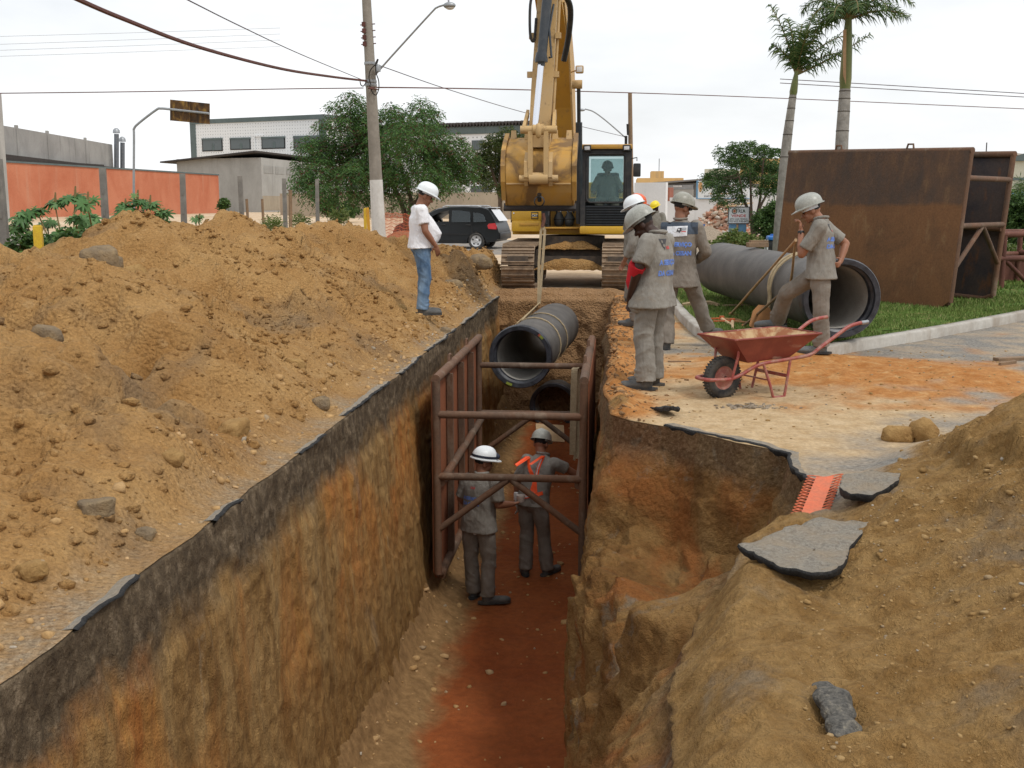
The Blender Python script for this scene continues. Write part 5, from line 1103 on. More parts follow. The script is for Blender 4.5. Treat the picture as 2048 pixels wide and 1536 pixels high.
# centre well: swing motor block, hoses, boom foot plates
mb = MB(); mb.box((-.16, .05, 1.42), (.86, .10, .50)); mb.box((-.16, -.35, 1.20), (.90, .70, .03)); mb.build('front_plate', M['yellow'], EX)
for x in (-.50, .24):
    mb = MB(); mb.prism([(-.55, 1.18), (.5, 1.18), (.35, 2.05), (.1, 2.1), (-.15, 1.75), (-.5, 1.45)], -.04, .04, lambda u, v, k: Vector((x + k, u, v))); mb.build('boom_bracket', M['black'], EX)
for x in (-.27, -.05):
    mb = MB(); mb.lathe([(.001, -.06), (.10, -.05), (.12, .02), (.08, .10), (.05, .16), (.001, .17)], 16, (x, -.20, 1.36)); mb.ell((x, -.26, 1.30), (.10, .07, .10)); mb.build('swivel_valve', M['black'], EX)
    for dx in (-.04, .04):
        mb = MB(); mb.tube([(x + dx, -.22, 1.52), (x + dx, -.22, 1.57), (x + dx, -.18, 1.80)], .018, 8); mb.build('hose_fitting', M['chrome'], EX)
for x in (-.33, .03):
    mb = MB(); mb.tube(bend([(x, -.15, 1.85), (x - .06, -.3, 1.72), (x + .02, -.22, 1.5)], 6), .02, 8); mb.build('hose', M['black'], EX)
# cab
CX0, CX1, CY0, CY1, CZ0, CZ1 = .20, 1.24, -.90, .75, 1.18, 2.86
cab = MB()
cab.box(((CX0 + CX1) / 2, (CY0 + CY1) / 2, CZ0 - .0), (CX1 - CX0, CY1 - CY0, .10), None, .02)
for x in (CX0 + .05, CX1 - .05):
    cab.bar((x, CY0 + .04, CZ0), (x, CY0 + .10, CZ1 - .05), .10, .10, (0, 1, 0)); cab.bar((x, CY1 - .05, CZ0), (x, CY1 - .05, CZ1 - .05), .10, .10, (0, 1, 0)); cab.bar((x, .1, CZ0), (x, .1, CZ1 - .05), .08, .07, (0, 1, 0))
    cab.box((x, (CY0 + CY1) / 2, 1.42), (.05, CY1 - CY0 - .1, .44))
cab.box(((CX0 + CX1) / 2, CY0 + .10, CZ1 - .13), (CX1 - CX0 - .02, .10, .16), None, .02); cab.box(((CX0 + CX1) / 2, CY1 - .05, 1.5), (CX1 - CX0 - .1, .06, .62))
for x in (CX0 + .13, CX1 - .13): cab.box((x, CY0 + .075, 2.25), (.08, .07, 1.05), None, .02)
cabo = cab.build('cab', M['black'], EX)
mb = MB(); mb.box(((CX0 + CX1) / 2, (CY0 + CY1) / 2, CZ1 - .02), (CX1 - CX0 + .03, CY1 - CY0 + .06, .10), None, .04); mb.build('cab_roof', M['yellow'], cabo)
mb = MB(); mb.box(((CX0 + CX1) / 2, CY0 + .01, CZ1 - .035), (.60, .05, .085), None, .015); mb.build('roof_front', M['rust_low'], cabo)
for x in (CX0 + .13, CX1 - .11):
    mb = MB(); mb.box((x, CY0 - .0, CZ1 - .05), (.16, .10, .13), None, .02); l = mb.build('work_light', M['black'], cabo)
    mb = MB(); mb.box((x, CY0 - .052, CZ1 - .05), (.105, .012, .07), None, .01); mb.build('lens', M['lens'], l)
# windscreen with rounded frame
fr = MB(); zc0, zc1 = 1.72, 2.70; xa, xb = CX0 + .12, CX1 - .12; rr = .10
def rrect(x0, x1, z0, z1, r, n=6):
    o = []
    for cx_, cz_, a0 in ((x1 - r, z0 + r, -90), (x1 - r, z1 - r, 0), (x0 + r, z1 - r, 90), (x0 + r, z0 + r, 180)):
        for k in range(n + 1): a = math.radians(a0 + 90 * k / n); o.append((cx_ + r * math.cos(a), cz_ + r * math.sin(a)))
    return o
ring = [Vector((x, CY0 + .045 + (.0), z)) for x, z in rrect(xa, xb, zc0, zc1, rr)]; fr.tube(ring, .022, 8, closed=True); fr.build('windscreen_frame', M['black'], cabo)
mb = MB(); mb.prism(rrect(xa, xb, zc0, zc1, rr), 0, .008, lambda u, v, k: Vector((u, CY0 + .05 + k, v))); mb.build('windscreen', M['glass'], cabo, False)
mb = MB(); mb.box(((xa + xb) / 2, CY0 + .06, 1.45), (xb - xa, .008, .42)); mb.build('lower_window', M['dk_in'], cabo, False)
mb = MB()
for k in range(8): mb.box(((CX0 + CX1) / 2, CY0 + .035, 1.27 + k * .052), (xb - xa + .04, .03, .016))
mb.build('guard_bars', M['blackblue'], cabo, False)
mb = MB(); mb.box(((CX0 + CX1) / 2, CY0 - .01, 1.16), (CX1 - CX0 + .02, .16, .16), None, .04); mb.build('cab_sill', M['yellow_b'], EX)
for x in (CX0 + .02, CX1 - .02):
    for y0_, y1_ in ((CY0 + .15, .06), (.14, CY1 - .1)):
        mb = MB(); mb.box((x, (y0_ + y1_) / 2, 2.2), (.008, y1_ - y0_, 1.05)); mb.build('side_window', M['glass'], cabo, False)
mb = MB(); mb.box(((CX0 + CX1) / 2, CY1 - .03, 2.25), (.70, .008, .82)); mb.build('rear_window', M['glass'], cabo, False)
mb = MB(); mb.box((.75, .30, 1.95), (.48, .16, .80), None, .06); mb.box((.75, .05, 1.62), (.50, .50, .16), None, .06); mb.build('seat', M['seat'], cabo)
mb = MB(); mb.tube([(.55, -.30, 1.3), (.53, -.28, 1.85)], .018, 8); mb.tube([(.95, -.30, 1.3), (.97, -.28, 1.85)], .018, 8); mb.box((.75, -.55, 1.40), (.5, .2, .3), None, .05); mb.build('controls', M['black'], cabo)
mb = MB(); mb.tube([(1.22, CY0 + .05, 2.60), (1.34, CY0 - .05, 2.62), (1.34, CY0 - .05, 2.55)], .010, 6); mi = mb.build('mirror', M['black'], cabo); mb = MB(); mb.box((1.345, CY0 - .05, 2.37), (.15, .06, .27), None, .04); mb.build('mirror_housing', M['black'], mi)
# boom: from the foot up and out towards the camera
def arm(name, prof, half, m, par=EX, shift=0.0):
    """prof: outline in (y,z); half widths may vary with y via function"""
    mb = MB(); n = len(prof); vs = [];
    for s in (-1, 1):
        for y, z in prof: vs.append((shift_x(y) + s * half, y, z))
    fs = [tuple(range(n - 1, -1, -1)), tuple(range(n, 2 * n))] + [(i, (i + 1) % n, n + (i + 1) % n, n + i) for i in range(n)]
    mb.add(vs, fs); return mb.build(name, m, par, False)
shift_x = lambda y: -.17 + .043 * (y - .0)
boom = arm('boom', [(.10, 1.60), (.42, 1.72), (.30, 2.6), (-.5, 4.5), (-1.6, 5.35), (-3.2, 5.95), (-5.55, 6.28), (-5.65, 6.02), (-4.8, 5.72), (-3.1, 5.12), (-1.9, 4.55), (-1.05, 3.6), (-.35, 2.4)], .235, M['yellow'])
for s in (-1, 1):
    mb = MB(); x0 = shift_x(-.4)
    mb.tube([(x0 + s * .36, -.62, 1.30), (x0 + s * .36, -.95, 2.2), (x0 + s * .355, -1.25, 3.30)], .068, 14); cyl = mb.build('boom_cylinder', M['blackblue'], boom)
    mb = MB(); mb.tube([(x0 + s * .355, -1.25, 3.30), (x0 + s * .35, -1.45, 4.02)], .038, 12); mb.build('rod', M['black'], cyl)
    mb = MB(); mb.tube([(x0 + s * .22, -1.45, 4.02), (x0 + s * .42, -1.45, 4.02)], .085, 14); mb.build('pin', M['yellow_d'], boom)
    mb = MB(); mb.tube([(shift_x(y_) + s * .25, y_, z_) for y_, z_ in ((-.55, 2.4), (-1.2, 3.45), (-2.1, 4.65), (-3.2, 5.3))], .018, 8); mb.build('pipe_line', M['yellow_d'], boom)
x0 = shift_x(-1.5); mb = MB(); mb.tube([(x0 + .25, -1.5, 4.25), (x0 + .36, -1.6, 4.27)], .014, 6); mb.box((x0 + .42, -1.66, 4.28), (.16, .10, .15), None, .03); l = mb.build('boom_light', M['yellow_d'], boom)
mb = MB(); mb.box((x0 + .42, -1.715, 4.28), (.11, .012, .10), None, .015); mb.build('lens', M['lens'], l)
# stick hanging from the boom tip
x1 = shift_x(-5.5); YB = -5.75
def SX(z): return x1 + (z - 2.75) * .030 - .0
def SXx(z): return x1 + .095 + (z - 2.75) * .050
def stick_pt(x, y, z): return Vector((SXx(z) + x, y, z))
prof = [(YB - .10, 2.60), (YB + .18, 2.60), (YB + .52, 3.4), (YB + .62, 5.2), (YB + .42, 6.6), (YB + .16, 6.6), (YB + .10, 5.2), (YB - .02, 3.6)]
mb = MB(); n = len(prof); vs = [stick_pt(s * (.17 if z < 3 else .175 if z < 4 else .15), y, z) for s in (-1, 1) for y, z in prof]
mb.add(vs, [tuple(range(n - 1, -1, -1)), tuple(range(n, 2 * n))] + [(i, (i + 1) % n, n + (i + 1) % n, n + i) for i in range(n)]); stick = mb.build('stick', M['yellow_d'], EX, False)
for z in (3.75, 4.35):
    for s in (-1, 1):
        mb = MB(); mb.box(stick_pt(s * .21, YB + .05, z), (.09, .10, .09)); mb.build('clamp', M['yellow_d'], stick)
mb = MB(); mb.tube([stick_pt(.20, YB + .02, 2.95), stick_pt(.20, YB + .08, 4.4), stick_pt(.19, YB + .1, 6.4)], .024, 8); mb.build('pipe_line', M['yellow_d'], stick)
ct, cm, cb = stick_pt(.02, YB - .08, 5.12), stick_pt(-.02, YB - .22, 3.93), stick_pt(-.055, YB - .36, 2.86)
mb = MB(); mb.tube([ct, cm], .078, 16); mb.tube([cm + Vector((0, 0, .13)), cm + Vector((0, 0, .02)), cm - Vector((0, 0, .02))], [.082, .105, .10], 16); mb.tube([cm - Vector((0, 0, .02)), cm - Vector((0, 0, .08))], .06, 12); mb.ell(ct, (.1, .08, .1)); cyl = mb.build('bucket_cylinder', M['blackblue'], stick)
mb = MB(); mb.tube([ct + Vector((-.20, 0, -.1)), ct + Vector((.20, 0, -.1))], .05, 12); mb.tube([cm + Vector((.12, 0, .05)), cm + Vector((.16, .02, .05)), cm + Vector((.12, .05, .5)), ct + Vector((.08, .05, -.3))], .018, 8); mb.build('trunnion', M['blackblue'], stick)
mb = MB(); mb.tube([cm, cb], .050, 14); mb.build('rod', M['chrome'], cyl)
mb = MB(); mb.tube(bend([ct + Vector((-.16, 0, -.1)), ct + Vector((-.28, 0, -.25)), ct + Vector((-.29, .02, -.75)), ct + Vector((-.23, .06, -.85)), ct + Vector((-.20, .1, -.5))], 6), .022, 8); mb.tube(bend([stick_pt(.2, YB + .3, 5.1), stick_pt(.34, YB + .7, 4.9), stick_pt(.33, YB + 1.0, 4.5), stick_pt(.26, YB + 1.2, 4.1)], 6), .05, 10); mb.build('hose', M['black'], stick)
# bucket, curled, its back to the camera
BX = cb.x + .05; BW = .545
bp = [(-5.30, 2.78), (-5.62, 2.66), (-5.86, 2.50), (-5.98, 2.28), (-5.97, 2.05), (-5.86, 1.86), (-5.62, 1.66)]   # outer shell (y,z), top lip to bottom lip
def bpt(i, off): 
    a = Vector(bp[max(i - 1, 0)]); b = Vector(bp[min(i + 1, len(bp) - 1)]); d = (b - a).normalized(); return Vector(bp[i]) + Vector((-d.y, d.x)) * off
bpp = bend([Vector((0, y, z)) for y, z in bp[:6]], 5) + [Vector((0, *bp[6]))]
nb = len(bpp); inn = []
for i in range(nb):
    d = (bpp[min(i + 1, nb - 1)] - bpp[max(i - 1, 0)]).normalized(); inn.append(bpp[i] + Vector((0, -d.z, d.y)) * .035)
mb = MB(); vs = []
for pth in (bpp, inn):
    for x in (-BW, BW): vs += [Vector((BX + x, q.y, q.z)) for q in pth]
fs = []
for i in range(nb - 1): fs += [(i, i + 1, nb + i + 1, nb + i), (2 * nb + i, 3 * nb + i, 3 * nb + i + 1, 2 * nb + i + 1), (i, 2 * nb + i, 2 * nb + i + 1, i + 1), (nb + i, nb + i + 1, 3 * nb + i + 1, 3 * nb + i)]
fs += [(0, nb, 3 * nb, 2 * nb), (nb - 1, 3 * nb - 1, 4 * nb - 1, 2 * nb - 1)]
mb.add(vs, fs); bk = mb.build('bucket', M['bucket'], EX, False); smooth(bk.data); bk.data.set_sharp_from_angle(angle=.5)
for s in (-1, 1):
    mb = MB(); poly = [(q.y, q.z) for q in bpp] + [(-5.05, 2.0), (-5.0, 2.4)]
    mb.prism(poly, -.02, .02, lambda u, v, k: Vector((BX + s * BW + k, u, v))); mb.prism([(-5.62, 2.70), (-5.2, 2.86), (-5.2, 2.7), (-5.92, 2.30), (-5.80, 1.75), (-5.98, 2.05), (-6.02, 2.3), (-5.9, 2.55)], -.035, .035, lambda u, v, k: Vector((BX + s * (BW + .03) + k, u, v))); mb.build('side_plate', M['bucket'], bk, False)
mb = MB(); mb.box((BX, -5.63, 1.645), (2 * BW + .1, .16, .05), Matrix.Rotation(.6, 3, 'X')); mb.build('heel_plate', M['rust_low'], bk, False)
mb = MB(); mb.box((BX, -5.968, 2.02), (2 * BW - .05, .05, .022)); mb.build('weld_seam', M['yellow_d'], bk, False)
for k in range(5):
    x = -.46 + k * .23; mb = MB(); mb.hexa([(BX + x - .055, -5.42, 2.66), (BX + x + .055, -5.42, 2.66), (BX + x + .055, -5.28, 2.70), (BX + x - .055, -5.28, 2.70), (BX + x - .04, -5.30, 2.90), (BX + x + .04, -5.30, 2.90), (BX + x + .035, -5.25, 2.90), (BX + x - .035, -5.25, 2.90)]); mb.build('tooth', M['yellow_d'], bk, False)
for x in (-.19, .20):      # ears on the bucket back
    mb = MB(); mb.prism([(-5.93, 2.52), (-6.14, 2.36), (-6.16, 2.12), (-6.04, 1.98), (-5.92, 1.99), (-5.92, 2.3)], -.03, .03, lambda u, v, k: Vector((BX + x + k, u, v))); mb.build('ear', M['yellow_d'], bk, False)
mb = MB(); mb.tube([(BX - .30, -6.08, 2.10), (BX + .32, -6.08, 2.10)], .055, 14); mb.tube([(BX - .14, -6.08, 2.10), (BX + .16, -6.08, 2.10)], .095, 14); mb.build('bucket_pin', M['yellow_d'], bk)
for x in (-.12, .13):      # H-link between rod end and bucket
    mb = MB(); mb.bar((BX + x, -6.10, 2.10), (BX + x, cb.y + .0, cb.z), .075, .11, (0, 1, 0)); mb.build('link', M['yellow_d'], EX)
mb = MB(); mb.tube([(BX - .28, cb.y, cb.z), (BX + .30, cb.y, cb.z)], .062, 14); mb.tube([(BX - .08, cb.y, cb.z), (BX + .09, cb.y, cb.z)], .085, 14); mb.ell((BX + .01, cb.y - .05, cb.z - .02), (.055, .06, .12)); mb.build('link_pin', M['yellow_d'], EX)
for x in (-.23, .25):
    mb = MB(); mb.bar((BX + x, cb.y, cb.z), stick_pt(.22 if x > 0 else -.22, YB + .12, 3.15), .05, .13, (0, 1, 0)); mb.build('guide_link', M['yellow_d'], EX)
mb = MB(); mb.lathe([(.07, -.02), (.09, 0), (.07, .02)], 16, (BX + .02, -6.05, 1.74), Matrix.Rotation(math.pi / 2, 3, 'X')); mb.tube([(BX + .02, -6.05, 1.86), (BX + .02, -6.0, 1.74)], .035, 8); mb.build('lifting_hook', M['black'], bk)
EX.rotation_euler = (0, 0, 0)

# ------------------------------------------------------------------ parked car seen from its left side, rear towards the right
CAR = thing('car', 'dark hatchback with roof rails driving past behind the heap', 'car', (0, 0, 0))
pr = G(965, 497); cl = 4.18; u = Vector((-.985, .17, 0)).normalized(); v = Vector((-u.y, u.x, 0)) * -1      # u forward, v away from the camera
CAR.location = pr + u * .0; CAR.rotation_euler = (0, 0, math.atan2(u.y, u.x)); 
# local: x forward, y left(+) which faces the camera side ; rear axle at x=0
W2 = .83
def yo(z, x): return W2 * (1 - .16 * sstep(.95, 1.55, z)) - .03 * (1 - sstep(.2, .5, z))
prof = [(-.86, .42), (-.88, .62), (-.82, .80), (-.74, 1.00), (-.60, 1.25), (-.42, 1.46), (-.20, 1.525), (.5, 1.555), (1.1, 1.545), (1.55, 1.47), (2.0, 1.25), (2.35, 1.06), (2.9, .97), (3.15, .86), (3.27, .66), (3.28, .42), (3.15, .25)]
low = [(2.82, .22), (2.78, .40), (2.62, .60), (2.46, .64), (2.30, .60), (2.14, .40), (2.10, .21), (.38, .21), (.33, .40), (.18, .60), (0, .66), (-.18, .60), (-.33, .40), (-.38, .24), (-.72, .30)]
poly = prof + low
mb = MB(); n = len(poly); lay = []
for s, inset in ((-1, 0.0), (-1, .10), (1, .10), (1, 0.0)):
    lay.append([(x, s * (yo(z, x) - 0) if inset == 0 else s * (yo(z, x) - .10), z + (.0 if inset == 0 else (.035 if z > 1.4 else 0))) for x, z in poly])
vs = sum(lay, []); fs = [tuple(range(n)), tuple(range(4 * n - 1, 3 * n - 1, -1))]
for L_ in range(3):
    for i in range(n): fs.append((L_ * n + i, L_ * n + (i + 1) % n, (L_ + 1) * n + (i + 1) % n, (L_ + 1) * n + i))
mb.add(vs, fs); bme = mb.mesh(False)
cut = MB(); cut.prism([(1.06, 1.0), (2.02, 1.0), (1.70, 1.22), (1.42, 1.37), (1.08, 1.42)], -1.2, 1.2, lambda u, v, k: Vector((u, k, v))); co_ = bpy.data.objects.new('tmpcut', cut.mesh(False)); COL.objects.link(co_)
cb2 = MB(); cb2.hexa([(.3, -.66, .5), (2.0, -.66, .5), (2.0, .66, .5), (.3, .66, .5), (.3, -.60, 1.46), (1.45, -.60, 1.46), (1.45, .60, 1.46), (.3, .60, 1.46)]); cb_ = bpy.data.objects.new('tmpcut', cb2.mesh(False)); COL.objects.link(cb_)
bme = evalmesh(bme, [('BOOLEAN', dict(operation='DIFFERENCE', object=cb_, solver='EXACT'))]); bme = evalmesh(bme, [('BOOLEAN', dict(operation='DIFFERENCE', object=co_, solver='EXACT'))])
bpy.data.objects.remove(co_); bpy.data.objects.remove(cb_); bme.materials.clear()
smooth(bme); bme.set_sharp_from_angle(angle=math.radians(50)); body = link('body', bme, M['carpaint'], CAR)
mb = MB(); mb.box((.75, .34, .80), (.14, .48, .75), Matrix.Rotation(-.2, 3, 'Y'), .05); mb.build('seat', M['seat'], CAR)
def side_patch(name, pts, m, s=1, out=.006, par=CAR):
    mb = MB(); vs = [(x, s * (yo(z, x) + out), z) for x, z in pts]; vs2 = [(x, s * (yo(z, x) - .02), z) for x, z in pts]; k = len(pts)
    mb.add(vs + vs2, [tuple(range(k)), tuple(range(2 * k - 1, k - 1, -1))] + [(i, (i + 1) % k, k + (i + 1) % k, k + i) for i in range(k)]); return mb.build(name, m, par, False)
for s in (1, -1):
    side_patch('window', [(.22, 1.0), (.96, 1.0), (.96, 1.43), (.30, 1.42), (.24, 1.3)], M['carglass'], s)
    side_patch('window', [(-.40, 1.02), (.10, 1.0), (.14, 1.36), (-.05, 1.38), (-.28, 1.27)], M['carglass'], s)
    side_patch('sill', [(.42, .22), (2.05, .22), (2.05, .33), (.42, .33)], M['carplastic'], s, .012)
    side_patch('moulding', [(.30, .53), (2.2, .53), (2.2, .58), (.30, .58)], M['carplastic'], s, .014)
    side_patch('tail_lamp', [(-.80, .86), (-.78, .74), (-.48, .76), (-.44, .88), (-.50, .95), (-.73, .97)], M['tail'], s, .012)
    mb = MB(); mb.lathe([(.001, .03), (.06, .02), (.07, 0)], 16, (-.66, s * .80, .84), Matrix.Rotation(-s * math.pi / 2, 3, 'X')); mb.build('reversing_lamp', M['lampclear'], CAR)
    mb = MB(); mb.tube([(-.15, s * .66, 1.56), (.0, s * .66, 1.60), (1.2, s * .66, 1.605), (1.35, s * .66, 1.55)], .02, 8); mb.build('roof_rail', M['silver'], CAR)
    for xd in (1.28, .30):
        mb = MB(); mb.box((xd, s * (W2 + .005), .90), (.20, .03, .04), None, .012); mb.build('door_handle', M['black'], CAR)
    mb = MB(); mb.box((1.95, s * .90, 1.02), (.12, .18, .13), None, .04); mb.build('mirror', M['carpaint'], CAR)
    for xd in (1.02, .16, 2.2):
        mb = MB(); mb.box((xd, s * (W2 + .001), .68), (.012, .006, .62)); mb.build('door_gap', M['black'], CAR, False)
    for xw in (0, 2.46):
        ax = Matrix.Rotation(math.pi / 2, 3, 'X'); mb = MB(); mb.lathe([(.20, -.09), (.27, -.10), (.305, -.08), (.31, 0), (.305, .08), (.27, .10), (.20, .09)], 32, (xw, s * .74, .31), ax); w = mb.build('wheel', M['rubber'], CAR)
        mb = MB(); mb.lathe([(.001, .075), (.05, .08), (.07, .065), (.17, .072), (.205, .095), (.215, .06)], 32, (xw, s * .74, .31), Matrix.Rotation(-s * math.pi / 2, 3, 'X')); mb.build('wheel_cover', M['alloy'], w)
        hb = MB()
        for k in range(5): a = 2 * math.pi * (k + .3) / 5; hb.ell((xw + .135 * math.cos(a), s * .814, .31 + .135 * math.sin(a)), (.033, .006, .033), None, 8, 6)
        hb.build('wheel_slots', M['black'], w)
mb = MB(); mb.add([(-.80, -.62, 1.02), (-.80, .62, 1.02), (-.48, .58, 1.44), (-.48, -.58, 1.44)], [(0, 1, 2, 3)]); mb.v = [(x - .035, y, z + .025) for x, y, z in mb.v]; mb.build('rear_window', M['lens'], CAR, False)  # pale lens glass paints a white reflection onto the pane
mb = MB(); mb.box((-.40, 0, 1.53), (.30, 1.1, .03), None, .01); mb.build('spoiler', M['silver'], CAR)
mb = MB(); mb.box((-.86, 0, .50), (.14, 1.56, .26), None, .06); mb.build('bumper', M['carpaint'], CAR)
mb = MB(); mb.ell((3.10, .60, .74), (.16, .14, .09)); mb.build('headlight', M['lens'], CAR); mb = MB(); mb.ell((3.10, -.60, .74), (.16, .14, .09)); mb.build('headlight', M['lens'], CAR)
mb = MB(); mb.add([(2.06, -.66, 1.17), (2.06, .66, 1.17), (1.60, .60, 1.44), (1.60, -.60, 1.44)], [(3, 2, 1, 0)]); mb.v = [(x + .06, y, z + .045) for x, y, z in mb.v]; mb.build('windscreen', M['carglass'], CAR, False)
# ------------------------------------------------------------------ people
def Rz(a): return Matrix.Rotation(a, 3, 'Z')
def Rx(a): return Matrix.Rotation(a, 3, 'X')
def hand(mb, w, d, n, side, curl=.35, k=1.0):
    """w wrist, d direction of the hand, n palm normal, side +1 thumb towards cross(d,n)"""
    w, d, n = Vector(w), Vector(d).normalized(), Vector(n); n = (n - d * n.dot(d)).normalized(); s = d.cross(n) * side
    R = Matrix((s, d, n)).transposed()
    mb.ell(w + d * .045 * k, (.040 * k, .055 * k, .017 * k), R, 12, 8)
    for i, (o, l) in enumerate(((.028, .070), (.010, .080), (-.009, .075), (-.027, .058))):
        p = w + d * .085 * k + s * o * k; a = curl * (.6 + .12 * i); seg = l * k / 3; dirn = d.copy()
        for j in range(3):
            dirn = (Matrix.Rotation(a * (1.1 if j else .7), 3, s * -1) if True else None) @ dirn; q = p + dirn * seg; mb.cap(p, q, .0092 * k, .0084 * k, 8); p = q
    p = w + d * .02 * k + s * .030 * k; t1 = (d * .65 + s * .75 + n * .25).normalized(); q = p + t1 * .040 * k; mb.cap(p, q, .013 * k, .011 * k, 8); t2 = (d + s * .15 + n * .45 * (1 + curl)).normalized(); mb.cap(q, q + t2 * .034 * k, .0105 * k, .009 * k, 8)
def person(label, loc, yaw, pose=None, look=None, group=None, vox=.008, sc=1.0):
    d = dict(pelvis=(0, 0, .94), neck=(0, .0, 1.455), head=(0, .03, 1.605), hyaw=0, hpitch=10, sho=.185, eL=(-.25, -.03, 1.14), eR=(.25, -.03, 1.14), wL=(-.27, .06, .89), wR=(.27, .06, .89), hL=None, hR=None, nL=(1, 0, 0), nR=(-1, 0, 0), curl=.4,
             kL=(-.11, .03, .50), kR=(.11, .03, .50), aL=(-.12, -.03, .09), aR=(.12, -.03, .09), tL=8, tR=-8, hem=-.13, fat=1.0, belly=0.0, pelw=.10); d.update(pose or {})
    k = dict(skin='skin_br', shirt='grey', sleeve=.80, trou='grey2', boot='boot', helmet='h_grey', loose=1.0, hair=True, hem_out=1.0, cuff=1.0); k.update(look or {})
    V = {n_: Vector(v) for n_, v in d.items() if isinstance(v, tuple)}
    pe, ne, he = V['pelvis'], V['neck'], V['head']; up = (ne - pe).normalized(); xa = Vector((1, 0, 0)); ya = up.cross(xa).normalized(); SP = Matrix((xa, ya, up)).transposed()
    shL, shR = ne + SP @ Vector((-d['sho'], 0, -.065)), ne + SP @ Vector((d['sho'], 0, -.065)); Hm = Rz(math.radians(d['hyaw'])) @ Rx(math.radians(-d['hpitch']))
    hp = lambda *v: he + Hm @ Vector(v)
    # ---- body: one continuous surface
    b = MB()
    b.ell(hp(0, -.005, .015), (.076, .097, .105), Hm); b.ell(hp(0, .030, -.060), (.058, .066, .062), Hm); b.ell(hp(0, .066, -.108), (.028, .026, .022), Hm); b.cap(hp(0, .090, -.005), hp(0, .112, -.042), .010, .016, 8)
    b.ell(hp(0, .078, .020), (.055, .022, .013), Hm); b.ell(hp(0, .088, -.078), (.027, .015, .012), Hm); b.ell(hp(.036, .072, -.045), (.022, .020, .020), Hm); b.ell(hp(-.036, .072, -.045), (.022, .020, .020), Hm)
    for s in (-1, 1): b.ell(hp(s * .080, -.008, -.018), (.011, .024, .034), Hm)
    b.cap(ne - up * .03, hp(0, -.018, -.06), .066, .058); b.loft([(pe + up * (-.05), .14, .10, SP), (pe + up * .12, .135, .09, SP), (ne - up * .18, .155, .10, SP), (ne - up * .05, .13, .075, SP), (ne, .06, .06, SP)], 16)
    for s, sh, e, w, hd, pn in ((-1, shL, V['eL'], V['wL'], d['hL'], d['nL']), (1, shR, V['eR'], V['wR'], d['hR'], d['nR'])):
        b.cap(sh, e, .058, .046); fm = e.lerp(w, .35); b.cap(e, fm, .045, .045); b.cap(fm, w, .045, .029); hd = Vector(hd) if hd else (w - e); hand(b, w, hd, pn, -s if True else s, d['curl'])
    for s, hx, kn, an in ((-1, -d['pelw'], V['kL'], V['aL']), (1, d['pelw'], V['kR'], V['aR'])):
        h = pe + Vector((hx, 0, -.02)); b.cap(h, kn, .078, .055); b.cap(kn, kn.lerp(an, .3), .055, .058); b.cap(kn.lerp(an, .3), an, .056, .038)
    me = union(b, vox, 3, .45); o = link('person', me, M[k['skin']]); o.location = loc; o.rotation_euler = (0, 0, yaw); o.scale = (sc,) * 3; tag(o, label, 'person', group)
    for s in (-1, 1):
        m_ = MB(); m_.ell(hp(s * .032, .086, -.004), (.014, .009, .008), Hm, 8, 6); m_.build('eye', M['hair'], o)
    if k['hair']:
        m_ = MB(); m_.ell(hp(0, -.014, .034), (.081, .092, .098), Hm, 20, 14); m_.build('hair', M['hair'], o)
    # ---- shirt
    f = d['fat'] * k['loose']; s_ = MB(); ln = (ne - pe).length; be = d['belly']
    hemc = pe + Vector((0, 0, d['hem'])); R0 = Matrix.Identity(3)
    s_.loft([(hemc, .205 * f * k['hem_out'], .150 * f * k['hem_out'], R0), (pe + up * .04 + ya * be * .6, .190 * f, .145 * f + be * .5, SP), (pe + up * ln * .26 + ya * be, .182 * f, .138 * f + be * .8, SP), (pe + up * ln * .45 + ya * be * .7, .186 * f, .136 * f + be * .5, SP), (pe + up * ln * .68 + ya * be * .1, .192 * f ** .5, .130 * f ** .5 + be * .1, SP), (ne - up * .11, .195, .115, SP), (ne - up * .045, .150, .090, SP), (ne + up * .012, .078, .076, SP)], 24)
    sl = k['sleeve']
    for sh, e, w in ((shL, V['eL'], V['wL']), (shR, V['eR'], V['wR'])):
        if sl <= 1: q = sh.lerp(e, sl); s_.tube([sh - (e - sh).normalized() * .05, sh, q], [.05, .080 * k['loose'] ** .5, .074 * k['loose']], 14)
        else: q = e.lerp(w, sl - 1); s_.cap(sh, e, .080, .064); s_.cap(e, e.lerp(w, .4), .064, .06); s_.tube([e, q], [.060, .046], 14)
        s_.ell(sh + Vector((0, 0, .0)), (.078, .082, .075))
    me = union(s_, vox + .001, 4, .5); c_ = co_np(me); nn = no_np(me); sd_ = int(abs(loc[0]) * 100) % 97
    c_ += nn * (.014 * fbm(c_, .17, 3, seed=500 + sd_, stretch=(1, 1, .5)) + .012 * ridged(c_ @ np.array([[1, 0, .5], [0, 1, .5], [-.4, .3, .7]]), .15, 3, seed=501 + sd_) - .004)[:, None]; set_co(me, c_); sh_o = link('shirt', me, M[k['shirt']], o)
    if k.get('collar', True):
        m_ = MB(); ring = [ne + SP @ Vector((.073 * math.cos(a), .078 * math.sin(a) + .004, .018 + .012 * math.cos(a) ** 2 - .010 * math.sin(a))) for a in np.linspace(math.radians(110), math.radians(430), 22)]; m_.tube(ring, .014, 8); m_.build('collar', M[k['shirt']], sh_o)
    # ---- trousers
    t_ = MB(); t_.ell(pe + Vector((0, .0, -.03)), (.172 * d['fat'], .135 * d['fat'], .14)); L_ = k['loose']
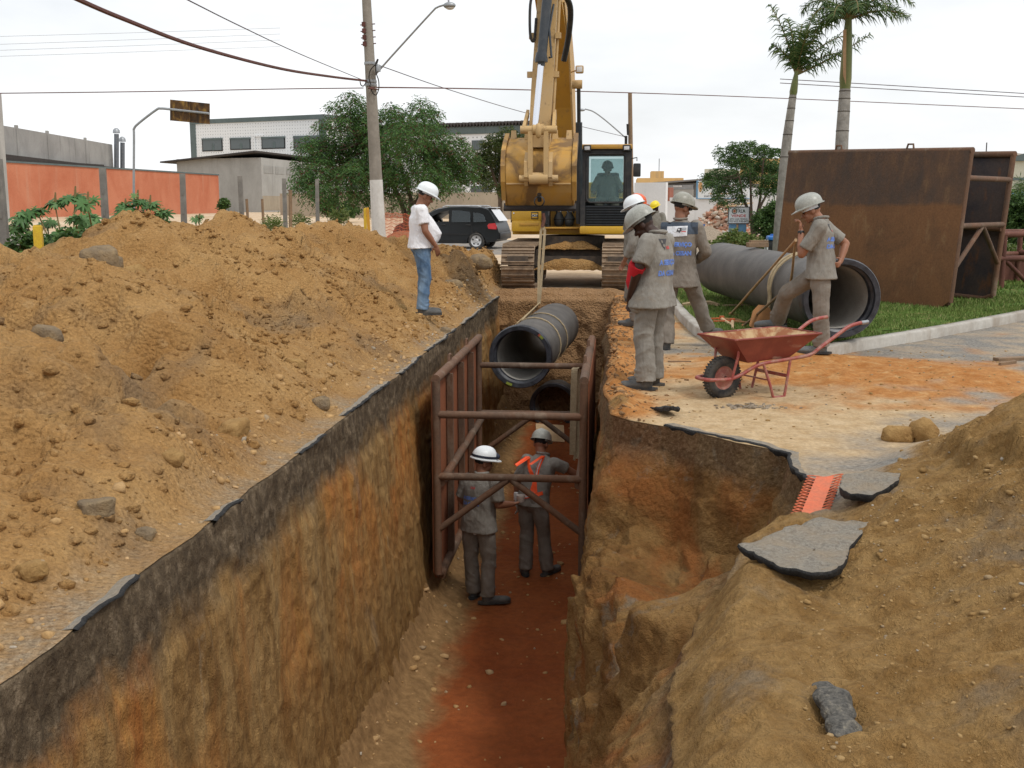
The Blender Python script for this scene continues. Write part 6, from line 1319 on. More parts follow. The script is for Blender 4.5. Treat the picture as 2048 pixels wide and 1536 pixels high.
    for s, hx, kn, an in ((-1, -d['pelw'], V['kL'], V['aL']), (1, d['pelw'], V['kR'], V['aR'])):
        h = pe + Vector((hx * .95, 0, -.05)); t_.cap(h, kn, .108 * L_, .082 * L_, 16); t_.cap(kn, kn.lerp(an, .5), .082 * L_, .082 * L_, 16); dn = (an - kn).normalized()
        t_.tube([kn.lerp(an, .45), kn.lerp(an, .82), an + dn * .015], [.082 * L_, .082 * L_ * k['cuff'], .084 * L_ * k['cuff']], 16)
        for j, q in enumerate((.78, .90)): t_.ell(kn.lerp(an, q) + Vector((0, .008, 0)), (.086 * L_ * k['cuff'], .090 * L_ * k['cuff'], .030))
    me = union(t_, vox + .001, 3, .5); c_ = co_np(me); nn = no_np(me); c_ += nn * (.010 * fbm(c_, .15, 3, seed=510 + sd_, stretch=(1, 1, .6)) + .013 * ridged(c_ @ np.array([[.6, 0, .5], [0, .6, .4], [-.3, .3, .9]]), .14, 3, seed=511 + sd_) - .004)[:, None]; set_co(me, c_); tr_o = link('trousers', me, M[k['trou']], o)
    # ---- boots
    for kn, an, toe in ((V['kL'], V['aL'], d['tL']), (V['kR'], V['aR'], d['tR'])):
        m_ = MB(); R = Rz(math.radians(toe)); q = lambda *v: an + R @ Vector((v[0] * 1.12, v[1] * 1.22 + .012, v[2])); m_.cap(q(0, -.01, .06), q(0, -.015, -.035), .052, .056); m_.cap(q(0, -.015, -.045), q(0, .13, -.055), .044, .044); m_.ell(q(0, .14, -.055), (.056, .09, .040), R); m_.ell(q(0, .0, -.06), (.046, .075, .034), R)
        me = union(m_, vox, 3, .5); c_ = co_np(me); c_[:, 2] = np.maximum(c_[:, 2], an.z - .089); set_co(me, c_); bt = link('boot', me, M[k['boot']], o)
        m_ = MB(); m_.prism([(.048 * math.copysign(abs(math.cos(a)) ** .7, math.cos(a)), .055 + .155 * math.copysign(abs(math.sin(a)) ** .8, math.sin(a))) for a in np.linspace(0, 2 * math.pi, 24, endpoint=False)], -.092, -.070, lambda u, v, z: q(u, v, z)); m_.build('sole', M['rubber'], bt, False)
    # ---- helmet
    if k['helmet']:
        hc = hp(0, .004, .048); nu, nv = 40, 12; vs = []; fs = []; S = 1.07
        for i in range(nv + 1):
            t = math.pi / 2 * i / nv
            for j in range(nu):
                a = 2 * math.pi * j / nu; r = math.sin(t) ** .85; x, y = .112 * r * math.cos(a), .138 * r * math.sin(a); z = .118 * max(math.cos(t), 0) ** .9
                z += .010 * math.exp(-(x / .016) ** 2) * (math.cos(t) > .25); vs.append(hc + Hm @ (Vector((x, y, z)) * S))
        for i in range(1, 4):
            for j in range(nu):
                a = 2 * math.pi * j / nu; fr_ = max(0, math.sin(a)) ** 2.2; e_ = (.014 + .042 * fr_) * min(i, 2) / 2; x, y = (.112 + e_ * .7) * math.cos(a), (.138 + e_) * math.sin(a); z = -.004 - .012 * fr_ * min(i, 2) / 2 - (.009 if i == 3 else 0); vs.append(hc + Hm @ (Vector((x, y, z)) * S))
        for i in range(nv + 3):
            for j in range(nu): fs.append((i * nu + j, i * nu + (j + 1) % nu, (i + 1) * nu + (j + 1) % nu, (i + 1) * nu + j))
        m_ = MB(); m_.add(vs, fs); hm = m_.build('helmet', M[k['helmet']], o)
        m_ = MB(); m_.lathe([(.094, -.030), (.097, .0)], 24, hc, Hm); m_.build('headband', M['h_grey' if k['helmet'] != 'h_white' else 'patch'], hm)
        o['_'] = 0; del o['_']
        return o, sh_o, tr_o, hm, dict(hc=hc, Hm=Hm, ne=ne, pe=pe, SP=SP, sh=(shL, shR), V=V)
    return o, sh_o, tr_o, None, dict(ne=ne, pe=pe, SP=SP, sh=(shL, shR), V=V)
def decal(me2d, target, center, direction, rollup=(0, 0, 1), off=.004, cuts=2):
    """lay a flat mesh (x right, y up) on a target part along a direction"""
    bm = bmesh.new(); bm.from_mesh(me2d); bmesh.ops.triangulate(bm, faces=bm.faces[:])
    for _ in range(cuts):
        es = [e for e in bm.edges if e.calc_length() > .018]
        if not es: break
        bmesh.ops.subdivide_edges(bm, edges=es, cuts=1)
        bmesh.ops.triangulate(bm, faces=bm.faces[:])
    z = -Vector(direction).normalized(); up = Vector(rollup); up = (up - z * up.dot(z)).normalized(); x = up.cross(z); tme = target.data
    bvh = BVHTree.FromPolygons([v.co for v in tme.vertices], [p.vertices[:] for p in tme.polygons])
    for v in bm.verts:
        o = Vector(center) + x * v.co.x + up * v.co.y + z * .4; h = bvh.ray_cast(o, -z)
        v.co = (h[0] if h[0] else Vector(center) + x * v.co.x + up * v.co.y) + z * off
    me = bpy.data.meshes.new('decal'); bm.to_mesh(me); bm.free(); return me
def flat(polys):
    me = bpy.data.meshes.new('f'); v = []; f = []
    for p in polys: f.append(tuple(range(len(v), len(v) + len(p)))); v += [(a, b, 0) for a, b in p]
    me.from_pydata(v, [], f); me.update(); return me
def rect(x0, y0, x1, y1): return [(x0, y0), (x1, y0), (x1, y1), (x0, y1)]
def disc(x, y, r, n=14): return [(x + r * math.cos(6.2832 * k / n), y + r * math.sin(6.2832 * k / n)) for k in range(n)]
def back_print(sh, zc, size=.062, x=0.0, dirv=(0, 1, 0), lines=('A SERVIÇO', 'DA CESAN'), gap=.098):
    for i, s in enumerate(lines): link('lettering', decal(text_mesh(s, size, 2.6, .86), sh, (x, -.05, zc - gap * i), dirv, cuts=1), M['blue_ink'], sh)
def back_logo(sh, x, z, k=1.0, dirv=(0, 1, 0)):
    link('emblem', decal(flat([[(-.055 * k, .05 * k), (.065 * k, .05 * k), (.015 * k, -.015 * k), (.0, -.055 * k), (-.03 * k, -.02 * k)]]), sh, (x, -.05, z), dirv), M['ink'], sh)
    for dx, dy, r in ((-.022, .025, .014), (-.005, -.012, .016)): link('emblem_dot', decal(flat([disc(dx * k, dy * k, r * k)]), sh, (x, -.05, z), dirv, off=.0065), M['grey'], sh)
    link('emblem_lettering', decal(text_mesh('SAB', .042 * k, True), sh, (x + .055 * k, -.05, z - .035 * k), dirv, off=.005, cuts=1), M['ink_red'], sh)
WG = 'workers in grey overalls'
# near worker at the edge of the trench
o, sh, tr, hm, I = person('worker in loose grey overalls and red undershirt at the trench edge, hand in pocket', (.31, 10.45, rz_(.31, 10.45) + .005), math.radians(62),
    dict(pelvis=(0, -.03, .92), neck=(.0, -.07, 1.42), head=(-.01, .075, 1.51), hpitch=34, hyaw=8, eL=(-.27, -.02, 1.13), wL=(-.22, .09, .88), eR=(.26, .02, 1.13), wR=(.2, .16, .90), hL=(.25, .1, -1), kL=(-.12, -.0, .50), kR=(.13, .02, .50), aL=(-.12, -.04, .09), aR=(.16, .02, .09), tL=14, tR=10, hem=-.16, fat=1.0),
    dict(skin='skin_dk', loose=1.10, hem_out=1.22, helmet='h_grey', sleeve=.86, cuff=1.05, trou='grey'), vox=.0075)
back_print(sh, 1.17, .062, -.02); back_logo(sh, -.055, 1.335, .95)
m_ = MB(); m_.loft([(Vector((-.0, .045, .82)), .165, .12, Matrix.Identity(3)), (Vector((0, .075, .98)), .172, .145, Matrix.Identity(3)), (Vector((0, .055, 1.15)), .165, .14, Matrix.Identity(3)), (Vector((0, .0, 1.30)), .12, .09, Matrix.Identity(3))], 20); me = union(m_, .011, 4); link('undershirt', me, M['red'], o)
m_ = MB(); m_.tube([Vector((-.265, -.01, 1.145)), Vector((-.245, .035, 1.07))], [.071, .062], 14); m_.build('undershirt_sleeve', M['red'], o)
m_ = MB(); m_.ell((-.205, .03, .79), (.035, .085, .085), Rz(.1)); link('pocket', union(m_, .009, 3), M['grey'], tr)
# worker from behind with the slate blue yoke
o, sh, tr, hm, I = person('worker seen from behind in a grey jacket with slate-blue yoke and white back patch', (.66, 13.3, rz_(.66, 13.3)), math.radians(-12),
    dict(pelvis=(.06, .02, .96), neck=(.07, .0, 1.50), head=(.08, .045, 1.655), hyaw=-42, hpitch=14, eL=(-.20, .02, 1.16), wL=(-.02, .25, 1.05), eR=(.37, .03, 1.15), wR=(.22, .24, 1.02), hL=(1, .2, 0), hR=(-1, .1, .1), nL=(0, -1, 0), nR=(0, -1, 0), kL=(-.06, .03, .52), kR=(.25, .26, .58), aL=(-.06, -.02, .09), aR=(.36, .42, .225), tL=10, tR=-35, hem=-.22, fat=1.0),
    dict(skin='skin_br', shirt='grey2', trou='grey2', sleeve=1.9, helmet='h_grey2', loose=1.06, hem_out=1.1, boot='boot'), vox=.0075)
sg = lambda a: (a[0], a[1])
link('yoke', decal(flat([rect(-.215, -.035, .215, .10)]), sh, (.07, -.05, 1.39), (0, 1, 0), off=.003, cuts=5), M['navy'], sh)
pt = link('back_patch', decal(flat([[(-.155, -.075), (.085, -.06), (.085, .055), (-.155, .045)]]), sh, (.085, -.05, 1.395), (0, 1, 0), off=.007, cuts=4), M['patch'], sh)
link('emblem', decal(flat([[(-.045, -.018), (-.028, .028), (.012, .028), (.022, -.0), (.0, -.018), (-.010, -.034), (-.022, -.018)]]), sh, (.09, -.05, 1.40), (0, 1, 0), off=.010), M['ink'], pt); link('emblem_dot', decal(flat([disc(-.016, .008, .011)]), sh, (.09, -.05, 1.40), (0, 1, 0), off=.012), M['patch'], pt)
link('emblem_bar', decal(flat([rect(.012, .0, .068, .030)]), sh, (.09, -.05, 1.40), (0, 1, 0), off=.010), M['galv'], pt); link('emblem_lettering', decal(flat([rect(.012, -.020, .066, -.010)]), sh, (.09, -.05, 1.40), (0, 1, 0), off=.010), M['ink_red'], pt)
back_print(sh, 1.235, .066, .085, gap=.10)
link('helmet_lettering', decal(text_mesh('SOM', .045), hm, I['hc'] + Vector((-.06, -.10, .035)), (.45, 1, 0), off=.004, cuts=1), M['ink_w'], hm)
m_ = MB(); m_.tube([I['hc'] + I['Hm'] @ Vector(v) for v in ((-.07, .05, -.05), (-.055, .09, -.048), (0, .108, -.046), (.055, .09, -.048), (.07, .05, -.05))], .013, 8); m_.build('sunglasses', M['watch'], o)
# man leaning on his tools
o, sh, tr, hm, I = person('worker with a grey helmet and wristwatch leaning on a hoe beside the lawn pipe', (2.22, 12.40, rz_(2.2, 12.4)), math.radians(76),
    dict(pelvis=(.03, .03, .93), neck=(.0, .05, 1.43), head=(-.01, .155, 1.535), hpitch=22, hyaw=5, eL=(-.19, .22, 1.07), wL=(-.10, .245, 1.315), hL=(.15, .1, 1), nL=(.0, -1, .2), eR=(.27, -.20, 1.17), wR=(.14, -.16, .98), hR=(-1, .1, -.3), nR=(0, 1, 0), curl=.75, kL=(-.10, .0, .50), kR=(.22, .40, .62), aL=(-.08, -.02, .09), aR=(.52, .52, .295), tL=8, tR=20, hem=-.13),
    dict(skin='skin_md', loose=1.02, hem_out=1.12, helmet='h_grey', sleeve=.80, boot='boot2', cuff=1.06), vox=.0075)
back_print(sh, 1.225, .058, -.03, gap=.075); back_logo(sh, -.06, 1.345, .85)
w = I['V']['wL']; m_ = MB(); ax = (w - I['V']['eL']).normalized(); R = ax.to_track_quat('Z', 'Y').to_matrix(); m_.lathe([(.034, -.012), (.036, 0), (.034, .012)], 16, w - ax * .02, R); m_.box(w - ax * .02 + Vector((-.036, 0, 0)), (.014, .034, .034), R, .004); m_.build('wristwatch', M['watch'], o)
m_ = MB(); m_.lathe([(.098, -.045), (.102, -.01)], 24, I['hc'], I['Hm']); m_.build('cap', M['patch'], o)
# man in the white T-shirt
wx, wy = -2.60, 15.0; wz = max(on_heap(wx, wy), .13)
o, sh, tr, hm, I = person('stout man in white T-shirt, jeans and white helmet standing on the spoil heap', (wx, wy, wz - .005), math.radians(-70),
    dict(pelvis=(0, -.02, .95), neck=(0, -.03, 1.455), head=(.0, .055, 1.585), hpitch=24, hyaw=-4, eR=(.25, -.0, 1.12), wR=(.22, .14, .93), hR=(-.1, .35, -1), eL=(-.25, .04, 1.14), wL=(-.2, .18, .94), kL=(-.10, .04, .50), kR=(.10, .02, .50), aL=(-.10, .02, .09), aR=(.10, -.03, .09), hem=-.06, fat=1.18, belly=.07, tL=12, tR=-10),
    dict(skin='skin_br', shirt='white', trou='denim', helmet='h_white', sleeve=.66, loose=.98, boot='boot', collar=False, cuff=.92, hem_out=.98), vox=.0075)
# two men in the trench
fz = floor_z(-1.45, 12.1) + .01; fz2 = floor_z(-.95, 13.05) + .01
o, sh, tr, hm, I = person('worker down in the trench holding a plastic cup, goggle strap round his helmet', (-1.50, 12.1, fz), math.radians(-24),
    dict(pelvis=(0, 0, .95), neck=(.03, .02, 1.46), head=(.035, .055, 1.60), hyaw=-38, hpitch=10, eR=(.26, .0, 1.15), wR=(.33, .20, 1.12), hR=(.45, .9, .1), nR=(-.2, .1, 1), eL=(-.24, .02, 1.15), wL=(-.22, .2, 1.0), curl=.6, kL=(-.11, .02, .50), kR=(.12, .03, .50), aL=(-.10, .06, .09), aR=(.13, -.03, .09), tL=8, tR=-52, hem=-.13),
    dict(skin='skin_br', shirt='grey', trou='grey2', helmet='h_white', loose=1.02, hem_out=1.04, sleeve=.84))
back_print(sh, 1.215, .05, -.02, lines=('A SERVIÇO', 'DA CESAN'), gap=.062); link('emblem_lettering', decal(text_mesh('SAB', .036, True), sh, (.0, -.05, 1.335), (0, 1, 0), cuts=1), M['ink_red'], sh)
m_ = MB(); m_.lathe([(.124, -.012), (.126, .0), (.122, .014)], 30, I['hc'] + I['Hm'] @ Vector((0, .0, .022)), I['Hm'] @ Matrix(((1, 0, 0), (0, 1.21, 0), (0, 0, 1)))); m_.ell(I['hc'] + I['Hm'] @ Vector((0.03, .13, .035)), (.07, .035, .035), I['Hm']); m_.build('goggle_strap', M['band'], hm)
m_ = MB(); m_.ell((.03, -.125, .855), (.04, .02, .05)); m_.build('tissue', M['patch'], tr)
cw = Matrix.Rotation(math.radians(-24), 3, 'Z') @ Vector((.385, .29, 1.135)) + Vector((-1.50, 12.1, fz))
m_ = MB(); m_.lathe([(.001, 0), (.036, 0), (.050, .075), (.047, .075), (.034, .006)], 20); c = m_.build('cup', M['cup']); c.location = cw; tag(c, 'small pale plastic cup held by the worker in the trench', 'cup')
o, sh, tr, hm, I = person('worker down in the trench wearing an orange reflective harness and a white glove', (-.95, 13.05, fz2), math.radians(-24),
    dict(pelvis=(-.0, -.02, .97), neck=(.05, .13, 1.46), head=(.0, .185, 1.60), hyaw=10, hpitch=22, eL=(-.26, .06, 1.12), wL=(-.26, .09, .87), eR=(.34, .24, 1.30), wR=(.50, .42, 1.14), hR=(.5, .7, -.4), kL=(-.10, .02, .51), kR=(.11, .06, .51), aL=(-.10, -.02, .09), aR=(.13, .10, .09), tL=35, tR=-10, hem=-.08),
    dict(skin='skin_br', shirt='grey', trou='grey2', helmet='h_grey', loose=1.0, hem_out=1.0, sleeve=.84))
def strap_decal(a, b, w, mat, off=.010):
    a, b = Vector(a), Vector(b); d_ = (b - a).normalized(); n_ = Vector((-d_.y, d_.x)) * w / 2; k_ = 6; polys = []
    for i in range(k_): p_, q_ = a.lerp(b, i / k_), a.lerp(b, (i + 1) / k_); polys.append([tuple(p_ - n_), tuple(q_ - n_), tuple(q_ + n_), tuple(p_ + n_)])
    return link('harness_strap' if mat == 'vest' else 'reflective_tape', decal(flat(polys), sh, (0, -.05, 0), (0, 1, .15), off=off, cuts=2), M[mat], sh)
for a, b in (((-.12, 1.43), (.07, 1.20)), ((.10, 1.46), (.075, 1.20)), ((.07, 1.21), (.04, 1.04)), ((.07, 1.21), (.10, 1.04)), ((-.17, .985), (.17, 1.06))):
    strap_decal(a, b, .042, 'vest'); 
strap_decal((-.14, .995), (.02, 1.03), .020, 'refl', .013); strap_decal((.09, 1.42), (.078, 1.26), .012, 'refl', .013)
m_ = MB(); hand(m_, I['V']['wL'] + Vector((0, 0, .02)), I['V']['wL'] - I['V']['eL'], (1, 0, 0), 1, .4, 1.22); m_.cap(I['V']['wL'] + Vector((0, -.01, .05)), I['V']['wL'], .040, .036); link('glove', union(m_, .007, 3), M['gloves'], o)
m_ = MB(); m_.box((-.20, -.05, .96), (.07, .05, .12), None, .015); m_.build('pouch', M['wrist'], o)
# behind the near worker
o, sh, tr, hm, I = person('worker with a white helmet half hidden behind the near grey worker', (.30, 15.6, rz_(.13, 15.6)), math.radians(70),
    dict(head=(0, .06, 1.60), hpitch=22, eL=(-.26, -.0, 1.13), wL=(-.22, .12, .90)), dict(skin='skin_br', helmet='h_white', sleeve=1.8), vox=.010)
o, sh, tr, hm, I = person('worker with an orange helmet standing behind the white helmet', (.28, 19.3, 0), math.radians(-70),
    dict(head=(0, .05, 1.60), hpitch=10), dict(skin='skin_br', helmet='h_or', sleeve=.8), vox=.011, sc=1.05)
o, sh, tr, hm, I = person('worker with a bright yellow helmet far behind near the white wall', (1.05, 31.0, 0), math.radians(150),
    dict(head=(0, .06, 1.59), hpitch=20, hyaw=-20), dict(skin='skin_dk', helmet='h_ye', sleeve=1.8), vox=.012, sc=1.0)
# operator
o, sh, tr, hm, I = person('operator with a dark helmet seated behind the excavator windscreen', (-.22, 24.38, .74), math.radians(180),
    dict(pelvis=(0, 0, 1.05), neck=(0, .04, 1.53), head=(0, .085, 1.68), hpitch=12, eL=(-.30, .06, 1.27), wL=(-.27, .33, 1.20), eR=(.30, .06, 1.27), wR=(.27, .33, 1.20), hL=(.1, 1, 0), hR=(-.1, 1, 0), nL=(0, 0, -1), nR=(0, 0, -1), curl=.9, kL=(-.17, .46, 1.02), kR=(.17, .46, 1.02), aL=(-.16, .55, .62), aR=(.16, .55, .62), hem=-.02), dict(skin='skin_br', helmet='h_dk', sleeve=1.85, boot='boot'), vox=.010)
# driver
cu_, cv_ = CAR.rotation_euler.z, CAR.location
lp_ = Matrix.Rotation(cu_, 3, 'Z') @ Vector((1.08, .34, 0))
o, sh, tr, hm, I = person('driver in a blue shirt at the open window of the dark car', (cv_.x + lp_.x, cv_.y + lp_.y, -.62 + .10), cu_ - math.pi / 2,
    dict(pelvis=(0, 0, .94), neck=(0, -.08, 1.44), head=(0, -.06, 1.60), hpitch=2, hyaw=14, eL=(-.26, .20, 1.22), wL=(-.16, .46, 1.30), eR=(.24, .2, 1.2), wR=(.14, .46, 1.28), hL=(0, 1, 0), hR=(0, 1, 0), nL=(0, 0, -1), nR=(0, 0, -1), kL=(-.14, .46, .98), kR=(.14, .46, .98), aL=(-.13, .75, .74), aR=(.13, .75, .74), hem=0), dict(skin='skin_md', shirt='bluebd', trou='denim', helmet=None, sleeve=.8), vox=.012)
# ------------------------------------------------------------------ surroundings
class Fac:
    """a vertical wall between two plan points; boxes are laid on it by pixel rays"""
    def __init__(s, a, b):
        s.a = Vector((a[0], a[1], 0)); s.d = (Vector((b[0], b[1], 0)) - s.a); s.L = s.d.length; s.d.normalize(); s.n = Vector((s.d.y, -s.d.x, 0))
        if s.n.dot(Vector((0, 0, 0)) - s.a) < 0: s.n = -s.n
    def uv(s, px, py):
        r = _ray(px, py); o = Vector((0, 0, EYE)); t = (s.a - o).dot(s.n) / r.dot(s.n); p = o + r * t; return (p - s.a).dot(s.d), p.z
    def pt(s, u, z, out=0.0): return s.a + s.d * u + s.n * out + Vector((0, 0, z))
    def box(s, mb, u0, u1, z0, z1, o0, o1):
        return mb.hexa([s.pt(u0, z0, o0), s.pt(u1, z0, o0), s.pt(u1, z0, o1), s.pt(u0, z0, o1), s.pt(u0, z1, o0), s.pt(u1, z1, o0), s.pt(u1, z1, o1), s.pt(u0, z1, o1)])
    def pbox(s, mb, x0, y0, x1, y1, o0, o1):
        u0, z1 = s.uv(x0, y0); u1, z0 = s.uv(x1, y1); u0, u1 = min(u0, u1), max(u0, u1); return s.box(mb, u0, u1, z0, z1, o0, o1)
def plan(px, Y, py=405): q = P(px, py, Y); return (q.x, q.y)
# salmon wall along the far left street
f = Fac(plan(-60, 60), plan(439, 96)); t = thing('boundary_wall', 'long salmon-orange rendered wall behind the concrete fence posts', 'wall', (f.a.x, f.a.y, 0))
mb = MB(); zl = f.uv(0, 322)[1]; zr_ = f.uv(437, 350)[1]; f.box(mb, 0, f.L, -.3, (zl + zr_) / 2 - .05, -.25, 0); mb.build('wall', M['orange_wall'], t, False, True)
mb = MB(); f.box(mb, -.0, f.L + .05, (zl + zr_) / 2 - .05, (zl + zr_) / 2 + .06, -.30, .06); mb.build('coping', M['trim'], t, False, True)
mb = MB(); u, z = f.uv(20, 320); f.box(mb, u, u + 12, z - .12, z + .12, -.9, -.3); mb.build('roof_edge', M['roofdk'], t, False, True)
f = Fac(plan(-60, 66), plan(231, 100)); mb = MB(); z0, z1 = f.uv(10, 262)[1], f.uv(229, 290)[1]; mb.hexa([f.pt(0, 0, -8), f.pt(f.L, 0, -8), f.pt(f.L, 0, 0), f.pt(0, 0, 0), f.pt(0, z0 + .3, -8), f.pt(f.L, z1, -8), f.pt(f.L, z1, 0), f.pt(0, z0 + .3, 0)])
t = thing('building', 'bare grey concrete building rising behind the salmon wall', 'building', (f.a.x, f.a.y, 0)); mb.build('wall', M['conc'], t, False, True)
for px in (35, 96, 171):
    mb = MB(); u, z = f.uv(px, 285); zz = lerp(z0 + .3, z1, u / f.L); f.box(mb, u - .18, u + .18, 2.5, zz + .18, -.1, .06); mb.build('pillar', M['conc'], t, False, True)
mb = MB(); f.box(mb, 0, f.L, f.uv(120, 323)[1] - .25, f.uv(120, 323)[1], 0, .5); mb.build('eave', M['roofdk'], t, False, True)
q0 = P(-2, 300, 58); mb = MB(); mb.box((q0.x - .1, q0.y, q0.z / 2 + 1.6), (.62, .5, q0.z + 3.2 - .5)); o = mb.build('concrete_column', M['conc_lt'], None, False); tag(o, 'tall bare concrete column at the left edge beside the salmon wall', 'column')
for i, (px, y0, y1, w, lab) in enumerate(((233, 268, 345, .42, 'taller slim metal flue beyond the salmon wall'), (245, 285, 345, .40, 'shorter metal flue with a wide cap beyond the salmon wall'))):
    a, b = P(px, y1, 99 + i), P(px, y0, 99 + i); t = thing('flue', lab, 'flue', (a.x, a.y, 0)); mb = MB(); mb.tube([a, b], w * .5, 14); mb.build('duct', M['flue'], t, True, True); mb = MB(); mb.lathe([(w * .75, .0), (w * .7, .25), (w * .35, .42), (.01, .45)], 14, b + Vector((0, 0, .08))); mb.build('cap', M['galv'], t, True, True)
# grey block shed with lean-to roof
fa = Fac(plan(357, 114), plan(525, 104)); fb = Fac(plan(525, 104), plan(690, 130)); t = thing('building', 'low grey block building with an overhanging dark sloping roof', 'building', (fa.a.x, fa.a.y, 0))
zA, zB, zC = fa.uv(358, 318)[1], fa.uv(525, 304)[1], fb.uv(640, 335)[1]
c = [fa.pt(0, 0), fa.pt(fa.L, 0), fb.pt(fb.L, 0), fa.pt(0, 0) + (fb.pt(fb.L, 0) - fa.pt(fa.L, 0))]
mb = MB(); mb.hexa(c + [v + Vector((0, 0, z)) for v, z in zip(c, (zA, zB - .5, zB - .5, zA))]); mb.build('wall', M['conc_lt'], t, False, True)
mb = MB(); e = fa.d * -2.0; mb.hexa([c[0] + e + Vector((0, 0, zA - .35)) + fa.n * .8, c[1] + Vector((0, 0, zB - .05)) + fa.n * .8 + fa.d * .3, c[2] + Vector((0, 0, zB - .05)), c[3] + e + Vector((0, 0, zA - .35)), c[0] + e + Vector((0, 0, zA - .20)) + fa.n * .8, c[1] + Vector((0, 0, zB + .12)) + fa.n * .8 + fa.d * .3, c[2] + Vector((0, 0, zB + .12)), c[3] + e + Vector((0, 0, zA - .20))]); mb.build('roof', M['roofdk'], t, False, True)
for k in range(6):
    mb = MB(); u0 = .6 + k * 3.0; fb.box(mb, u0, u0 + 2.5, zB - 1.9, zB - 1.2, -.05, .03); mb.build('vent_grille', M['conc'], t, False, True)
mb = MB(); fb.box(mb, .05, fb.L, 1.0, 2.35, -.02, .02); mb.build('plaster_band', M['beige'], t, False, True)
# white tiled warehouses
f = Fac(plan(389, 146), plan(652, 138)); t = thing('warehouse', 'white dotted-tile warehouse with a row of dark strip windows, left of the tree', 'warehouse', (f.a.x, f.a.y, 0)); zt = f.uv(520, 234)[1]
mb = MB(); f.box(mb, 0, f.L, 0, zt - .3, -10, 0); mb.build('wall', M['tile'], t, False, True)
mb = MB(); f.box(mb, -.15, f.L + .15, zt - .55, zt, -10.1, .12); mb.build('parapet', M['trim'], t, False, True)
for u0 in (-.15, f.L - .75):
    mb = MB(); f.box(mb, u0, u0 + .9, 0, zt - .56, -.3, .10); mb.build('corner_band', M['trim'], t, False, True)
for x0, x1, y0, y1 in ((404, 446, 277, 302), (460, 502, 276, 299), (523, 571, 274, 297), (587, 640, 272, 296)):
    w = MB(); f.pbox(w, x0, y0, x1, y1, -.3, .05); wo_ = w.build('window', M['dk_in'], t, False, True)
    w = MB(); f.pbox(w, x0 + 2, y0 + 2, x1 - 2, y1 - 2, .0, .07); w.build('pane', M['pane'], wo_, False)
    w = MB(); mid = (x0 + x1) / 2 + 2; f.pbox(w, mid - 2.5, y0 + 10, mid + 2.5, y1 - 1, .06, .10); f.pbox(w, x0, y0, x1, y0 + 2, .05, .13); w.build('mullion', M['trim'], wo_, False)
mb = MB(); u, z = f.uv(510, 290); f.box(mb, u - .06, u + .06, z - 1, z + 1.2, .02, .12); f.box(mb, u + .065, u + 1.5, z + 1.0, z + 1.2, .02, .12); mb.build('drain_pipe', M['tile'], t, False, True)
f = Fac(plan(700, 104), plan(1053, 98)); t = thing('warehouse', 'white dotted-tile warehouse with a corrugated roof edge, right of the tree', 'warehouse', (f.a.x, f.a.y, 0)); zt = f.uv(960, 250)[1]
mb = MB(); f.box(mb, 0, f.L, 0, zt - .3, -10, 0); mb.build('wall', M['tile'], t, False, True)
mb = MB(); f.box(mb, -.1, f.L + .1, zt - .75, zt - .1, -10.1, .12); f.box(mb, f.L - .55, f.L + .12, 0, zt - .76, -10.12, .12); mb.build('parapet', M['trim'], t, False, True)
mb = MB(); nn = 64; vs = []
for k in range(nn * 4 + 1):
    u = f.L * k / (nn * 4); h = zt + .10 + .16 * math.sin(k * math.pi / 2 * .9); vs += [f.pt(u, h, .3), f.pt(u, h + .5, -10), f.pt(u, h - .12, .3), f.pt(u, h + .35, -10)]
fs = []
for k in range(nn * 4): a = 4 * k; b = a + 4; fs += [(a, b, b + 1, a + 1), (a + 2, a + 3, b + 3, b + 2), (a, a + 2, b + 2, b)]
mb.add(vs, fs); mb.build('corrugated_roof', M['roofdk'], t, False, True)
for x0, x1, y0, y1 in ((944, 968, 281, 300), (942, 985, 372, 388), (700, 735, 358, 378), (845, 870, 290, 312)):
    w = MB(); f.pbox(w, x0, y0, x1, y1, -.3, .05); wo_ = w.build('window', M['dk_in'], t, False, True); w = MB(); f.pbox(w, x0 + 1, y0 + 1, x1 - 1, y1 - 1, .0, .07); w.build('pane', M['pane'], wo_, False)
    w = MB()
    for k in range(1, 5): xx = x0 + (x1 - x0) * k / 5; f.pbox(w, xx - .6, y0, xx + .6, y1, .07, .11)
    w.build('bars', M['trim'], wo_, False)
# beige garden wall behind the car
f = Fac(plan(560, 92), plan(1030, 82)); t = thing('boundary_wall', 'beige rendered wall running behind the tree and the dark car', 'wall', (f.a.x, f.a.y, 0)); mb = MB(); zt = f.uv(900, 385)[1]; f.box(mb, 0, f.L, 0, zt, -.25, 0); mb.build('wall', M['beige'], t, False, True)
mb = MB(); u0 = f.uv(870, 385)[0]; u1 = f.uv(930, 385)[0]; f.box(mb, u0, u1, zt, zt + .35, -.25, 0); mb.build('raised_course', M['conc_lt'], t, False, True)
f = Fac(plan(1000, 88), plan(1300, 82)); mb = MB(); f.box(mb, 0, f.L, 0, f.uv(1100, 385)[1], -.25, 0); o = mb.build('boundary_wall', M['beige'], None, False); tag(o, 'beige wall stretch hidden mostly behind the excavator', 'wall')
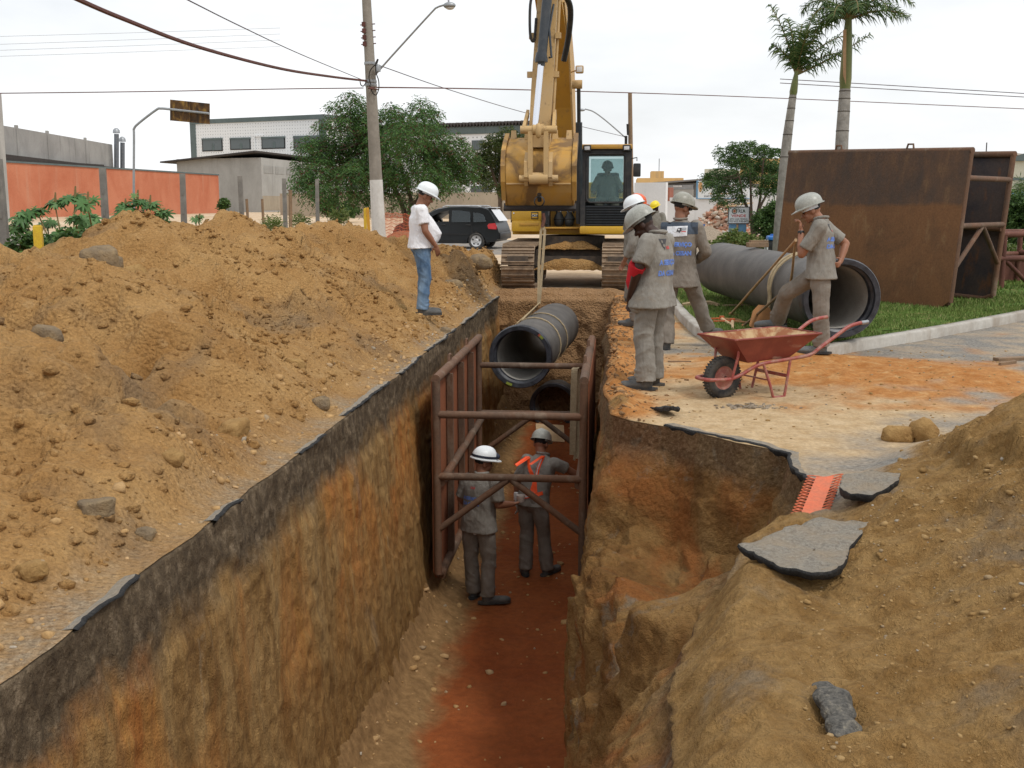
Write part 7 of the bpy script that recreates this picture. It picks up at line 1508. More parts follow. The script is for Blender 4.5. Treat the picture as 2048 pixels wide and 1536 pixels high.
# right-hand white walls
f = Fac(plan(1268, 58), plan(1331, 57)); mb = MB(); f.box(mb, 0, f.L, 0, f.uv(1300, 365)[1], -.2, 0); o = mb.build('white_wall', M['white_wall'], None, False); tag(o, 'tall plain white wall panel behind the yellow-helmeted worker', 'wall')
f = Fac(plan(1331, 68), plan(1640, 62)); t = thing('boundary_wall', 'stained white wall behind the rubble and the sale sign', 'wall', (f.a.x, f.a.y, 0)); mb = MB(); u1 = f.uv(1398, 395)[0]; z1 = f.uv(1360, 395)[1]; z2 = f.uv(1480, 362)[1]
f.box(mb, 0, u1, 0, z1, -.25, 0); mb.build('lower_wall', M['white_wall'], t, False, True); mb = MB(); f.box(mb, u1, f.L, 0, z2 - .4, -.25, 0.0); mb.build('upper_wall', M['white_wall'], t, False, True)
mb = MB(); f.pbox(mb, 1334, 375, 1339, 402, -.4, .03); o = mb.build('brick_pillar', M['brick'], None, False); tag(o, 'short red brick pillar beside the tall white wall panel', 'pillar')
# painted advert
t = thing('billboard', 'white painted hoarding with a peach figure and blue lettering behind the tree', 'billboard', (f.a.x, f.a.y, 0)); mb = MB(); f.pbox(mb, 1396, 362, 1500, 397, .05, .14); bd = mb.build('panel', M['signwhite'], t, False, True)
mb = MB(); f.pbox(mb, 1396.2, 361, 1398, 397.4, .06, .17); f.pbox(mb, 1396, 396.6, 1500, 397.6, .06, .17); mb.build('edge', M['bluebd'], t, False, True)
def wall_text(s, px, py, hpx, mat, wpx=None):
    u, z = f.uv(px, py); u2, z2_ = f.uv(px, py + hpx); h = abs(z2_ - z); me = text_mesh(s, h * 1.35, True); o = link('lettering', me, mat, bd); dirm = Matrix((f.d, Vector((0, 0, 1)), f.n)).transposed().to_4x4(); c_ = co_np(me)
    if wpx: w_ = abs(f.uv(px + wpx, py)[0] - u); c_[:, 0] *= w_ / (c_[:, 0].max() - c_[:, 0].min()); set_co(me, c_)
    o.matrix_local = Matrix.Translation(f.pt(u, z, .155)) @ dirm; return o
wall_text('SERVIÇOS', 1438, 373, 6.5, M['blue_ink'], 50); wall_text('e obras', 1440, 382, 3.5, M['ink'], 26); wall_text('em geral', 1442, 387, 4, M['peach'], 40); wall_text('3241-4033 / 3393-4120', 1438, 392.5, 3, M['ink'], 56)
mb = MB(); u, z = f.uv(1403.5, 374); mb.prism([(u + .30 * math.cos(a) * (1 + .1 * math.sin(3 * a)) * .45, z + .30 * math.sin(a)) for a in np.linspace(0, 6.28, 18, endpoint=False)], .142, .15, lambda a, b, k: f.pt(a, b, k)); mb.build('figure', M['peach'], bd, False)
# grey shed and ochre blocks further back
f2 = Fac(plan(1331, 74), plan(1412, 72)); t = thing('shed', 'grey metal shed with a shallow roof beyond the white wall', 'shed', (f2.a.x, f2.a.y, 0)); mb = MB(); f2.box(mb, 0, f2.L, 0, f2.uv(1360, 366)[1], -6, 0); mb.build('wall', M['shed'], t, False, True)
mb = MB(); f2.pbox(mb, 1336, 370, 1388, 378, 0, .08); dk_ = mb.build('band', M['galv'], t, False, True); mb = MB(); f2.pbox(mb, 1349, 371, 1366, 374, .08, .14); mb.build('tube_lamp', M['white_wall'], t, False, True); mb = MB(); f2.pbox(mb, 1338, 379, 1388, 398, .0, .06); mb.build('grey_wall', M['conc_lt'], t, False, True)
mb = MB(); za = f2.uv(1331, 365)[1]; zb = f2.uv(1400, 357)[1]; mb.hexa([f2.pt(-1, za - .1, .4), f2.pt(f2.L + .4, zb - .1, .4), f2.pt(f2.L + .4, zb + .1, -7), f2.pt(-1, za, -7), f2.pt(-1, za, .4), f2.pt(f2.L + .4, zb, .4), f2.pt(f2.L + .4, zb + .25, -7), f2.pt(-1, za + .15, -7)]); mb.build('roof', M['roofgr'], t, False, True)
f3 = Fac(plan(1274, 150), plan(1366, 150)); t = thing('building', 'distant flat ochre building with a square rooftop box', 'building', (f3.a.x, f3.a.y, 0)); mb = MB(); f3.box(mb, 0, f3.L, 0, f3.uv(1300, 356)[1], -12, 0); mb.build('wall', M['ochre'], t, False, True); mb = MB(); f3.pbox(mb, 1303, 342, 1328, 356, -6, -.5); mb.build('rooftop_box', M['ochre'], t, False, True)
mb = MB(); a = P(1318, 342, 151); mb.tube([a, a + Vector((0, 0, 1.6))], .04, 6); mb.build('antenna', M['cable'], t, True, True)
f3 = Fac(plan(1408, 120), plan(1600, 116)); t = thing('building', 'ochre building half hidden behind the slender tree', 'building', (f3.a.x, f3.a.y, 0)); mb = MB(); f3.pbox(mb, 1409, 338, 1440, 440, -8, 0); mb.build('low_wing', M['mint'], t, False, True); mb = MB(); f3.pbox(mb, 1482, 318, 1600, 440, -9, .2); mb.build('wall', M['ochre'], t, False, True)
w = MB(); f3.pbox(w, 1555, 330, 1563, 345, .1, .25); w.build('window', M['pane'], t, False, True)
f3 = Fac(plan(2005, 80), plan(2300, 76)); t = thing('building', 'pale cream two-storey building at the right edge behind the hedge', 'building', (f3.a.x, f3.a.y, 0)); mb = MB(); f3.box(mb, 0, f3.L, 0, f3.uv(2040, 322)[1], -12, 0); mb.build('wall', M['mint'], t, False, True)
mb = MB(); za = f3.uv(2023, 322)[1]; mb.hexa([f3.pt(-.3, za, .3), f3.pt(f3.L, za, .3), f3.pt(f3.L, za, -12), f3.pt(-.3, za, -12), f3.pt(2.2, za + .8, .3), f3.pt(f3.L, za + .8, .3), f3.pt(f3.L, za + .8, -12), f3.pt(2.2, za + .8, -12)]); mb.build('roof', M['trim'], t, False, True); mb = MB(); zm = f3.uv(2040, 358)[1]; f3.box(mb, 0, f3.L, zm - .08, zm + .08, 0, .06); mb.build('string_course', M['trim'], t, False, True); mb = MB(); f3.pbox(mb, 2030, 384, 2120, 391, 0, 1.2); mb.build('awning', M['bluebd'], t, False, True)
f3 = Fac(plan(1929, 112), plan(1999, 110)); t = thing('building', 'brick-red block with a mast seen above the weathered shield', 'building', (f3.a.x, f3.a.y, 0)); mb = MB(); f3.box(mb, 0, f3.L, 0, f3.uv(1960, 309)[1], -8, 0); mb.build('wall', M['brick'], t, False, True); mb = MB(); f3.box(mb, -.1, f3.L + .1, f3.uv(1960, 309)[1], f3.uv(1960, 308)[1] + .12, -8, .1); mb.build('roof_slab', M['conc'], t, False, True); mb = MB(); a = P(1971, 325, 109); mb.tube([a, a + Vector((0, 0, 1.8))], .05, 6); mb.build('mast', M['cable'], t, True, True)
f3 = Fac(plan(1600, 96), plan(2010, 88)); mb = MB(); f3.box(mb, 0, f3.L, 0, f3.uv(1900, 372)[1], -.3, 0); o = mb.build('boundary_wall', M['white_wall'], None, False); tag(o, 'white boundary wall beyond the lawn behind the weathered shield', 'wall')

# fence posts along the left
POSTX = -8.7
for i, (px, yt, w) in enumerate(((-1, 318, .13), (205, 336, .12), (362, 347, .12), (482, 352, .12), (568, 357, .12), (632, 358, .12), (675, 362, .12))):
    Y = 8.7 * FPX / (1235 - px) / 1.0; q = P(px, yt, Y); t_ = MB(); mb = MB(); w_ = w; h_ = q.z
    mb.hexa([(-w_ / 2, -w_ / 2, -.1), (w_ / 2, -w_ / 2, -.1), (w_ / 2, w_ / 2, -.1), (-w_ / 2, w_ / 2, -.1), (-w_ * .42, -w_ * .42, h_), (w_ * .42, -w_ * .42, h_), (w_ * .42, w_ * .42, h_), (-w_ * .42, w_ * .42, h_)])
    for k in range(5): mb.box((0, -w_ / 2 + .005, .4 + k * .38), (w_ * .25, .02, .10))
    o = mb.build('fence_post', M['post'], None, False); o.location = (q.x, q.y, 0); o.rotation_euler = (0, .012 * ((i * 7) % 3 - 1), .2)
    tag(o, ['weathered concrete fence post at the left edge of the photo', 'weathered concrete fence post between the two castor bean plants', 'concrete fence post just right of the second castor bean plant', 'concrete fence post in front of the end of the salmon wall', 'concrete fence post before the corner of the grey block building', 'concrete fence post under the left side of the leafy tree', 'concrete fence post nearest to the whitewashed utility pole'][i], 'fence post', 'concrete posts of the left fence')
for i, (px, yt) in enumerate(((493, 398), (524, 398))):
    q = P(px, yt, 27 + i); mb = MB(); mb.tube([(0, 0, 0), (.02, 0, q.z * .5), (.0, .01, q.z)], .035, 8); o = mb.build('stake', M['wood_dk']); o.location = (q.x, q.y, 0); tag(o, ['short reddish wooden stake, left of two among the fence posts', 'short reddish wooden stake, right of two among the fence posts'][i], 'stake', 'wooden stakes by the fence')
q = P(577, 380, 30.5); mb = MB(); mb.tube([(0, 0, 0), (.05, 0, q.z)], .05, 8); o = mb.build('stake', M['wood_dk']); o.location = (q.x, q.y, 0); tag(o, 'dark wooden stake leaning against a concrete fence post', 'stake', 'wooden stakes by the fence')
for i, (px, yt, Y, m, lean, lab) in enumerate(((75, 452, 13.2, 'ypost', 0, 'square yellow post in the dip of the heap by the castor plants'), (730, 417, 24.2, 'ypost', 0, 'slim upright yellow post next to the utility pole'), (741, 416, 24.0, 'opost', .02, 'slim leaning ochre post between the yellow post and the utility pole'))):
    q = P(px, yt, Y); w_ = .10 if i == 0 else .062; mb = MB(); mb.box((0, 0, q.z / 2), (w_, w_, q.z), None, .008); mb.box((0, 0, q.z + .006), (w_ * .8, w_ * .8, .012)); o = mb.build('yellow_post', M[m], None, False); o.location = (q.x, q.y, 0); o.rotation_euler = (0, lean * -2, .3); tag(o, lab, 'post')

# utility pole with street lamp
Yp = 26.0
q = P(758, 470, Yp); qt = P(733, 0, Yp); bx = q.x + (q.x - qt.x) / (qt.z - q.z) * q.z; base = Vector((bx, Yp, 0)); axis_ = (qt - base).normalized(); top_p = base + axis_ * 9.2
t = thing('utility_pole', 'leaning concrete utility pole with a whitewashed lower part and street lamp', 'utility pole', base)
def pp_(z): return base + axis_ * (z / axis_.z)
def pr_(z): return .168 - .0105 * z
zb_ = P(750, 360, Yp).z
mb = MB(); mb.tube([pp_(0), pp_(zb_)], [pr_(0) + .004, pr_(zb_) + .004], 20); mb.build('whitewashed_base', M['whitewash'], t, True, True)
mb = MB(); mb.tube([pp_(z) for z in np.linspace(zb_, 9.2, 12)], [pr_(z) for z in np.linspace(zb_, 9.2, 12)], 20); mb.build('shaft', M['pole'], t, True, True)
for py in (127, 163, 170):
    z = P(745, py, Yp).z; mb = MB(); mb.lathe([(pr_(z) + .012, -.03), (pr_(z) + .016, 0), (pr_(z) + .012, .03)], 20, pp_(z)); mb.build('clamp_band', M['galv'], t, True, True)
for k, py in enumerate((50, 63, 76, 89)):
    z = P(740, py, Yp).z; c = pp_(z); mb = MB(); mb.tube([c + Vector((-.17, -.02, 0)), c + Vector((.17, -.02, .02))], .012, 6); mb.box(c + Vector((-.07, -.12, 0)), (.08, .05, .10)); mb.build('insulator_pin', M['cable_br'], t, True, True)
arm_pts = bend([P(750, 150, Yp), P(790, 105, Yp - .1), P(862, 26, Yp - .25), P(874, 15, Yp - .27), P(888, 10, Yp - .3)], 6); mb = MB(); mb.tube(arm_pts, .022, 8); mb.build('lamp_arm', M['galv'], t, True, True)
lh = P(899, 11, Yp - .3); mb = MB(); mb.ell(lh, (.14, .10, .075), None, 18, 10); mb.tube([lh + Vector((-.02, 0, .06)), lh + Vector((-.02, 0, .12))], .02, 8); hd_ = mb.build('lamp_head', M['galv'], t, True, True); mb = MB(); mb.ell(lh + Vector((.01, 0, -.035)), (.105, .08, .06), None, 16, 8); mb.build('lamp_lens', M['lens'], hd_)
b0 = P(756, 135, Yp - .15); mb = MB(); mb.lathe([(.06, -.09), (.065, .02), (.05, .06), (.02, .07)], 14, b0); mb.build('photocell_box', M['galv'], t, True, True); mb = MB(); mb.tube([P(752, 128, Yp - .2), P(756, 118, Yp - .2)], [.03, .02], 8); mb.build('insulator', M['cable'], t, True, True)
for pts in (((752, 128), (741, 140), (738, 155), (742, 170)), ((751, 130), (752, 145), (757, 160), (758, 172)), ((739, 170), (745, 185), (752, 190), (757, 180), (758, 172)), ((720, 163), (722, 170), (727, 172), (732, 165))):
    mb = MB(); mb.tube(bend([P(x, y, Yp - .2) for x, y in pts], 5), .012, 6); mb.build('wire_loop', M['cable'], t, True, True)
# overhead lines, each its own cable
def cable(lab, pts, r, mat, n=10, group=None):
    mb = MB(); mb.tube(bend([P(*p) for p in pts], n), r, 6); o = mb.build('cable', M[mat]); tag(o, lab, 'cable', group)
cable('thick dark bundled cable sagging from the upper left to the utility pole', ((110, -22, 9.5), (240, 35, 11.2), (400, 95, 14.5), (560, 137, 19), (660, 153, 23), (735, 162, Yp)), .024, 'cable_br')
cable('thin reddish wire descending from the top to the utility pole', ((360, -8, 12), (480, 52, 15), (600, 108, 20), (730, 162, Yp)), .008, 'cable_thin')
cable('long thin horizontal wire across the sky from the left edge to the pole', ((-40, 187, 26), (300, 183, 26), (560, 178, 26), (727, 176, Yp)), .011, 'cable_br')
cable('thin wire running right from the pole behind the excavator boom to the palms', ((757, 180, Yp), (775, 175, 26.5), (1100, 181, 36), (1500, 194, 46), (2100, 220, 52)), .016, 'cable_br')
cable('service wire slanting from the pole down to the far lamp post', ((756, 130, Yp), (900, 180, 32), (1060, 228, 41), (1252, 274, 50)), .011, 'cable_thin')
for i, (y0, y1) in enumerate(((72, 60), (88, 72), (100, 84), (112, 97))): cable(['topmost faint wire high at the left edge', 'second faint wire from the top at the left edge', 'third faint wire from the top at the left edge', 'lowest of the four faint wires at the left edge'][i], ((-40, y0 + 2, 60), (250, (y0 + y1) / 2, 64), (560, y1 - 4, 70)), .009, 'galv', 6, 'faint wires at the upper left')
for i, (y0, y1) in enumerate(((152, 188), (160, 195))): cable(['upper of two dark wires passing behind the palms', 'lower of two dark wires passing behind the palms'][i], ((1560, y0 + 6, 50), (1750, y0 + 17, 50), (2100, y1 + 2, 50)), .016, 'cable_thin', 6, 'dark wires behind the palms')
# far lamp post
b0 = P(1263, 470, 50); tp = P(1260, 186, 50); t = thing('utility_pole', 'distant weathered pole with a lamp arm beside the excavator cab', 'utility pole', (b0.x, b0.y, 0)); mb = MB(); mb.tube([Vector((b0.x + .02, b0.y, 0)), b0, tp], [.14, .13, .085], 12); mb.build('shaft', M['wood_dk'], t, True, True)
mb = MB(); mb.tube(bend([P(1254, 278, 50), P(1215, 244, 49.7), P(1188, 224, 49.5), P(1170, 218, 49.4)], 5), .028, 6); mb.build('lamp_arm', M['galv'], t, True, True); mb = MB(); mb.ell(P(1163, 220, 49.4), (.16, .10, .06)); mb.build('lamp_head', M['galv'], t, True, True); mb = MB(); mb.box(P(1252, 280, 49.8), (.12, .1, .35)); mb.tube([P(1256, 270, 49.8), P(1255, 248, 49.8)], .05, 6); mb.build('bracket', M['cable'], t, True, True)
# road sign seen from behind
Ys = 41.0; a = P(268, 420, Ys); t = thing('road_sign', 'rectangular road sign seen from behind on a curved grey post', 'road sign', (a.x, a.y, gz(a.x, a.y)))
mb = MB(); mb.tube(bend([Vector((a.x + .03, Ys, 0)), a, P(268, 275, Ys), P(268, 258, Ys), P(278, 246, Ys), P(312, 220, Ys), P(322, 217, Ys), P(345, 219, Ys), P(418, 227, Ys - .2)], 5), .045, 10); mb.build('post', M['galv'], t, True, True)
c4 = [P(340, 199, Ys + .05), P(418, 207, Ys - .15), P(418, 248, Ys - .15), P(340, 241, Ys + .05)]; back = Vector((.02, .03, 0)); mb = MB(); mb.hexa([c4[3], c4[2], c4[2] + back, c4[3] + back, c4[0], c4[1], c4[1] + back, c4[0] + back]); mb.build('panel', M['signback'], t, False, True)
mb = MB(); m0 = (c4[0] * .48 + c4[1] * .52); m1 = (c4[3] * .48 + c4[2] * .52); mb.bar(m0 + Vector((0, -.03, 0)), m1 + Vector((0, -.03, 0)), .05, .03, (0, 1, 0)); mb.build('bracket', M['signback'], t, False, True)

# sale sign with blue boards
Yg = 44.0; a = P(1457, 414, Yg); b = P(1498, 447, Yg); t = thing('sale_sign', 'white property sale sign with red lettering above blue boards', 'sign', ((a.x + b.x) / 2, Yg, 0)); cx_, cz_ = (a.x + b.x) / 2, (a.z + b.z) / 2; w_, h_ = b.x - a.x, a.z - b.z
mb = MB(); mb.box((cx_, Yg, cz_), (w_, .04, h_)); bd = mb.build('panel', M['signwhite'], t, False, True); mb = MB()
for dz in (-1, 1): mb.box((cx_, Yg - .022, cz_ + dz * h_ / 2), (w_ + .04, .03, .03))
for dx in (-1, 1): mb.box((cx_ + dx * w_ / 2, Yg - .022, cz_), (.03, .03, h_ - .035))
mb.build('frame', M['ink'], bd, False)
def sgn(s, fx, fz, size, wd, mat):
    me = text_mesh(s, size, True); c_ = co_np(me); c_[:, 0] *= wd / (c_[:, 0].max() - c_[:, 0].min()); set_co(me, c_); o = link('lettering', me, M[mat], bd); o.location = (cx_ + fx * w_, Yg - .024, cz_ + fz * h_); o.rotation_euler = (math.pi / 2, 0, 0)
for o_ in (): pass
sgn('RLA', .14, .24, .17, .26, 'ink'); sgn('VENDE', 0, -.04, .14, .56, 'ink_red'); sgn('APTO CASA TERRENO', 0, -.235, .075, .66, 'ink'); sgn('3327-6522 9182-0477', 0, -.37, .10, .70, 'ink')
for r0, r1, m in ((.105, .075, 'ink'), (.062, .035, 'peach'), (.030, 0.001, 'ink_red')):
    mb = MB(); vs = []; 
    for k in range(20): an = 6.2832 * k / 20; vs += [(cx_ - .21 * w_ + r1 * math.cos(an), Yg - .026, cz_ + .25 * h_ + r1 * math.sin(an)), (cx_ - .21 * w_ + r0 * math.cos(an), Yg - .026, cz_ + .25 * h_ + r0 * math.sin(an))]
    mb.add(vs, [(2 * k, 2 * k + 1, (2 * k + 3) % 40, (2 * k + 2) % 40) for k in range(20)]); mb.build('ring_mark', M[m], bd, False)
for x0, x1 in ((1458, 1473), (1477, 1492)):
    mb = MB(); p0, p1 = P(x0, 448, Yg), P(x1, 480, Yg); mb.box(((p0.x + p1.x) / 2, Yg + .05, p0.z / 2), (p1.x - p0.x, .05, p0.z), None, .01); mb.build('board', M['bluebd'], t, False, True)
for px in (1475,):
    mb = MB(); p0 = P(px, 447, Yg); mb.box((p0.x, Yg + .02, p0.z / 2), (.07, .05, p0.z)); mb.build('post', M['wood'], t, False, True)
mb = MB(); p0 = P(1478, 409, 50); mb.box((0, 0, 0), (1.1, .5, .05)); o = mb.build('plank', M['wood_lt'], None, False); o.location = p0; o.rotation_euler = (0, -.12, .3); tag(o, 'pale board lying on top of the rubble above the sale sign', 'plank')
# rubble and gravel piles
def pile(name, lab, c, rx, ry, h, mat, seed, rough=.12):
    U, Vv = np.meshgrid(np.linspace(-1.15, 1.15, 70), np.linspace(-1.15, 1.15, 70), indexing='ij'); x = c[0] + U * rx; y = c[1] + Vv * ry; p = np.stack([x, y, x * 0], -1); r = np.sqrt(U ** 2 + Vv ** 2) + .12 * fbm(p, max(rx, ry) * .5, 3, seed=seed)
    z = h * np.maximum(1 - r, -.15) ** 1.0 if False else h * np.maximum(1 - np.sqrt(r * r + .02), -.1); z = z + rough * fbm(p, .5, 4, seed=seed + 1) * (r < 1.05); z = z + gz(*c)
    return tag(link(name, grid_mesh(np.stack([x, y, z], -1)), mat), lab, 'heap')
ca = P(1452, 440, 51); pile('rubble_pile', 'heap of broken brick and rubble in front of the white wall', (ca.x, 51.5), 2.1, 1.6, 1.75, M['redpile'], 600, .3)
ra = np.random.default_rng(9); n_ = 900; an = ra.uniform(0, 6.28, n_); rr = ra.random(n_) ** .6; x = ca.x + 2.0 * rr * np.cos(an); y = 51.3 + 1.5 * rr * np.sin(an); V, F = rocks(x, y, gz(ca.x, 51) + 1.6 * (1 - rr) + .05, ra.uniform(.04, .17, n_), 10, flat=.6); tag(link('rubble', mesh_np(V, F, False), M['rubble']), kind='stuff')
ca = P(1420, 474, 41); pile('gravel_pile', 'smooth rounded heap of grey-brown gravel left of the sale sign', (ca.x, 41.5), 1.5, 1.3, .98, M['gravel'], 610, .04)
q = P(1397, 457, 43); mb = MB(); mb.lathe([(.20, .05), (.26, .16), (.24, .16), (.18, .07), (.001, .07)], 20); o = mb.build('basin', M['bluep']); o.location = q; tag(o, 'small dark blue basin beside the gravel heap', 'basin')
ca = P(800, 455, 31); pile('soil_pile', 'reddish soil heap around the tree behind the orange netting', (ca.x, 31.5), 1.6, 1.3, 1.15, M['redpile'], 620, .12)
# orange netting round the tree
t = thing('safety_netting', 'sagging orange safety netting around the tree trunks beside the pole', 'netting', (0, 0, 0)); mb = MB(); L_ = [P(770, 427, 29), P(795, 427, 28.6), P(822, 431, 28.3), P(842, 434, 28.6)]
cols = bend(L_, 10)
for r_ in range(11): mb.tube([v + Vector((0, 0, -.085 * r_ + .02 * math.sin(i * .9 + r_))) for i, v in enumerate(cols)], .0065, 4)
for i, v in enumerate(cols): mb.tube([v + Vector((0, 0, .01)), v + Vector((.02, 0, -.86))], .006, 4)
mb.build('netting', M['net'], t)

# ------------------------------------------------------------------ vegetation
def sprigs(cent, rad, n, ln, wd, per, droop, seed, shell=.35, spread=.5):
    """clumps of small leaf faces round cluster centres"""
    rg = np.random.default_rng(seed); cent = np.array(cent); rad = np.array(rad); w = rad[:, 0] * rad[:, 1] * rad[:, 2] if rad.ndim == 2 else rad ** 2; w = w ** .75; ci = rg.choice(len(cent), n, p=w / w.sum())
    d = rg.normal(size=(n, 3)); d /= np.linalg.norm(d, axis=1)[:, None]; r = shell + (1 - shell) * rg.random(n) ** .6; R = rad[ci] if rad.ndim == 2 else rad[ci][:, None]
    p = cent[ci] + d * r[:, None] * R; out = d.copy(); out[:, 2] = out[:, 2] * .5 + .1; out += rg.normal(0, .5, (n, 3)); out /= np.linalg.norm(out, axis=1)[:, None]
    V = []
    for k in range(per):
        s = k / max(per - 1, 1); base = p + out * (ln * per * .33 * s)[..., None] if False else p + out * (ln * per * .28 * s); base[:, 2] -= droop * ln * per * .28 * s * s
        side = np.cross(out, [0, 0, 1.0]); side /= np.linalg.norm(side, axis=1)[:, None] + 1e-6; sg_ = 1 if k % 2 else -1
        dr = side * sg_ * (.9) + out * .5 + rg.normal(0, spread * .5, (n, 3)); dr[:, 2] -= droop * (.5 + .5 * rg.random(n)); dr /= np.linalg.norm(dr, axis=1)[:, None]
        nr_ = np.cross(dr, rg.normal(size=(n, 3))); nr_ /= np.linalg.norm(nr_, axis=1)[:, None] + 1e-6; l = ln * rg.uniform(.7, 1.3, n)[:, None]; w2 = wd * rg.uniform(.7, 1.2, n)[:, None]
        V.append(np.stack([base, base + dr * l * .5 + nr_ * w2, base + dr * l, base + dr * l * .5 - nr_ * w2], 1))
    V = np.concatenate(V, 0); return V.reshape(-1, 3), np.arange(len(V) * 4).reshape(-1, 4)
def tree(label, base, trunks, clusters, Y, mat, n, ln, wd, per, droop, seed, bark='bark', depth=1.0, cat='tree', name='tree', tr=.11, rscale=1.0):
    """trunks: lists of pixels; clusters: (px,py,r px)"""
    rg = np.random.default_rng(seed); t = thing(name, label, cat, base); cs = []; rs = []
    for px, py, r in clusters:
        m = r * Y / FPX * rscale; q = P(px, py, Y + rg.normal(0, .9) * depth); cs.append(tuple(q)); rs.append((m, m * 1.1, m * .8))
    V, F = sprigs(cs, rs, n, ln, wd, per, droop, seed, .12); o = link('crown', mesh_np(V, F, False), mat, t, True)
    mb = MB()
    tips = []
    for tk in trunks:
        pts = [base] + [P(x, y, Y + rg.normal(0, .15) * depth) for x, y in tk]; pth = bend(pts, 5); mb.tube(pth, [tr * (1 - .72 * i / (len(pth) - 1)) for i in range(len(pth))], 8); tips += pth[len(pth) // 2:]
    for c_ in cs:
        c_ = Vector(c_); s_ = min(tips, key=lambda q: (q - c_).length + max(0, q.z - c_.z) * .5); mb.tube(bend([s_, s_.lerp(c_, .5) + Vector((0, 0, -.12)), c_], 4), [tr * .30 * (1 - .75 * i / 8) for i in range(9)], 6)
    mb.build('trunk', M[bark], t, True, True); return t
Yt = 34.0; qb = P(812, 470, Yt); tree('leafy feathery tree with drooping green foliage behind the utility pole', Vector((qb.x, Yt, 0)), [[(812, 445), (800, 400), (770, 345), (740, 300), (700, 260)], [(818, 430), (840, 390), (850, 320), (850, 250)], [(815, 440), (822, 400), (800, 330), (790, 270)], [(820, 430), (850, 385), (900, 340), (930, 320)]],
     [(702, 205, 30), (690, 245, 34), (720, 230, 30), (675, 290, 42), (640, 300, 38), (612, 290, 26), (640, 345, 40), (690, 335, 42), (608, 365, 30), (645, 385, 30), (720, 290, 40), (715, 350, 42), (690, 385, 28), (780, 225, 26), (800, 240, 30), (840, 210, 26), (850, 235, 30), (815, 270, 40), (870, 265, 30), (770, 290, 42), (840, 300, 42), (880, 310, 38), (910, 290, 30), (925, 320, 34), (900, 345, 36), (860, 345, 38), (800, 340, 38), (930, 350, 26), (770, 345, 36), (800, 375, 26), (860, 375, 24), (725, 395, 24), (800, 405, 18), (650, 250, 20), (665, 215, 16), (745, 255, 24), (900, 370, 18), (600, 330, 18), (870, 225, 14), (765, 385, 22), (745, 285, 36), (748, 330, 36), (742, 235, 24)],
     Yt, M['leaf_feather'], 8600, .12, .014, 7, .95, 700, tr=.10, rscale=.93)
Yt = 58.0; qb = P(1000, 440, Yt); tree('round dark olive tree left of the excavator bucket', Vector((qb.x, Yt, gz(qb.x, Yt))), [[(1000, 400), (1000, 350), (1010, 300)], [(1000, 400), (985, 345), (970, 310)], [(1002, 400), (1025, 350)]],
     [(1015, 275, 26), (1040, 285, 24), (985, 290, 26), (965, 320, 26), (1005, 315, 32), (1040, 320, 28), (960, 350, 22), (995, 350, 28), (1035, 355, 26), (1010, 380, 18), (1045, 385, 16), (975, 370, 14), (1060, 300, 22)], Yt, M['leaf_dark'], 4200, .11, .030, 6, .3, 710, tr=.13, rscale=.9)
Yt = 44.0; qb = P(1508, 455, Yt); tree('slender tree with thin dark stems behind the sale sign', Vector((qb.x, Yt, 0)), [[(1503, 440), (1502, 400), (1500, 350), (1495, 310)], [(1512, 440), (1520, 400), (1525, 340), (1530, 300)], [(1506, 440), (1487, 400), (1480, 360), (1470, 330)], [(1516, 430), (1530, 395), (1550, 370)]],
     [(1470, 295, 20), (1495, 290, 20), (1525, 300, 22), (1550, 305, 18), (1455, 315, 20), (1485, 320, 26), (1520, 330, 26), (1550, 335, 24), (1430, 350, 22), (1460, 350, 26), (1500, 350, 24), (1540, 360, 24), (1420, 365, 16), (1445, 375, 20), (1475, 375, 18), (1525, 380, 16), (1555, 375, 18), (1440, 395, 12), (1480, 395, 14), (1440, 300, 12), (1412, 352, 10), (1565, 350, 14), (1450, 405, 9), (1428, 393, 9)], Yt, M['leaf_mid'], 2700, .11, .020, 6, .75, 720, tr=.075, rscale=.72)
Yt = 40.0; qb = P(1555, 450, Yt)
def bush(label, pix, Y, mat, n, ln, wd, per, seed, name='bush', droop=.3):
    rg = np.random.default_rng(seed); cs = []; rs = []
    for px, py, r in pix: m = r * Y / FPX; cs.append(tuple(P(px, py, Y + rg.normal(0, .25)))); rs.append((m, m * 1.2, m * .85))
    V, F = sprigs(cs, rs, n, ln, wd, per, droop, seed, .2); c = P(*pix[0][:2], Y); t = thing(name, label, 'bush', (c.x, c.y, 0)); link('foliage', mesh_np(V, F, False), mat, t, True); mb = MB()
    for q in cs[:8]: mb.tube([Vector((c.x + (q[0] - c.x) * .3, c.y, 0)), Vector(q)], [.02, .008], 5)
    mb.build('stem', M['stem'], t, True, True)
bush('dense green bush between the slender tree and the weathered shield', [(1545, 430, 22), (1560, 415, 20), (1530, 450, 20), (1560, 455, 22), (1520, 435, 14), (1540, 470, 14)], 42, M['leaf_mid'], 1600, .10, .035, 6, 730)
bush('low leafy weed patch beyond the lawn pipe', [(1450, 480, 12), (1470, 472, 14), (1490, 478, 13), (1440, 490, 10), (1510, 485, 14), (1525, 492, 12), (1480, 490, 12), (1425, 490, 9)], 36, M['leaf_weed'], 700, .10, .03, 5, 735, 'weed_patch')
bush('tall clipped hedge at the right edge behind the fallen shield', [(2025, 405, 24), (2060, 405, 26), (2030, 435, 26), (2070, 440, 30), (2030, 465, 24), (2015, 440, 18), (2100, 420, 30), (2060, 470, 26)], 40, M['leaf_mid'], 2600, .09, .035, 6, 740, 'hedge')
bush('low flowering plants on the lawn beside the weathered shield', [(2020, 500, 14), (2045, 505, 16), (2070, 500, 18), (2010, 515, 10), (2035, 520, 12)], 30, M['leaf_weed'], 700, .06, .022, 5, 745, 'flower_bed')
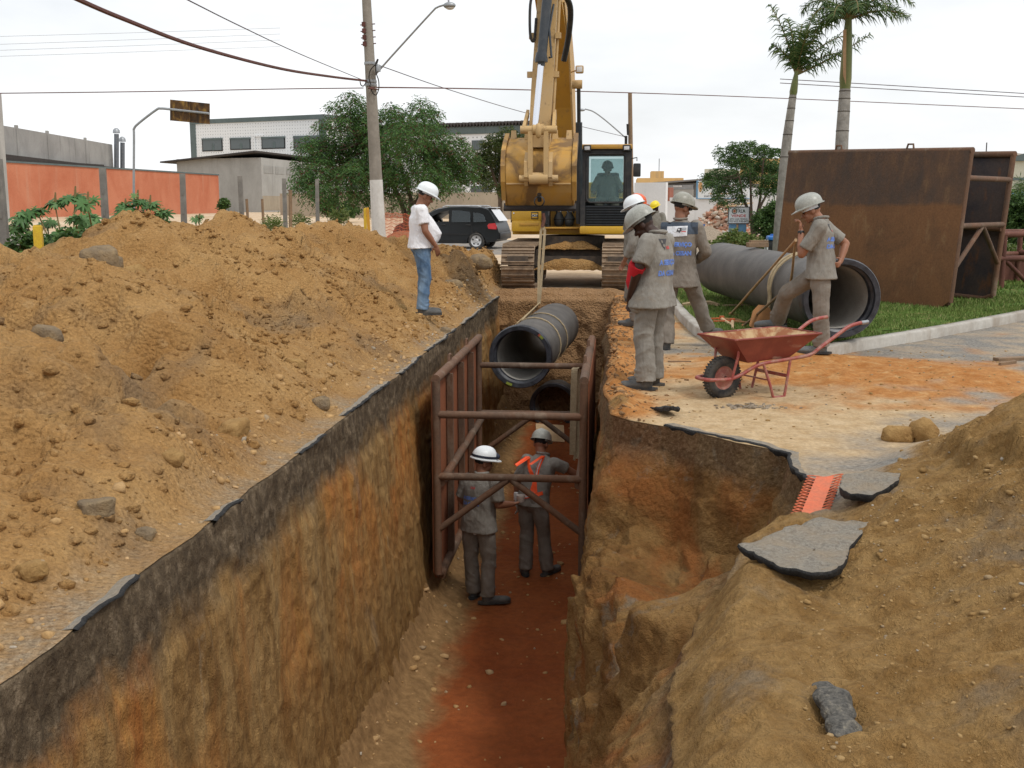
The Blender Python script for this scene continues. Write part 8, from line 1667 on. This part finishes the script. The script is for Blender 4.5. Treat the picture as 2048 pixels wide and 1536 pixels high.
bush('young palm sprout at the right edge before the pale building', [(2040, 378, 10), (2052, 372, 10)], 60, M['frond'], 120, .35, .02, 5, 746, 'young_palm')
bush('small bush at the foot of the beige wall under the tree', [(660, 415, 16), (650, 405, 12), (690, 418, 14), (705, 420, 10)], 70, M['leaf_mid'], 600, .16, .06, 5, 750)
bush('small creeper at the corner of the grey block building', [(447, 410, 9), (449, 402, 7)], 80, M['leaf_mid'], 160, .16, .06, 5, 752)
for i, (px, py, Y, lab) in enumerate(((680, 432, 27, 'dry grass tuft beside the last concrete fence post'), (545, 447, 27, 'sparse low weeds beside the wooden stakes'), (600, 440, 33, 'sparse dry weeds between the fence posts'))):
    bush(lab, [(px, py, 10), (px + 8, py + 6, 9), (px - 6, py + 6, 9)], Y, M['leaf_weed'], 150, .10, .012, 5, 760 + i, 'weed', -.3)
# castor bean plants
def castor(label, pix, Y, nleaf, seed, rmax):
    rg = np.random.default_rng(seed); c = P(pix[0][0], 470, Y); t = thing('castor_plant', label, 'plant', (c.x, c.y, 0)); V = []; F = []; mb = MB(); nb_ = 0
    stems = []
    for px, py, r in pix: q = P(px, py, Y + rg.normal(0, .25)); stems.append((q, r * Y / FPX)); mb.tube(bend([Vector((c.x + rg.normal(0, .2), c.y + rg.normal(0, .15), 0)), Vector(((c.x + q.x) / 2, c.y, q.z * .55)), q], 4), [.022 - .0015 * k for k in range(9)], 6)
    for k in range(nleaf):
        q, r = stems[rg.integers(len(stems))]; d = Vector(rg.normal(size=3)); d.z = abs(d.z) * .5; d.normalize(); p = q + d * r * rg.uniform(.3, 1); R_ = rmax * rg.uniform(.5, 1); nrm = (Vector((rg.normal(0, .5), -.45 + rg.normal(0, .4), .8)) + d * .4).normalized(); x = nrm.orthogonal().normalized(); y = nrm.cross(x); a0 = rg.uniform(0, 6.28); ring = []
        nl = 8
        for j in range(nl):
            for da, rr in ((-.5, .42), (-.2, .80), (0, 1.0), (.2, .80)):
                a = a0 + (j + da) * 5.5 / nl; s = R_ * rr * (1 - .25 * abs(j - 3.5) / 3.5); ring.append(p + x * (s * math.cos(a)) + y * (s * math.sin(a)) - nrm * (s * s * .8 / R_ * .35))
        b = len(V); V.append(tuple(p)); V += [tuple(v) for v in ring]
        for j in range(len(ring) - 1): F.append((b, b + 1 + j, b + 2 + j))
        mb.tube([q, p], .006, 4, False)
    link('leaves', mesh_np(np.array(V), np.array(F), False), M['leaf_castor'], t, True); mb.build('stem', M['stem'], t, True, True)
    for q, r in stems[:3]: mb = MB(); mb.tube([q, q + Vector((.02, 0, r * 1.3))], [.03, .012], 6); mb.build('seed_spike', M['stem'], t, True, True)
castor('sprawling castor bean plant between the left edge and the first fence post', [(150, 400, 22), (110, 410, 20), (175, 410, 20), (45, 440, 22), (75, 425, 20), (95, 450, 22), (150, 440, 22), (30, 460, 18), (180, 440, 16), (120, 470, 20), (60, 475, 18), (160, 465, 16), (195, 455, 10)], 16.4, 150, 800, .20)
castor('compact round castor bean plant right of the first fence post', [(275, 405, 20), (250, 420, 18), (300, 415, 20), (320, 430, 14), (235, 435, 14), (270, 435, 22), (300, 445, 18), (325, 448, 10), (225, 450, 10), (260, 450, 14)], 18.2, 130, 810, .19)
castor('small young castor sprout right of the second fence post', [(392, 440, 8), (398, 435, 6)], 19.5, 9, 820, .13)
bush('low green weeds under the castor plants beside the yellow post', [(40, 490, 16), (70, 482, 16), (110, 488, 18), (140, 480, 18), (90, 500, 14), (165, 478, 10)], 14.6, M['leaf_mid'], 500, .07, .022, 5, 830, 'weed_patch')
# royal palms
def palm(label, pix, Y, r0, r1, shaft, fr, seed, ln):
    """pix: trunk axis pixels bottom->top of trunk; shaft: pixel of the shaft top"""
    rg = np.random.default_rng(seed); pts = [P(x, y, Y) for x, y in pix]; b = Vector((pts[0].x + (pts[0].x - pts[1].x) * .3, Y, 0)); t = thing('palm_tree', label, 'palm tree', b); pth = bend([b] + pts, 8); n = len(pth)
    mb = MB(); mb.tube(pth, [r0 + (r1 - r0) * i / (n - 1) for i in range(n)], 18); tk = mb.build('trunk', M['palm'], t, True, True)
    for k in range(5):
        i = n - 2 - k * 4; mb = MB(); q = pth[i]; rr = r0 + (r1 - r0) * i / (n - 1); mb.lathe([(rr + .003, -.010), (rr + .006, 0), (rr + .003, .010)], 18, q); mb.build('leaf_scar', M['palm_ring'], t, True, True)
    top = P(*shaft, Y); s0 = pth[-1]; mb = MB(); mb.tube([s0, s0.lerp(top, .15), s0.lerp(top, .6), top, top + (top - s0).normalized() * .3], [r1 * .98, r1 * 1.12, r1 * .95, r1 * .62, r1 * .3], 16); mb.build('crownshaft', M['shaft'], t, True, True)
    V = []; F = []; mb = MB()
    for a_deg, el, L_, dr in fr:
        a = math.radians(a_deg); h = Vector((math.cos(a), math.sin(a), 0)); p = top.copy(); prev = p; ang = math.radians(el); N = 26; spine = [p.copy()]
        for k in range(N): p = p + (h * math.cos(ang) + Vector((0, 0, 1)) * math.sin(ang)) * (L_ / N); ang -= math.radians(dr) / N * (.5 + k / N); spine.append(p.copy())
        mb.tube(spine, [.022 * (1 - .9 * k / N) + .003 for k in range(N + 1)], 6)
        for k in range(3, N):
            tg = (spine[k + 1] - spine[k]).normalized(); sd = tg.cross(Vector((0, 0, 1))).normalized(); u = sd.cross(tg); lf = ln * (math.sin(math.pi * min(1, (k / N) * .85 + .12)) ** .6)
            for s in (-1, 1):
                for q_ in range(2):
                    q = spine[k].lerp(spine[k + 1], q_ / 2 + rg.uniform(0, .2)); dn = (sd * s * (.75 + rg.normal(0, .15)) + tg * (.45 + rg.normal(0, .12)) + u * rg.normal(.15, .35) + Vector((0, 0, -.18))).normalized(); w = tg * .013; e1 = q + dn * lf * .55 * rg.uniform(.8, 1.1); dn2 = (dn + Vector((0, 0, -.55 - .3 * rg.random()))).normalized(); e2 = e1 + dn2 * lf * .5
                    bI = len(V); V += [tuple(q - w), tuple(q + w), tuple(e1 + w * .8), tuple(e1 - w * .8), tuple(e2)]; F += [(bI, bI + 1, bI + 2), (bI, bI + 2, bI + 3), (bI + 3, bI + 2, bI + 4)]
    link('fronds', mesh_np(np.array(V), np.array(F), False), M['frond'], t, True); mb.build('frond_stems', M['stem'], t, True, True); return t, top, s0
Yq = 25.0
palm('shorter leaning palm tree with a windswept crown behind the weathered shield', [(1560, 440), (1572, 300), (1580, 235), (1586, 190)], Yq, .135, .075, (1592, 150), [(172, 76, 1.6, 22), (150, 86, 1.2, 20), (20, 82, 1.35, 25), (-20, 72, 1.45, 45), (5, 58, 1.5, 60), (178, 72, .85, 60), (4, 24, 1.75, -12), (-70, 74, 1.0, 40), (70, 80, 1.2, 30), (8, 42, 1.15, 45)], 900, .42)
tt_, top, s0 = palm('taller straight palm tree with a thick ringed trunk behind the weathered shield', [(1680, 440), (1683, 300), (1688, 215), (1690, 178)], 23.0, .15, .105, (1697, 40), [(160, 62, 1.15, 130), (200, 45, 1.0, 130), (-10, 50, 1.35, 100), (20, 40, 1.3, 90), (-50, 55, 1.1, 130), (70, 60, 1.1, 120), (110, 50, 1.0, 130), (180, 80, 1.6, 60), (0, 78, 1.7, 60), (240, 45, 1.0, 130), (-90, 50, 1.1, 130), (150, 25, .8, 110), (-20, 22, 1.15, 60), (45, 82, 1.6, 50)], 910, .42)
mb = MB(); mb.hexa([P(1686, 150, 22.8), P(1692, 170, 22.8), P(1692, 170, 22.85), P(1686, 150, 22.85), P(1686, 60, 22.75), P(1693, 58, 22.75), P(1693, 58, 22.8), P(1686, 60, 22.8)]); mb.build('dry_sheath', M['sheath'], tt_, False, True)
